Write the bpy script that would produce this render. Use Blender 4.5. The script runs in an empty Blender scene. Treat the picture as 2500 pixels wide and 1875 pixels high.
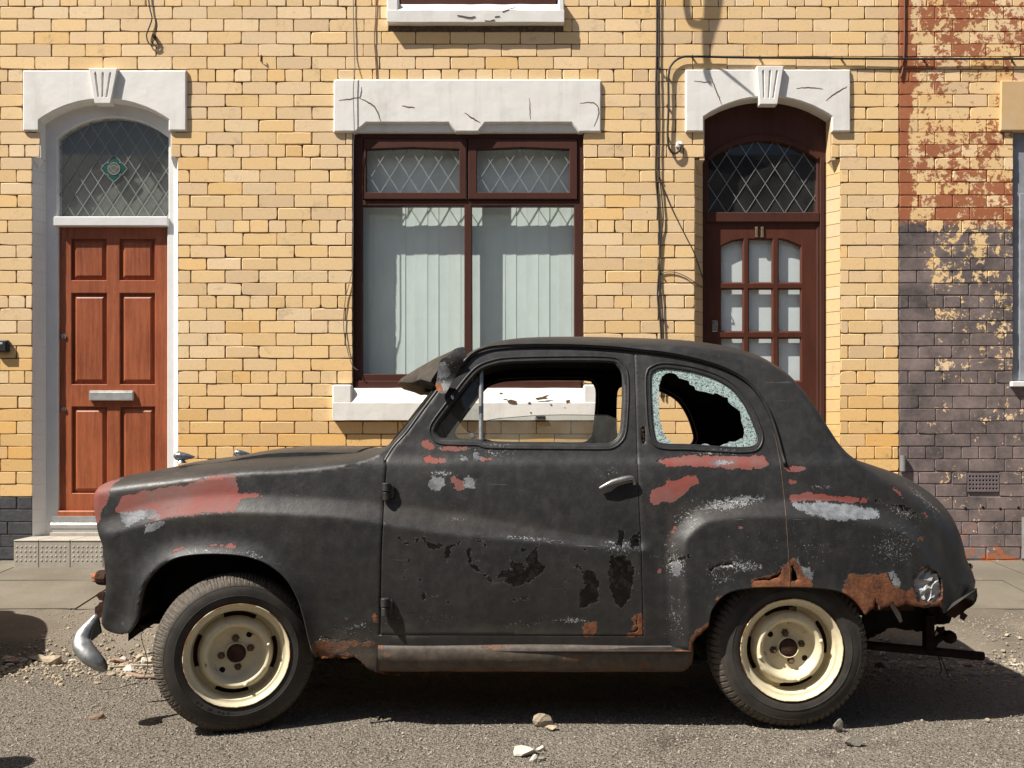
import bpy, bmesh, math, random
import numpy as np
from mathutils import Vector, Matrix, noise as mnoise
from mathutils.geometry import delaunay_2d_cdt
random.seed(7)
rng = np.random.default_rng(7)
SC = bpy.context.scene
COL = SC.collection
# ---------------------------------------------------------------- camera, sky, sun
F = 2352.0; CH = 1.06; CD = 3.5; HV = 1075.0
cam = bpy.data.cameras.new('camera'); camo = bpy.data.objects.new('camera', cam); COL.objects.link(camo)
cam.sensor_width = 36.0; cam.lens = 36.0 * F / 2500.0
cam.shift_y = (HV - 937.5) / 2500.0
cam.clip_end = 500; cam.clip_start = 0.05
camo.location = (0, -CD, CH); camo.rotation_euler = (math.radians(90), 0, 0)
SC.camera = camo
SUN = Vector((0.68, 0.36, -1.0)).normalized()
elev = math.asin(-SUN.z)
w = bpy.data.worlds.new('World'); SC.world = w; w.use_nodes = True
nt = w.node_tree; nt.nodes.clear()
sky = nt.nodes.new('ShaderNodeTexSky'); sky.sky_type = 'NISHITA'; sky.sun_disc = False
sky.sun_elevation = elev; sky.sun_rotation = math.atan2(-SUN.x, -SUN.y)
sky.air_density = 1.0; sky.dust_density = 1.5
bg = nt.nodes.new('ShaderNodeBackground'); bg.inputs[1].default_value = 0.052
out = nt.nodes.new('ShaderNodeOutputWorld')
nt.links.new(sky.outputs[0], bg.inputs[0]); nt.links.new(bg.outputs[0], out.inputs[0])
sl = bpy.data.lights.new('sun', 'SUN'); sl.energy = 5.0; sl.angle = math.radians(0.53); sl.color = (1.0, 0.94, 0.85)
so = bpy.data.objects.new('sun', sl); COL.objects.link(so); so.location = (-6, -5, 10)
so.rotation_euler = SUN.to_track_quat('-Z', 'Y').to_euler()
SC.view_settings.view_transform = 'Standard'; SC.view_settings.look = 'None'
SC.view_settings.exposure = 0.76; SC.view_settings.gamma = 1.0

def P(u, v, y):
    zd = CD + y
    return Vector(((u - 1250) * zd / F, y, CH - (v - HV) * zd / F))
WY = 3.0                                            # the brick face
def WX(u, y=WY): return (u - 1250) * (CD + y) / F
def WZ(v, y=WY): return CH - (v - HV) * (CD + y) / F
def R(ox, oy, s, pts): return [(ox + a / s, oy + b / s) for a, b in pts]

# ---------------------------------------------------------------- materials
class MT:
    def __init__(s, name):
        s.m = bpy.data.materials.new(name); s.m.use_nodes = True
        s.t = s.m.node_tree; s.t.nodes.clear()
        s.out = s.t.nodes.new('ShaderNodeOutputMaterial')
        s.b = s.t.nodes.new('ShaderNodeBsdfPrincipled')
        s.t.links.new(s.b.outputs[0], s.out.inputs[0])
        s.co = s.t.nodes.new('ShaderNodeTexCoord').outputs['Object']
    def put(s, sock, v):
        if isinstance(v, bpy.types.NodeSocket): s.t.links.new(v, sock)
        elif isinstance(v, (tuple, list)):
            sock.default_value = tuple(v) + (1.0,) if len(v) == 3 and len(sock.default_value) == 4 else v
        else: sock.default_value = v
    def map(s, scale=(1, 1, 1), src=None):
        n = s.t.nodes.new('ShaderNodeMapping'); s.put(n.inputs[0], src or s.co); n.inputs['Scale'].default_value = scale
        return n.outputs[0]
    def noise(s, scale, detail=4, rough=0.55, vec=None, dist=0.0, color=False):
        n = s.t.nodes.new('ShaderNodeTexNoise'); s.put(n.inputs['Vector'], vec or s.co)
        n.inputs['Scale'].default_value = scale; n.inputs['Detail'].default_value = detail
        n.inputs['Roughness'].default_value = rough; n.inputs['Distortion'].default_value = dist
        return n.outputs['Color' if color else 'Fac']
    def voro(s, scale, vec=None, feat='F1', outp='Distance', rand=1.0):
        n = s.t.nodes.new('ShaderNodeTexVoronoi'); s.put(n.inputs['Vector'], vec or s.co); n.feature = feat
        n.inputs['Scale'].default_value = scale; n.inputs['Randomness'].default_value = rand
        return n.outputs[outp]
    def math(s, op, a, b=0.0, c=0.0, clamp=False):
        n = s.t.nodes.new('ShaderNodeMath'); n.operation = op; n.use_clamp = clamp
        s.put(n.inputs[0], a); s.put(n.inputs[1], b); s.put(n.inputs[2], c)
        return n.outputs[0]
    def rng(s, v, a, b, c=0.0, d=1.0, smooth=False):
        n = s.t.nodes.new('ShaderNodeMapRange'); n.interpolation_type = 'SMOOTHSTEP' if smooth else 'LINEAR'
        s.put(n.inputs[0], v)
        for i, q in enumerate((a, b, c, d)): s.put(n.inputs[i + 1], q)
        return n.outputs[0]
    def mix(s, f, a, b, mode='MIX'):
        n = s.t.nodes.new('ShaderNodeMix'); n.data_type = 'RGBA'; n.blend_type = mode
        s.put(n.inputs[0], f); s.put(n.inputs[6], a); s.put(n.inputs[7], b)
        return n.outputs[2]
    def ramp(s, f, stops):
        n = s.t.nodes.new('ShaderNodeValToRGB'); s.put(n.inputs[0], f)
        e = n.color_ramp.elements
        while len(e) < len(stops): e.new(0.5)
        for q, (p, c) in zip(e, stops): q.position = p; q.color = tuple(c) + (1,)
        return n.outputs[0]
    def attr(s, name, o='Fac'):
        n = s.t.nodes.new('ShaderNodeAttribute'); n.attribute_name = name
        return n.outputs[o]
    def sep(s, src=None):
        n = s.t.nodes.new('ShaderNodeSeparateXYZ'); s.put(n.inputs[0], src or s.co); return n.outputs
    def bump(s, h, strength=0.5, dist=0.01, prev=None):
        n = s.t.nodes.new('ShaderNodeBump'); s.put(n.inputs['Height'], h)
        n.inputs['Strength'].default_value = strength; n.inputs['Distance'].default_value = dist
        if prev is not None: s.put(n.inputs['Normal'], prev)
        return n.outputs[0]
    def set(s, **k):
        names = dict(col='Base Color', rough='Roughness', metal='Metallic', normal='Normal', spec='Specular IOR Level',
                     alpha='Alpha', trans='Transmission Weight', sub='Subsurface Weight', coat='Coat Weight', sheen='Sheen Weight')
        for a, v in k.items(): s.put(s.b.inputs[names[a]], v)
        return s.m

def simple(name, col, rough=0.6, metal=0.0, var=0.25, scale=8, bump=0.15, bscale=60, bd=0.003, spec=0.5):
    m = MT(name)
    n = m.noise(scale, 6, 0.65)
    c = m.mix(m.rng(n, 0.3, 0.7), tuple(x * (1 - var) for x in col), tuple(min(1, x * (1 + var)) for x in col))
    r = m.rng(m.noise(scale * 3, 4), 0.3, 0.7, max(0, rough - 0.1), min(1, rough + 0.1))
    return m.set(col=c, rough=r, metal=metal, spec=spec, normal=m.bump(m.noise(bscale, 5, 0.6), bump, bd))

def brick_mat():
    m = MT('buff_brick')
    base = m.attr('bcol', 'Color')
    n1 = m.noise(3.0, 6, 0.6); n2 = m.noise(55, 6, 0.7); n3 = m.noise(14, 6, 0.65)
    c = m.mix(m.rng(n2, 0.35, 0.75, 0.0, 0.35), base, (0.62, 0.42, 0.21))
    c = m.mix(m.rng(n3, 0.5, 0.85, 0.0, 0.4), c, (0.80, 0.60, 0.33))
    # old sooty stains with their own outlines, a few spots
    st = m.math('MULTIPLY', m.rng(m.noise(5.0, 8, 0.75), 0.555, 0.70, 0, 1, True), m.rng(n2, 0.3, 0.6))
    c = m.mix(m.math('MULTIPLY', st, 0.62), c, (0.27, 0.20, 0.14))
    spots = m.rng(m.voro(38, rand=1.0), 0.05, 0.085, 1, 0)
    spots = m.math('MULTIPLY', spots, m.rng(m.noise(9, 3), 0.52, 0.6))
    c = m.mix(spots, c, (0.14, 0.10, 0.07))
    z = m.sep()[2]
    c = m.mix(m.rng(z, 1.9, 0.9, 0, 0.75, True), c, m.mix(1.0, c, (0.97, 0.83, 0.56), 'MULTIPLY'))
    h = m.math('ADD', m.math('MULTIPLY', n2, 0.5), m.math('MULTIPLY', m.noise(220, 3), 0.35))
    sm = m.math('MULTIPLY', m.rng(m.noise(16, 8, .8, dist=.8), .58, .66), m.rng(m.noise(2.4, 3), .48, .62))
    c = m.mix(m.math('MULTIPLY', sm, .6), c, (0.42, .36, .28))
    pit = m.rng(m.noise(42, 6, .8, dist=.6), .60, .68)
    c = m.mix(m.math('MULTIPLY', pit, .45), c, (0.46, .32, .18))
    h = m.math('SUBTRACT', m.math('SUBTRACT', h, spots), m.math('MULTIPLY', pit, .8))
    return m.set(col=c, rough=m.rng(n3, 0.3, 0.7, 0.6, 0.85), spec=0.35, normal=m.bump(h, 0.55, 0.0022))

def mortar_mat():
    m = MT('old_mortar')
    n = m.noise(60, 6, 0.7)
    c = m.ramp(n, [(0.3, (0.07, 0.05, 0.035)), (0.7, (0.20, 0.15, 0.105))])
    return m.set(col=c, rough=0.95, spec=0.1, normal=m.bump(m.noise(150, 5), 0.8, 0.004))

def painted_brick_mat(joint=False):
    m = MT('flaking_painted_joint' if joint else 'flaking_painted_brick')
    x, y, z = m.sep()
    base = m.attr('bcol', 'Color')
    n2 = m.noise(60, 5, 0.7)
    brick = m.mix(m.rng(n2, 0.35, 0.75, 0.0, 0.3), base, (0.52, 0.33, 0.16))
    wob = m.math('ADD', m.math('MULTIPLY', m.math('SUBTRACT', m.noise(2.2, 6, .7), 0.5), 0.34), m.math('MULTIPLY', m.math('SUBTRACT', m.noise(20, 5, .7), 0.5), 0.10))
    zz = m.math('ADD', z, wob)
    lower = m.rng(zz, WZ(560), WZ(540), 1, 0)                       # below: grey paint over the red
    paintcol = m.mix(lower, m.mix(m.noise(9, 5), (0.33, 0.105, 0.045), (0.40, 0.15, 0.07)),
                     m.mix(m.rng(m.noise(4.5, 7, 0.7), .35, .68), (0.072, 0.063, 0.062), (0.27, 0.205, 0.192)))
    paintcol = m.mix(m.math('MULTIPLY', m.rng(m.noise(30, 6, .75), .5, .8), 0.4), paintcol, m.mix(lower, (0.50, 0.27, 0.15), (0.30, 0.25, 0.235)))
    # how much paint is left: sparse red high up, nearly whole grey low down
    flake = m.math('ADD', m.math('MULTIPLY', m.noise(7.5, 8, 0.68, dist=0.25), 0.52), m.math('MULTIPLY', m.noise(24, 6, 0.78, dist=0.5), 0.48))
    thr_hi = m.math('ADD', 0.512, m.math('MULTIPLY', m.math('SUBTRACT', m.noise(1.6, 2), 0.5), 0.22))
    edge = m.rng(x, WX(2195) + 0.02, WX(2195) + 0.10, 0.22, 0.0)    # a kept strip at the party line
    thr_hi = m.math('SUBTRACT', thr_hi, edge)
    thr_lo = m.rng(zz, WZ(560), WZ(1010), 0.500, 0.405)
    far = m.math('MULTIPLY', m.rng(x, WX(2225), WX(2290), 0.16, 0.0), lower)
    thr_lo = m.math('SUBTRACT', thr_lo, far)
    thr = m.rng(lower, 0, 1, thr_hi, thr_lo)
    if joint: thr = m.math('SUBTRACT', thr, .10)
    br = m.sep(base)[0]
    thr = m.math('ADD', thr, m.math('MULTIPLY', m.math('SUBTRACT', br, .83), 0.0 if joint else 0.55))
    mask = m.rng(m.math('SUBTRACT', flake, thr), -0.004, 0.006, 0, 1)
    c = m.mix(mask, brick, paintcol)
    if joint: c = m.mix(.42, c, m.mix(lower, (.42, .17, .09), (.30, .25, .235)))
    # orange bare brick patches near the foot
    o = m.math('MULTIPLY', m.rng(m.noise(6, 7, 0.7), 0.545, 0.56), m.rng(z, 0.55, 0.48))
    c = m.mix(o, c, (0.42, 0.14, 0.06))
    h = m.math('ADD', m.math('MULTIPLY', mask, 0.9), m.math('MULTIPLY', m.noise(90, 5, .7), 0.5))
    return m.set(col=c, rough=0.75, spec=0.3, normal=m.bump(h, 0.7, 0.0022))

def white_paint_mat(name='white_masonry_paint', col=(0.80, 0.785, 0.75), dirt=0.5):
    m = MT(name)
    n = m.noise(4, 7, 0.6)
    c = m.mix(m.rng(n, .45, .8, 0, .25), col, (0.62, 0.57, 0.49))
    dr = m.noise(9, 6, .7, vec=m.map((1, 1, .12)))
    c = m.mix(m.rng(dr, .52, .75, 0, .38), c, (0.50, .45, .38))
    c = m.mix(m.rng(m.noise(3.2, 8, .75), .56, .72, 0, .35), c, (0.46, .42, .36))
    chip = m.rng(m.math('ADD', m.math('MULTIPLY', m.noise(9, 8, .7), .7), m.math('MULTIPLY', m.noise(45, 5, .7), .3)), .664 + (0.5 - dirt) * .1, .672 + (0.5 - dirt) * .1)
    c = m.mix(chip, c, (0.36, 0.25, 0.17))
    cr = m.rng(m.voro(2.6, vec=m.noise(3.5, 6, .7, color=True), feat='DISTANCE_TO_EDGE'), 0.0, 0.012, 1, 0)
    h = m.math('SUBTRACT', m.math('MULTIPLY', m.noise(7, 5, .5), 1.2), m.math('MULTIPLY', chip, 0.5))
    nb = m.bump(h, 0.5, 0.006)
    nb = m.bump(m.noise(170, 4), 0.25, 0.0012, nb)
    return m.set(col=c, rough=0.62, spec=0.35, normal=nb)

def wood_mat(name, c1, c2, rough=0.42, vert=True, coat=0.0, spec=0.4, gr=.35):
    m = MT(name)
    vec = m.map((14, 14, 0.9) if vert else (0.9, 14, 14))
    n = m.noise(3.0, 8, 0.62, vec=vec, dist=0.6); f = m.noise(24, 3, 0.6, vec=vec)
    c = m.ramp(n, [(0.28, c1), (0.72, c2)])
    c = m.mix(m.rng(f, .45, .75, 0, gr), c, tuple(x * .45 for x in c1))
    c = m.mix(m.rng(m.noise(2.3, 4), .35, .7, 0, .4), c, tuple(min(1, x * 1.35) for x in c2))
    return m.set(col=c, rough=rough, spec=spec, coat=coat, normal=m.bump(f, 0.25, 0.0012))

def glass_mat(name, tint=(0.94, 0.975, 0.965), gloss=0.9, dirt=0.04, rough=0.0, dirtcol=(0.5, 0.5, 0.47)):
    m = MT(name); t = m.t
    t.nodes.remove(m.b)
    tr = t.nodes.new('ShaderNodeBsdfTransparent'); tr.inputs[0].default_value = tint + (1,)
    gl = t.nodes.new('ShaderNodeBsdfGlossy'); gl.inputs['Roughness'].default_value = rough; gl.inputs[0].default_value = (gloss, gloss, gloss, 1)
    fr = t.nodes.new('ShaderNodeFresnel'); fr.inputs[0].default_value = 1.5
    mx = t.nodes.new('ShaderNodeMixShader'); t.links.new(fr.outputs[0], mx.inputs[0])
    t.links.new(tr.outputs[0], mx.inputs[1]); t.links.new(gl.outputs[0], mx.inputs[2])
    df = t.nodes.new('ShaderNodeBsdfDiffuse'); df.inputs[0].default_value = dirtcol + (1,)
    mx2 = t.nodes.new('ShaderNodeMixShader')
    m.put(mx2.inputs[0], m.rng(m.noise(6, 7, .65), .3, .8, dirt * .3, dirt * 2))
    t.links.new(mx.outputs[0], mx2.inputs[1]); t.links.new(df.outputs[0], mx2.inputs[2])
    t.links.new(mx2.outputs[0], m.out.inputs[0])
    return m.m

def car_paint_mat():
    m = MT('weathered_black_paint')
    n_lo = m.noise(2.2, 6, 0.6); n_mid = m.noise(22, 7, 0.7); n_hi = m.noise(260, 4, 0.7); n_s = m.noise(95, 5, .7)
    base = m.mix(m.rng(n_lo, .35, .7), (0.0150, 0.0153, 0.0165), (0.0265, 0.0260, 0.0248))
    base = m.mix(m.rng(n_mid, .45, .8, 0, .55), base, (0.046, 0.044, 0.040))
    st = m.noise(30, 6, .7, vec=m.map((1, 1, .12)))
    base = m.mix(m.rng(st, .5, .8, 0, .30), base, (0.052, 0.048, 0.043))
    # fine light specks of worn paint, denser where the wear attribute says
    spk = m.attr('spk')
    s1 = m.math('ADD', m.math('MULTIPLY', n_s, .45), m.math('MULTIPLY', n_hi, .55))
    smask = m.rng(m.math('ADD', s1, m.math('MULTIPLY', spk, .235)), .690, .712)
    scr = m.rng(m.noise(70, 3, .5, vec=m.map((.06, 1, 1)), dist=.4), .70, .72, 0, .5)
    base = m.mix(m.math('MULTIPLY', scr, m.rng(m.noise(4, 3), .5, .65)), base, (.11, .11, .11))
    dark = m.math('MULTIPLY', m.rng(m.noise(130, 4, .6), .66, .69), m.rng(m.noise(5, 3), .45, .6))
    base = m.mix(dark, base, (0.006, 0.006, 0.006))
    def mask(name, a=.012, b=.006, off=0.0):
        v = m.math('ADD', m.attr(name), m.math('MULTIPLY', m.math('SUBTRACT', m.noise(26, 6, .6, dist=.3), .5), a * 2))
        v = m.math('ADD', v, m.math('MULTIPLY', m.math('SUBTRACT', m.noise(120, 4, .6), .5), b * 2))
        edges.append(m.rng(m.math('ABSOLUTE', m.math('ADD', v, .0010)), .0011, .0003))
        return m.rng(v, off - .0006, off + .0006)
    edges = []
    red, grey, rust, tar = mask('red', .015, .009), mask('grey', .014, .018), mask('rust', .017, .012), mask('tar', .020, .012)
    prim = m.mix(m.rng(n_mid, .35, .72), (0.225, 0.040, 0.028), (0.165, 0.072, 0.062))
    prim = m.mix(m.rng(m.noise(5, 5, .7), .42, .72, 0, .8), prim, (0.16, 0.105, 0.098))
    gcol = m.mix(m.rng(n_mid, .4, .65), (0.10, 0.107, 0.12), (0.24, 0.255, 0.27))
    rcol = m.mix(m.rng(n_mid, .35, .65), (0.075, 0.027, 0.014), (0.235, 0.088, 0.036))
    rcol = m.mix(m.rng(n_s, .5, .75, 0, .6), rcol, (0.05, 0.025, 0.015))
    c = m.mix(smask, base, (0.36, 0.37, 0.37))
    c = m.mix(tar, c, m.mix(m.rng(m.noise(38, 6, .75, dist=.6), .48, .62), (0.0025, 0.0024, 0.0023), (0.016, 0.0155, 0.015)))
    c = m.mix(red, c, prim); c = m.mix(grey, c, gcol); c = m.mix(rust, c, rcol)
    c = m.mix(m.math('MULTIPLY', edges[0], .85), c, (.012, .010, .009)); c = m.mix(m.math('MULTIPLY', edges[3], .30), c, (.16, .15, .14)); c = m.mix(m.math('MULTIPLY', edges[2], .6), c, (.02, .012, .008))  # painted edge shade round red and rust chips, painted highlight rim round tar
    ln = m.rng(m.attr('line'), 0.0, .0012, 0, .75)
    c = m.mix(m.math('MULTIPLY', ln, m.rng(m.noise(7, 6, .7), .42, .6)), c, (.15, .145, .135))  # painted crease highlight, a pale line broken up like worn paint
    dust = m.attr('dust')
    dm = m.math('MULTIPLY', dust, m.rng(m.noise(12, 7, .75), .3, .7, .15, 1.0))
    c = m.mix(m.math('MULTIPLY', dm, .75), c, (0.135, 0.105, 0.08))
    low = m.math('MAXIMUM', m.math('MAXIMUM', red, grey), tar)
    rough = m.rng(n_mid, .3, .7, .40, .56)
    rough = m.mix(tar, m.mix(rust, rough, (.9, .9, .9)), (.22, .22, .22))
    h = m.math('SUBTRACT', m.math('MULTIPLY', n_hi, .12), m.math('MULTIPLY', low, 1.0))
    h = m.math('SUBTRACT', h, m.math('MULTIPLY', dark, .5))
    h = m.math('ADD', h, m.math('MULTIPLY', rust, m.math('MULTIPLY', n_s, 1.6)))
    nb = m.bump(h, 0.9, 0.0016)
    nb = m.bump(m.noise(45, 5, .6), 0.35, 0.0016, nb)
    nb = m.bump(m.noise(4.5, 5, .55), 0.32, 0.014, nb)
    rough = m.mix(m.math('MAXIMUM', red, grey), rough, (.68, .68, .68))
    return m.set(col=c, rough=rough, spec=m.rng(tar, 0, 1, .42, .34), normal=nb)

def asphalt_mat():
    m = MT('worn_asphalt')
    n = m.noise(1.3, 7, .62); g = m.noise(110, 6, .75); v = m.voro(150, outp='Color'); vd = m.voro(150)
    vs = m.sep(v)[0]
    c = m.mix(m.rng(g, .3, .7), (0.160, 0.139, 0.113), (0.34, 0.296, 0.240))
    c = m.mix(m.rng(vs, .86, .93, 0, .8), c, (0.34, 0.30, 0.25))
    c = m.mix(m.rng(vs, .10, .05, 0, .7), c, (0.06, 0.052, 0.045))
    c = m.mix(m.rng(n, .42, .66, 0, .4), c, (0.31, 0.27, 0.22))
    c = m.mix(m.rng(m.noise(2.6, 6, .6), .58, .68, 0, .5), c, (0.055, 0.047, 0.042))
    h = m.math('SUBTRACT', m.math('MULTIPLY', g, 1.0), m.math('MULTIPLY', vd, .9))
    h2 = m.math('SUBTRACT', m.noise(70, 4, .6), m.math('MULTIPLY', m.voro(85), 1.1))
    nb = m.bump(h, 1.0, 0.012)
    nb = m.bump(h2, 1.0, 0.016, nb)
    nb = m.bump(m.noise(26, 5, .65), .7, .014, nb)
    return m.set(col=c, rough=.93, spec=.2, normal=nb)

def pave_mat(name='dusty_paving', a=(0.115, 0.098, 0.076), b=(0.185, 0.158, 0.122), grit=.5):
    m = MT(name)
    g = m.noise(90, 6, .7); n = m.noise(2.2, 7, .6)
    c = m.mix(m.rng(n, .35, .65), a, b)
    c = m.mix(m.rng(g, .5, .8, 0, .5), c, tuple(x * .55 for x in a))
    c = m.mix(m.rng(m.voro(90), .12, .06, 0, grit), c, (0.17, .145, .12))
    return m.set(col=c, rough=.92, spec=.2, normal=m.bump(g, .6, .004))

def tyre_mat():
    m = MT('dusty_tyre_rubber')
    n = m.noise(9, 7, .65)
    c = m.mix(m.rng(n, .35, .75), (0.022, 0.020, 0.018), (0.060, 0.053, 0.045))
    d = m.attr('tread')
    c = m.mix(m.math('MULTIPLY', d, m.rng(m.noise(60, 5, .7), .3, .65, .2, .8)), c, (0.125, .102, .078))
    sc = m.rng(m.noise(8, 8, .8, vec=m.map((3, 3, .5)), dist=1.5), .68, .70, 0, .25)
    c = m.mix(sc, c, (.12, .11, .1))
    return m.set(col=c, rough=.72, spec=.35, normal=m.bump(m.noise(120, 5, .6), .35, .0016))

def cream_mat():
    m = MT('cream_wheel_paint')
    n = m.noise(30, 6, .7)
    c = m.mix(m.rng(n, .45, .75, 0, .4), (0.66, 0.585, 0.40), (0.47, .385, .235))
    ru = m.rng(m.math('ADD', m.noise(16, 8, .72), m.math('MULTIPLY', m.attr('edge'), .26)), .70, .73)
    c = m.mix(ru, c, (0.20, 0.085, 0.03))
    sp = m.rng(m.voro(75), .10, .07, 0, .8)
    c = m.mix(m.math('MULTIPLY', sp, m.rng(m.noise(14, 4), .5, .6)), c, (.09, .06, .04))
    return m.set(col=c, rough=.42, spec=.5, normal=m.bump(n, .25, .0025))

def crazed_glass_mat():
    m = MT('crazed_safety_glass')
    e = m.rng(m.voro(200, feat='DISTANCE_TO_EDGE'), .03, .11)
    cell = m.sep(m.voro(200, outp='Color'))[0]
    c = m.mix(e, (0.46, 0.57, 0.55), m.mix(m.rng(cell, .2, .6), (0.035, 0.055, 0.06), (0.27, 0.36, 0.35)))
    return m.set(col=c, rough=.22, spec=.7, normal=m.bump(cell, .8, .004))

def chrome_mat():
    m = MT('pitted_chrome')
    n = m.noise(70, 6, .7)
    c = m.mix(m.rng(n, .5, .7, 0, .8), (0.52, .54, .56), (0.16, .14, .12))
    return m.set(col=c, metal=1.0, rough=m.rng(n, .4, .7, .14, .5), normal=m.bump(n, .15, .001))

def blind_mat():
    m = MT('pale_green_blind_fabric')
    n = m.noise(6, 7, .7, vec=m.map((2, 2, .6)))
    c = m.mix(m.rng(n, .35, .7), (0.74, .82, .79), (0.84, .90, .87))
    return m.set(col=c, rough=.9, spec=.1, normal=m.bump(m.noise(200, 3), .2, .001))

M = {}
M['brick'] = brick_mat(); M['mortar'] = mortar_mat(); M['pbrick'] = painted_brick_mat(); M['pjoint'] = painted_brick_mat(True)
M['white'] = white_paint_mat(); M['whitesill'] = white_paint_mat('peeling_white_sill_paint', (0.83, 0.80, 0.74), .72)
M['yellowlintel'] = white_paint_mat('yellow_masonry_paint', (0.60, 0.40, 0.20), .7)
M['reddoor'] = wood_mat('mahogany_door_stain', (0.150, 0.035, 0.015), (0.40, 0.120, 0.052), .44, spec=.3, gr=.6)
M['brownframe'] = wood_mat('dark_brown_frame_stain', (0.052, 0.0200, 0.0140), (0.074, 0.0290, 0.0205), .55, spec=.18)
M['browndoor'] = wood_mat('brown_door_stain', (0.060, 0.0190, 0.0120), (0.096, 0.0325, 0.0200), .5, spec=.2)
M['whiteframe'] = simple('white_frame_gloss', (0.72, .72, .71), .35, var=.06)
M['greyframe'] = simple('grey_frame_paint', (0.25, .265, .29), .5)
M['glass'] = glass_mat('window_glass')
M['dirtyglass'] = glass_mat('dusty_car_glass', (0.72, .74, .69), .8, .13, .02, (.34, .34, .30))
M['lead'] = simple('grey_lead_strip', (0.27, .28, .285), .5, .3, var=.15)
M['blind'] = blind_mat()
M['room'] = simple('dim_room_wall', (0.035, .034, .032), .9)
M['hall'] = simple('grey_green_fanlight_backing', (0.115, .120, .105), .8, var=.2, scale=5)
M['board'] = simple('white_board_behind_door', (0.80, .83, .85), .8, var=.05)
M['asphalt'] = asphalt_mat()
M['pave'] = pave_mat(); M['flag'] = pave_mat('paving_flag_stone', (0.135, .118, .091), (0.185, .163, .127), .15)
M['tile'] = simple('beige_step_tile', (0.38, .345, .29), .7, var=.12, scale=14)
M['plinth'] = simple('dark_plinth_paint', (0.055, .057, .062), .7, var=.3, scale=20, bump=.5, bscale=40, bd=.006)
M['cable'] = simple('black_cable_sheath', (0.022, .020, .019), .55)
M['greycable'] = simple('grey_wire_sheath', (0.13, .125, .12), .6)
M['redcable'] = simple('painted_red_cable', (0.16, .06, .035), .7)
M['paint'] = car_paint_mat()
M['dark'] = simple('flat_black_metal', (0.010, .0095, .009), .85, spec=.15)  # one near-black tone for floor, housings, jambs and holes
M['lining'] = simple('dirty_cabin_lining', (0.016, .014, .012), .9, spec=.1)
M['rubber'] = simple('black_rubber_seal', (0.016, .016, .016), .5)
M['worn'] = simple('worn_black_casting', (0.030, .028, .026), .5, var=.4, scale=40)
M['visor'] = simple('dirty_visor_metal', (0.030, .025, .019), .6, var=.9, scale=18, bump=.6, bscale=50, bd=.004)
M['barrust'] = simple('shade_darkened_rust_bar', (0.022, .013, .010), .9, var=.5, scale=25, bump=.6, bscale=60, bd=.004, spec=.1)  # colour darkened for the shade the bar hangs in
M['dull'] = simple('dulled_grey_chrome', (0.30, .30, .29), .36, .75, var=.3, scale=16, bump=.12, bscale=40, bd=.002)
M['nut'] = simple('brown_rusty_nut', (0.115, .070, .045), .7, .2, var=.5, scale=40)
M['rust'] = simple('flaky_brown_rust', (0.17, .068, .030), .95, var=.6, scale=30, bump=.9, bscale=70, bd=.006, spec=.1)
M['darkrust'] = simple('dark_rusted_steel', (0.050, .026, .018), .9, var=.5, scale=25, bump=.8, bscale=60, bd=.005, spec=.15)
M['tyre'] = tyre_mat(); M['cream'] = cream_mat(); M['chrome'] = chrome_mat()
M['crazed'] = crazed_glass_mat()
M['foil'] = simple('crumpled_pale_metal', (0.42, .42, .42), .5, .2, var=.35, scale=22, bump=.6, bscale=35, bd=.01)
M['amber'] = simple('broken_amber_lens', (0.40, .09, .03), .25)
M['alu'] = simple('brushed_aluminium', (0.50, .51, .50), .42, .6, var=.08)
M['brass'] = simple('tarnished_brass', (0.42, .33, .20), .35, .8)
M['plastic'] = simple('black_plastic', (0.018, .018, .019), .45)
M['stone'] = simple('pale_rubble_stone', (0.36, .295, .21), .92, var=.3, scale=20, bump=.7, bscale=50, bd=.006)
M['whitestone'] = simple('white_plaster_rubble', (0.48, .45, .39), .92, var=.2, scale=20, bump=.6, bscale=50, bd=.005)
M['pinkstone'] = simple('pink_brick_rubble', (0.27, .18, .13), .92, var=.3, scale=20, bump=.7, bscale=50, bd=.005)
M['greystone'] = simple('grey_rubble_stone', (0.20, .185, .155), .92, var=.3, scale=20, bump=.7, bscale=50, bd=.006)
M['green'] = simple('dark_green_stained_glass', (0.01, .07, .05), .2)
M['palegreen'] = simple('pale_rose_glass', (0.10, .115, .08), .3)
M['slate'] = simple('grey_roof_slate', (0.07, .072, .08), .6, var=.3)
M['iron'] = simple('painted_cast_iron_grille', (0.15, .12, .125), .8, var=.25)
M['pipe'] = simple('grey_pipe', (0.19, .185, .18), .55)
M['crack'] = simple('dark_crack_line', (0.12, .075, .04), .9)
M['grit'] = simple('loose_road_grit', (0.27, .235, .19), .95, var=.5, scale=30)

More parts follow.
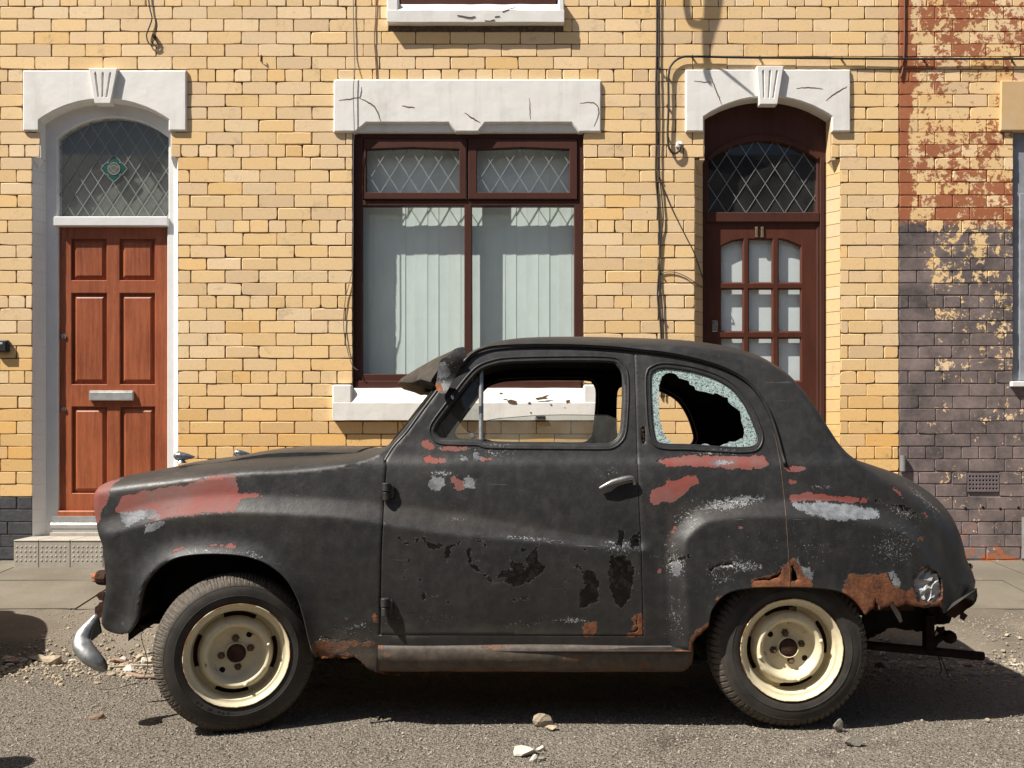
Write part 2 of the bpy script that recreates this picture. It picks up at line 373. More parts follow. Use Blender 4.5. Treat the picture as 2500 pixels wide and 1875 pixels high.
# ---------------------------------------------------------------- mesh building
def wm(o):
    return o.matrix_basis if o.parent is None else wm(o.parent) @ o.matrix_parent_inverse @ o.matrix_basis
class MB:
    def __init__(s): s.v = []; s.f = []; s.mi = []; s.att = {}
    def add(s, vs, fs, mi=0):
        o = len(s.v); s.v.extend(tuple(p) for p in vs)
        s.f.extend(tuple(i + o for i in f) for f in fs); s.mi.extend([mi] * len(fs))
        return o
    def box(s, x0, x1, y0, y1, z0, z1, b=0.0, mi=0):
        x0, x1 = min(x0, x1), max(x0, x1); y0, y1 = min(y0, y1), max(y0, y1); z0, z1 = min(z0, z1), max(z0, z1)
        if b <= 0:
            vs = [(x, y, z) for z in (z0, z1) for y in (y0, y1) for x in (x0, x1)]
            s.add(vs, [(0, 2, 3, 1), (4, 5, 7, 6), (0, 1, 5, 4), (2, 6, 7, 3), (0, 4, 6, 2), (1, 3, 7, 5)], mi); return
        b = min(b, (x1 - x0) * .45, (z1 - z0) * .45, (y1 - y0) * .45)
        vs = []; ix = {}
        for i, (cx, sx) in enumerate(((x0, 1), (x1, -1))):
            for j, (cy, sy) in enumerate(((y0, 1), (y1, -1))):
                for k, (cz, sz) in enumerate(((z0, 1), (z1, -1))):
                    for a in range(3):
                        ix[i, j, k, a] = len(vs)
                        vs.append((cx + (0 if a == 0 else sx * b), cy + (0 if a == 1 else sy * b), cz + (0 if a == 2 else sz * b)))
        fs = []
        I = lambda i, j, k, a: ix[i, j, k, a]
        for i in (0, 1): fs.append([I(i, 0, 0, 0), I(i, 1, 0, 0), I(i, 1, 1, 0), I(i, 0, 1, 0)])
        for j in (0, 1): fs.append([I(0, j, 0, 1), I(1, j, 0, 1), I(1, j, 1, 1), I(0, j, 1, 1)])
        for k in (0, 1): fs.append([I(0, 0, k, 2), I(1, 0, k, 2), I(1, 1, k, 2), I(0, 1, k, 2)])
        for j in (0, 1):
            for k in (0, 1): fs.append([I(0, j, k, 1), I(1, j, k, 1), I(1, j, k, 2), I(0, j, k, 2)])
            for i in (0, 1): fs.append([I(i, j, 0, 0), I(i, j, 1, 0), I(i, j, 1, 1), I(i, j, 0, 1)])
        for i in (0, 1):
            for k in (0, 1): fs.append([I(i, 0, k, 0), I(i, 1, k, 0), I(i, 1, k, 2), I(i, 0, k, 2)])
            for j in (0, 1):
                for k in (0, 1): fs.append([I(i, j, k, 0), I(i, j, k, 1), I(i, j, k, 2)])
        s.add(vs, fs, mi)
    def tube(s, pts, r, n=10, mi=0, caps=True, flat=1.0):
        pts = [Vector(p) for p in pts]; L = len(pts)
        rr = [r] * L if not isinstance(r, (list, tuple)) else list(r)
        rings = []; up = None
        for i, p in enumerate(pts):
            t = (pts[min(i + 1, L - 1)] - pts[max(i - 1, 0)]).normalized()
            if up is None: up = Vector((0, 1, 0)) if abs(t.y) < .9 else Vector((1, 0, 0))
            a = (up - t * up.dot(t)).normalized(); up = a; b = t.cross(a)
            rings.append([p + (a * math.cos(q) * flat + b * math.sin(q)) * rr[i] for q in [2 * math.pi * k / n for k in range(n)]])
        vs = [q for ring in rings for q in ring]; fs = []
        for i in range(L - 1):
            for k in range(n):
                k2 = (k + 1) % n
                fs.append((i * n + k, i * n + k2, (i + 1) * n + k2, (i + 1) * n + k))
        if caps: fs.append(tuple(range(n))[::-1]); fs.append(tuple((L - 1) * n + k for k in range(n)))
        s.add(vs, fs, mi)
    def revolve(s, prof, n, c, axis_m, mi=0, skip=None, a0=0.0):
        """prof: (r, d) pairs; axis_m maps local (x, z in wheel plane, d outward)"""
        vs = []
        for r, d in prof:
            for k in range(n):
                a = a0 + 2 * math.pi * k / n
                vs.append(c + axis_m @ Vector((r * math.cos(a), -d, r * math.sin(a))))
        fs = []
        for i in range(len(prof) - 1):
            for k in range(n):
                if skip and skip(i, k): continue
                k2 = (k + 1) % n
                fs.append((i * n + k, (i + 1) * n + k, (i + 1) * n + k2, i * n + k2))
        s.add(vs, fs, mi)
    def plate(s, outer, holes, y0, y1, b=0.0, mi=0, grid=None):
        """slab in the xz plane: outline with holes, front at y0, back at y1, front arris chamfered by b"""
        loops = [outer] + list(holes)
        ins = []
        for i, lp in enumerate(loops):
            lp = [Vector((p[0], p[1])) for p in lp]
            ins.append(offset_loop(lp, b if i == 0 else -b) if b > 0 else lp)
        vs = []; ed = []
        for lp in ins:
            o = len(vs); vs += lp; ed += [(o + k, o + (k + 1) % len(lp)) for k in range(len(lp))]
        r = delaunay_2d_cdt(vs, ed, [], 0, 1e-7)
        V2 = r[0]; T = r[2]
        pv = np.array([(p.x, p.y) for p in V2])
        tri = np.array([t[:3] for t in T])
        cen = pv[tri].mean(axis=1)
        keep = inside(cen, ins[0])
        for h in ins[1:]: keep &= ~inside(cen, h)
        fr = [(p.x, y0, p.y) for p in V2]
        fs = []
        for t, k in zip(tri, keep):
            if k:
                a, bb, c = (int(q) for q in t)
                nrm = (pv[bb][0] - pv[a][0]) * (pv[c][1] - pv[a][1]) - (pv[bb][1] - pv[a][1]) * (pv[c][0] - pv[a][0])
                fs.append((a, bb, c) if nrm > 0 else (a, c, bb))
        s.add(fr, fs, mi)
        s.add([(p.x, y1, p.y) for p in V2], [f[::-1] for f in fs], mi)
        for i, (lp, li) in enumerate(zip(loops, ins)):
            n = len(lp)
            vs3 = [(p.x, y0, p.y) for p in li] + [(p[0], y0 + b, p[1]) for p in lp] + [(p[0], y1, p[1]) for p in lp]
            fs3 = []
            rev = (area(lp) > 0) == (i == 0)
            for k in range(n):
                k2 = (k + 1) % n
                for o in ((0,) if b > 0 else ()) + (1,):
                    q = (o * n + k, o * n + k2, (o + 1) * n + k2, (o + 1) * n + k)
                    fs3.append(q[::-1] if rev else q)
            s.add(vs3, fs3, mi)
    def sheet(s, poly, y, mi=0):
        r = delaunay_2d_cdt([Vector(p) for p in poly], [(i, (i + 1) % len(poly)) for i in range(len(poly))], [], 1, 1e-7)
        s.add([(p.x, y, p.y) for p in r[0]], [tuple(f) for f in r[2]], mi)
    def bar(s, p0, p1, wd, y0, y1, mi=0):
        a = Vector((p0[0], p0[1])); b = Vector((p1[0], p1[1])); d = b - a
        if d.length < 1e-5: return
        n = Vector((-d.y, d.x)).normalized() * wd / 2
        q = [a - n, b - n, b + n, a + n]
        vs = [(p.x, y0, p.y) for p in q] + [(p.x, y1, p.y) for p in q]
        s.add(vs, [(0, 1, 2, 3), (7, 6, 5, 4), (0, 4, 5, 1), (1, 5, 6, 2), (2, 6, 7, 3), (3, 7, 4, 0)], mi)
    def build(s, name, mat, parent=None, smooth=False, merge=0.0, loc=None, sharp=None, recalc=True):
        me = bpy.data.meshes.new(name)
        off = Vector(loc) if loc is not None else None
        vs = s.v if off is None else [tuple(Vector(p) - off) for p in s.v]
        me.from_pydata(vs, [], s.f)
        mats = mat if isinstance(mat, list) else [mat]
        for m_ in mats: me.materials.append(m_)
        me.polygons.foreach_set('material_index', s.mi)
        if merge > 0 or recalc:
            bm = bmesh.new(); bm.from_mesh(me)
            if merge > 0: bmesh.ops.remove_doubles(bm, verts=bm.verts, dist=merge)
            if recalc: bmesh.ops.recalc_face_normals(bm, faces=bm.faces)
            bm.to_mesh(me); bm.free()
        if smooth:
            me.polygons.foreach_set('use_smooth', [True] * len(me.polygons))
            if sharp: me.set_sharp_from_angle(angle=math.radians(sharp))
        o = bpy.data.objects.new(name, me); COL.objects.link(o)
        if off is not None: o.location = off
        if parent is not None:
            o.parent = parent; o.matrix_parent_inverse = wm(parent).inverted()
        return o

def area(lp):
    return .5 * sum(lp[i][0] * lp[(i + 1) % len(lp)][1] - lp[(i + 1) % len(lp)][0] * lp[i][1] for i in range(len(lp)))
def offset_loop(lp, d):
    """inset (d>0) a closed loop of 2D Vectors"""
    n = len(lp); sg = 1 if area(lp) > 0 else -1; o = []
    for i in range(n):
        a, b, c = lp[i - 1], lp[i], lp[(i + 1) % n]
        e1 = (b - a).normalized(); e2 = (c - b).normalized()
        n1 = Vector((-e1.y, e1.x)) * sg; n2 = Vector((-e2.y, e2.x)) * sg
        m_ = n1 + n2
        if m_.length < 1e-6: o.append(b + n1 * d); continue
        m_.normalize(); k = max(.35, m_.dot(n1))
        o.append(b + m_ * d / k)
    return o
def inside(pts, poly):
    x = pts[:, 0]; y = pts[:, 1]; r = np.zeros(len(pts), bool)
    n = len(poly)
    for i in range(n):
        x1, y1 = poly[i][0], poly[i][1]; x2, y2 = poly[(i + 1) % n][0], poly[(i + 1) % n][1]
        if y1 == y2: continue
        c = ((y1 > y) != (y2 > y)) & (x < (x2 - x1) * (y - y1) / (y2 - y1) + x1)
        r ^= c
    return r
def polydist(pts, line, closed=False):
    d = np.full(len(pts), 1e9); n = len(line)
    for i in range(n if closed else n - 1):
        a = np.array(line[i][:2], float); b = np.array(line[(i + 1) % n][:2], float); ab = b - a
        L = (ab ** 2).sum()
        if L < 1e-14: continue
        t = np.clip(((pts - a) @ ab) / L, 0, 1)
        q = pts - a - t[:, None] * ab
        d = np.minimum(d, (q ** 2).sum(1))
    return np.sqrt(d)
def sdf(pts, poly):
    d = polydist(pts, poly, True)
    return np.where(inside(pts, poly), d, -d)
def densify(line, h, closed=False):
    o = []; n = len(line)
    for i in range(n if closed else n - 1):
        a = np.array(line[i], float); b = np.array(line[(i + 1) % n], float)
        k = max(1, int(math.ceil(np.linalg.norm(b - a) / h)))
        for j in range(k): o.append(tuple(a + (b - a) * j / k))
    if not closed: o.append(tuple(line[-1]))
    return o
def smooth_line(pts, h, closed=False):
    """Catmull-Rom resample"""
    p = [np.array(q, float) for q in pts]; n = len(p); o = []
    for i in range(n if closed else n - 1):
        if closed: a, b, c, d = p[i - 1], p[i], p[(i + 1) % n], p[(i + 2) % n]
        else: a, b, c, d = p[max(i - 1, 0)], p[i], p[i + 1], p[min(i + 2, n - 1)]
        k = max(1, int(math.ceil(np.linalg.norm((c - b)[:2]) / h)))
        for j in range(k):
            t = j / k
            o.append(tuple(.5 * ((2 * b) + (-a + c) * t + (2 * a - 5 * b + 4 * c - d) * t * t + (-a + 3 * b - 3 * c + d) * t ** 3)))
    if not closed: o.append(tuple(p[-1]))
    return o
def ragged(line, amp, h, seed, closed=True):
    L = densify(line, h, closed); o = []
    for i, q in enumerate(L):
        n1 = mnoise.noise(Vector((q[0] * 60, q[1] * 60, seed))); n2 = mnoise.noise(Vector((q[0] * 60, q[1] * 60, seed + 9.3)))
        n3 = mnoise.noise(Vector((q[0] * 220, q[1] * 220, seed + 4))); n4 = mnoise.noise(Vector((q[0] * 220, q[1] * 220, seed + 14)))
        o.append((q[0] + amp * (n1 + .5 * n3), q[1] + amp * (n2 + .5 * n4)))
    return o
def empty(name, loc=(0, 0, 0), label=None, cat=None, group=None, kind=None):
    o = bpy.data.objects.new(name, None); COL.objects.link(o); o.location = loc
    o.empty_display_size = .1
    tag(o, label, cat, group, kind); return o
def tag(o, label=None, cat=None, group=None, kind=None):
    if label: o['label'] = label
    if cat: o['category'] = cat
    if group: o['group'] = group
    if kind: o['kind'] = kind
    return o
# ================================================================ GROUND
def gz(y):
    """ground height across the street"""
    ys = [-200, 1.12, 1.22, 1.30, 1.78, 3.0, 40]; zs = [0, 0, .028, .066, .128, .266, .266]
    return float(np.interp(y, ys, zs))
g = MB()
def strip(mb, xs, ys, zf, mi=0):
    o = [(x, y, zf(x, y)) for y in ys for x in xs]; n = len(xs)
    mb.add(o, [(j * n + i, j * n + i + 1, (j + 1) * n + i + 1, (j + 1) * n + i) for j in range(len(ys) - 1) for i in range(n - 1)], mi)
def bumpy(x, y, a=.004):
    return a * mnoise.noise(Vector((x * 2.2, y * 2.2, 0))) + a * .5 * mnoise.noise(Vector((x * 9, y * 9, 3)))
xs = [-150, -40, -12] + [-7 + .07 * i for i in range(201)] + [12, 40, 150]
ys = [-150, -40, -14, -8] + [-4 + .07 * i for i in range(75)]
strip(g, xs, ys + [1.25], lambda x, y: gz(min(y, 1.12)) + bumpy(x, y) * (1 if abs(x) < 8 and y > -4 else 0))
tag(g.build('road', M['asphalt'], smooth=True), kind='structure')
g = MB()
ysp = [1.14 + .045 * i for i in range(15)] + [1.79]
strip(g, xs, ysp, lambda x, y: gz(y) + bumpy(x, y, .009) * (1 if abs(x) < 8 else 0) + (.002 if y > 1.2 else -.006))
tag(g.build('dusty_kerb_edge', M['pave'], smooth=True), kind='structure')
g = MB()                                                          # flags with joints
x = -12.0; k = 0
for row, (ya, yb) in enumerate(((1.80, 2.40), (2.41, 3.30))):
    x = -12.3 + .41 * row
    while x < 12:
        wd = .9 if row == 0 else .72
        za, zb = gz(ya) + .004, gz(min(yb, 3.0)) + .004
        t = random.uniform(-.003, .003)
        xa, xb = x + .004, x + wd - .004
        vs = [(xa, ya + .004, za + t), (xb, ya + .004, za - t), (xb, yb - .004, zb - t), (xa, yb - .004, zb + t)]
        vs += [(p[0], p[1], p[2] - .05) for p in vs]
        g.add(vs, [(0, 1, 2, 3), (0, 4, 5, 1), (1, 5, 6, 2), (2, 6, 7, 3), (3, 7, 4, 0)])
        x += wd
tag(g.build('pavement', M['flag']), kind='structure')
g = MB(); g.add([(-150, 1.78, .112), (150, 1.78, .112), (150, 3.4, .25), (-150, 3.4, .25)], [(0, 1, 2, 3)])
g.add([(-150, 3.4, .25), (150, 3.4, .25), (150, 120, .25), (-150, 120, .25)], [(0, 1, 2, 3)])
tag(g.build('ground', M['pave']), kind='structure')

# ================================================================ HOUSES
CO = (.03 + (169 - HV)) * 0 + 30.7 * 6.5 / F       # course height (m)
PIT = 84.6 * 6.5 / F
Z0 = WZ(169)
XB = WX(2195)                                       # party line with the painted house
BR = [(.84, .60, .32), (.85, .62, .36), (.83, .59, .31), (.85, .64, .39), (.84, .57, .27), (.80, .57, .33), (.86, .60, .30)]
class Bricks:
    def __init__(s): s.v = []; s.f = []; s.c = []
    def add(s, x0, x1, z0, z1, y=WY, dep=.012):
        j = lambda a: random.uniform(-a, a)
        yy = y + j(.0013); t1, t2 = j(.0011), j(.0011)
        b = random.uniform(.0014, .0026)
        if random.random() < .08: b = .005
        fx = [x0 + j(.0012), x1 + j(.0012)]; fz = [z0 + j(.001), z1 + j(.001)]
        q = [(fx[0], fz[0]), (fx[1], fz[0]), (fx[1], fz[1]), (fx[0], fz[1])]
        # front ring has two points per side so edges wander a little
        ring = []
        for i in range(4):
            a, c = q[i], q[(i + 1) % 4]
            ring.append(a)
            for t in (.33, .67):
                ring.append((a[0] + (c[0] - a[0]) * t + j(.0012) , a[1] + (c[1] - a[1]) * t + j(.0012)))
        cx, cz = (x0 + x1) / 2, (z0 + z1) / 2
        for i in (0, 3, 6, 9):
            k = abs(j(.0016)) + (.005 if random.random() < .05 else 0) + .0004
            ring[i] = (ring[i][0] + (k if ring[i][0] < cx else -k), ring[i][1] + (k if ring[i][1] < cz else -k) * .8)
        hx, hz = (x1 - x0) / 2, (z1 - z0) / 2
        inner = [(cx + (p[0] - cx) * (1 - b / hx), cz + (p[1] - cz) * (1 - b / hz)) for p in ring]
        o = len(s.v); n = len(ring)
        s.v += [(p[0], yy + t1 * (p[0] - cx) / hx + t2 * (p[1] - cz) / hz, p[1]) for p in inner]
        s.v += [(p[0], yy + b, p[1]) for p in ring] + [(p[0], yy + dep, p[1]) for p in ring]
        s.f.append(tuple(o + i for i in range(n)))
        for i in range(n):
            i2 = (i + 1) % n
            s.f.append((o + i, o + n + i, o + n + i2, o + i2)); s.f.append((o + n + i, o + 2 * n + i, o + 2 * n + i2, o + n + i2))
        c = random.choice(BR); k = random.uniform(.95, 1.03)
        if random.random() < .09: c = (.77, .56, .335)
        elif random.random() < .04: c = (.85, .55, .23)
        s.c += [tuple(q_ * k for q_ in c)] * (3 * n)
    def build(s, name, mat, parent):
        me = bpy.data.meshes.new(name); me.from_pydata(s.v, [], s.f); me.materials.append(mat)
        a = me.attributes.new('bcol', 'FLOAT_COLOR', 'POINT')
        a.data.foreach_set('color', [q for c in s.c for q in (c[0], c[1], c[2], 1.0)])
        o = bpy.data.objects.new(name, me); COL.objects.link(o); o.parent = parent; o.matrix_parent_inverse = wm(parent).inverted()
        return o
# rectangular openings (x0, x1, z0, z1) of the brickwork
TOPN = WZ(385)
ld = (WX(79), WX(434), WX(98), WX(417))             # left door: chamfered width, clear width
rd = (WX(1697), WX(2051), WX(1719), WX(2029))
LFLOOR = WZ(1300)
opens = [(ld[0], ld[1], 0, TOPN), (ld[2], ld[3], TOPN, WZ(230)),
         (rd[0], rd[1], 0, WZ(391)), (rd[2], rd[3], WZ(391), WZ(225)),
         (WX(861), WX(1424), WZ(1000), WZ(290)),
         (WX(975), WX(1362), WZ(20), 5.9),
         (WX(2474), WX(2474) + 1.45, WZ(940), WZ(300)), (WX(2474), WX(2474) + 1.1, WZ(-60), 5.9),
         (WX(56), WX(455), WZ(315), WZ(173)), (WX(1676), WX(2075), WZ(317), WZ(172)),
         (WX(816), WX(1466), WZ(318), WZ(197)), (WX(949), WX(1375), WZ(62), WZ(8)), (WX(816), WX(1466), WZ(1020), WZ(942)),
         (WX(2441), 5.2, WZ(318), WZ(200)), (WX(2362), WX(2439), WZ(1201), WZ(1155))]
def gaps(z0, z1, xa, xb):
    iv = [(xa, xb)]
    for a, b, c, d in opens:
        if d <= z0 + .012 or c >= z1 - .012: continue
        nv = []
        for p, q in iv:
            if b <= p or a >= q: nv.append((p, q)); continue
            if a > p: nv.append((p, a))
            if b < q: nv.append((b, q))
        iv = nv
    return iv
PLT = WZ(1218); PLX = WX(80)
def lay(B, xa, xb, ztop=6.4, y=WY, plinth=None):
    k = -36
    while True:
        zt = Z0 - k * CO; zb = zt - CO; k += 1
        if zt < .2: break
        if zb > ztop: continue
        header = (k - 1) % 6 == 0
        pit = PIT / 2 if header else PIT
        ph = WX(1775.4) + (PIT / 2 if (k % 2) else 0) + (PIT / 4 if header else 0)
        for a, b in gaps(zb, zt, xa, xb):
            n0 = math.floor((a - ph) / pit); x = ph + n0 * pit
            cuts = [a]
            while x < b:
                xx = x + random.uniform(-.006, .006)
                if xx > a + .045 and xx < b - .045: cuts.append(xx)
                x += pit
            cuts.append(b)
            for p, q in zip(cuts, cuts[1:]):
                jt = random.uniform(.0046, .0070)
                tgt = B
                if plinth is not None and zt < PLT + .02 and q < PLX + .02: tgt = plinth
                tgt.add(p + jt / 2, q - jt / 2, max(zb, .05) + .0027, zt - .0027, y)
# ---- yellow terrace
house = empty('terraced_house', (0, WY, .27), 'yellow brick terrace with a wide leaded window between a red door and a brown door', 'house')
B = Bricks(); PB = Bricks(); lay(B, -8.0, XB, plinth=PB)
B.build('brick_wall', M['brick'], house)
PB.build('plinth', M['plinth'], house)
def hole_rect(a, b, c, d): return [(a, c), (b, c), (b, d), (a, d)]
def mortar(name, xa, xb, holes, mat, parent):
    m = MB(); m.plate([(xa, 0), (xb, 0), (xb, 6.5), (xa, 6.5)], holes, WY + .0075, WY + .10)
    return m.build(name, mat, parent, recalc=False)
mortar('mortar', -8.0, XB, [[(ld[0], .02), (ld[1], .02), (ld[1], TOPN), (ld[3], TOPN), (ld[3], WZ(230)), (ld[2], WZ(230)), (ld[2], TOPN), (ld[0], TOPN)],
       [(rd[0], .02), (rd[1], .02), (rd[1], WZ(391)), (rd[3], WZ(391)), (rd[3], WZ(225)), (rd[2], WZ(225)), (rd[2], WZ(391)), (rd[0], WZ(391))],
       hole_rect(WX(861), WX(1424), WZ(960), WZ(290)), hole_rect(WX(975), WX(1362), WZ(20), 5.9)], M['mortar'], house)
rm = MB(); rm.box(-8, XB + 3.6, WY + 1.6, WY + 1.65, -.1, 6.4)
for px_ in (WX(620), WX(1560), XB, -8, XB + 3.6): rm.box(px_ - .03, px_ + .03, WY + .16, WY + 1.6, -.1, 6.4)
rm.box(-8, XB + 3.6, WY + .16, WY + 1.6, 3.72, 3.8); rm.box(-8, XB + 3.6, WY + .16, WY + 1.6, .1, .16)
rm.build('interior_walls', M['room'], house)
rf = MB(); rf.add([(-8, WY - .2, 6.3), (XB, WY - .2, 6.3), (XB, WY + 4, 8.6), (-8, WY + 4, 8.6), (-8, WY + 8, 6.3), (XB, WY + 8, 6.3)], [(0, 1, 2, 3), (3, 2, 5, 4)])
rf.build('roof', M['slate'], house)
rv = MB(); rv.box(-8, XB, WY + 4.9, WY + 5, 0, 6.3); rv.build('rear_wall', M['mortar'], house)

def arcpts(xl, zl, xr, zr, zc, n=26):
    """arc from (xl,zl) over crown height zc to (xr,zr)"""
    c = (xr - xl) / 2; h = zc - (zl + zr) / 2
    Rr = (c * c + h * h) / (2 * h); cx = (xl + xr) / 2; cz = zc - Rr; a0 = math.asin(min(1, c / Rr))
    return [(cx + Rr * math.sin(-a0 + 2 * a0 * i / n), cz + Rr * math.cos(-a0 + 2 * a0 * i / n)) for i in range(n + 1)]
def cracks(lines, y, parent):
    for L, wd in lines:
        mb = MB()
        L = ragged(smooth_line([(WX(a), WZ(b)) for a, b in L], .012), .004, .012, random.random() * 50, False)
        for i, (p, q) in enumerate(zip(L, L[1:])):
            t = i / max(1, len(L) - 1); mb.bar(p, q, wd * (.6 + 1.5 * math.sin(math.pi * min(.97, max(.03, t)))), y, y + .002)
        mb.build('crack', M['crack'], parent)
def lintel_arch(uo, v0, v1, ui, spring, crown, key, name_, crk):
    lX = lambda u: WX(u, WY - .02)
    lZ = lambda v: WZ(v, WY - .02)
    xo0, xo1 = lX(uo[0]), lX(uo[1]); zt, zb = lZ(v0), lZ(v1)
    xi0, xi1 = lX(ui[0]), lX(ui[1])
    arc = arcpts(xi0, lZ(spring), xi1, lZ(spring), lZ(crown))
    outer = [(xo0, zb), (xi0, zb)] + arc + [(xi1, zb), (xo1, zb), (xo1, zt), (xo0, zt)]
    outer = [o for i, o in enumerate(outer)]
    m = MB(); m.plate(ragged(outer, .0016, .035, 3.), [], WY - .020, WY + .24, .008)
    L = m.build(name_, M['white'], house)
    k = MB()
    (ka, kb, kt), (kc, kd, kbv) = key
    kX = lambda u: WX(u, WY - .046)
    kZ = lambda v: WZ(v, WY - .046)
    kz0, kz1 = kZ(kbv), kZ(kt)
    poly = [(kX(kc), kz0), (kX(kd), kz0), (kX(kb), kz1), (kX(ka), kz1)]
    fl = []
    for t in (.22, .48, .74):
        xt = kX(ka) + (kX(kb) - kX(ka)) * (t + .02); xb_ = kX(kc) + (kX(kd) - kX(kc)) * (t + .02)
        za, zb2 = kz1 - .035, kz0 + .042
        w1, w2 = .0062, .0045
        fl.append([(xb_ - w2, zb2), (xb_ + w2, zb2), (xt + w1, za), (xt, za + .008), (xt - w1, za)])
    k.plate(poly, fl, WY - .046, WY - .034, .003)
    k.plate(poly, [], WY - .0335, WY + .02, 0)
    k.build('keystone', M['white'], L)
    if crk:
        cracks(crk, WY - .0212, L)
    return L
Rk = lambda pts: R(1550, 0, 3.0167, pts)
lintel_arch((55, 455), 171, 319, (95, 411), 293, 242, ((216, 286, 166), (231, 269, 252)), 'door_lintel', [])
lintel_arch((1674, 2077), 169, 321, (1719, 2031), 285, 236, ((1848, 1913, 161), (1855, 1898, 254)), 'door_lintel', [
    (Rk([(545, 545), (565, 600), (600, 690), (635, 780)]), .0035), (Rk([(430, 605), (500, 612), (560, 612)]), .0022),
    (Rk([(1180, 660), (1270, 652), (1375, 662)]), .003), (Rk([(1400, 750), (1460, 700), (1555, 645)]), .0035)])
# window lintel with two stepped notches
_WX, _WZ = WX, WZ
WX = lambda u, y=2.98: _WX(u, y)
WZ = lambda v, y=2.98: _WZ(v, y)
nz, nt_ = WZ(322), WZ(300)
lp = [(WX(814), nz), (WX(868), nz), (WX(894), nt_), (WX(1094), nt_), (WX(1112), nz), (WX(1168), nz), (WX(1184), nt_), (WX(1395), nt_), (WX(1412), nz), (WX(1468), nz), (WX(1468), WZ(197)), (WX(1463), WZ(193)), (WX(820), WZ(193)), (WX(814), WZ(197))]
m = MB(); m.plate(ragged(lp, .0018, .035, 5.), [], WY - .020, WY + .034, .009)
m.box(WX(866), WX(1414), WY + .004, WY + .20, nz + .004, nt_ + .03, .008)
wl = m.build('window_lintel', M['white'], house)
Rw = lambda pts: R(780, 100, 3.0722, pts)
cracks([(Rw([(145, 445), (230, 435), (300, 425)]), .003), (Rw([(315, 345), (312, 400), (300, 430)]), .003), (Rw([(300, 428), (380, 470), (430, 520), (460, 605)]), .0042),
    (Rw([(1090, 540), (1150, 580), (1205, 613)]), .0042), (Rw([(1575, 430), (1578, 500), (1582, 590)]), .0025), (Rw([(1955, 465), (2060, 465), (2095, 530), (2060, 640)]), .003), (Rw([(620, 485), (660, 495), (715, 500)]), .0035)], WY - .0212, wl)
WX, WZ = _WX, _WZ
# sills
def sill(u0, u1, vt, vb, ua, ub, vin, name_, parent, proj=.05, mat='whitesill'):
    m = MB(); zb, zt, zi = WZ(vb), WZ(vt), WZ(vin)
    x0, x1, xa, xb = WX(u0), WX(u1), WX(ua), WX(ub)
    # profile (y, z): weathered slope at the top
    zmid = zb + (zi - zb) * .52
    prof = [(WY + .14, zb), (WY - proj, zb), (WY - proj - .002, zmid), (WY - proj + .006, zmid + .008), (WY - .004, zi - .004), (WY + .14, zi)]
    n = len(prof); N = 60
    vs = []; fs = []
    for i in range(N + 1):
        x = x0 + .003 + (x1 - x0 - .006) * i / N
        for p in prof:
            vs.append((x, p[0] + .0022 * mnoise.noise(Vector((x * 7, p[0] * 9, p[1] * 9))), p[1] + .0022 * mnoise.noise(Vector((x * 9, p[1] * 11, 5)))))
    for i in range(N):
        for j in range(n):
            j2 = (j + 1) % n; fs.append((i * n + j, i * n + j2, (i + 1) * n + j2, (i + 1) * n + j))
    fs += [tuple(range(n)), tuple(N * n + q for q in range(n))[::-1]]
    m.add(vs, fs)
    m.box(x0, xa, WY - proj, WY + .05, zb + .001, zt, .008); m.box(xb, x1, WY - proj, WY + .05, zb + .001, zt, .008)
    s_ = m.build(name_, M[mat], parent)
    return s_
sl1 = sill(814, 1468, 940, 1026, 861, 1424, 946, 'window_sill', house, .046)
for pl in (R(900, 780, 3.16, [(1065, 625), (1095, 618), (1145, 630), (1140, 655), (1085, 648)]), R(900, 780, 3.16, [(1285, 605), (1330, 600), (1370, 585), (1398, 585), (1370, 600), (1385, 612), (1300, 622)]),
           R(900, 780, 3.16, [(1228, 640), (1250, 635), (1248, 650), (1230, 650)]), R(900, 780, 3.16, [(1010, 565), (1040, 565), (1030, 578), (1012, 578)]), R(900, 780, 3.16, [(1520, 625), (1555, 620), (1550, 640), (1525, 645)]),
           R(900, 780, 3.16, [(1395, 652), (1415, 655), (1408, 666)]), R(900, 780, 3.16, [(1240, 714), (1256, 714), (1252, 724)])):
    q = ragged([(WX(a, 2.96), WZ(b, 2.96)) for a, b in pl], .0025, .004, random.random() * 9)
    if area(q) < 0: q = q[::-1]
    yy = WY - .0495
    chips = MB(); chips.plate(q, [], yy, yy + .003); chips.build('paint_chip', M['crack'], sl1)
sl2 = sill(947, 1377, 4, 62, 975, 1362, 10, 'window_sill', house, .058, 'white')
Ru = lambda pts: R(900, 0, 2.765, pts)
cr = [(Ru([(600, 103), (690, 118), (720, 112)]), .004), (Ru([(785, 138), (820, 142), (850, 130)]), .004), (Ru([(905, 78), (950, 62), (990, 50)]), .004), (Ru([(850, 112), (885, 110)]), .003)]
for L, wd in cr:
    L2 = ragged(densify([(WX(a, 2.94), WZ(b, 2.94)) for a, b in L], .012), .004, .012, 3., False)
    c = MB()
    for p, q in zip(L2, L2[1:]): c.bar(p, q, wd, WY - .0625, WY - .058)
    c.build('crack', M['crack'], sl2)

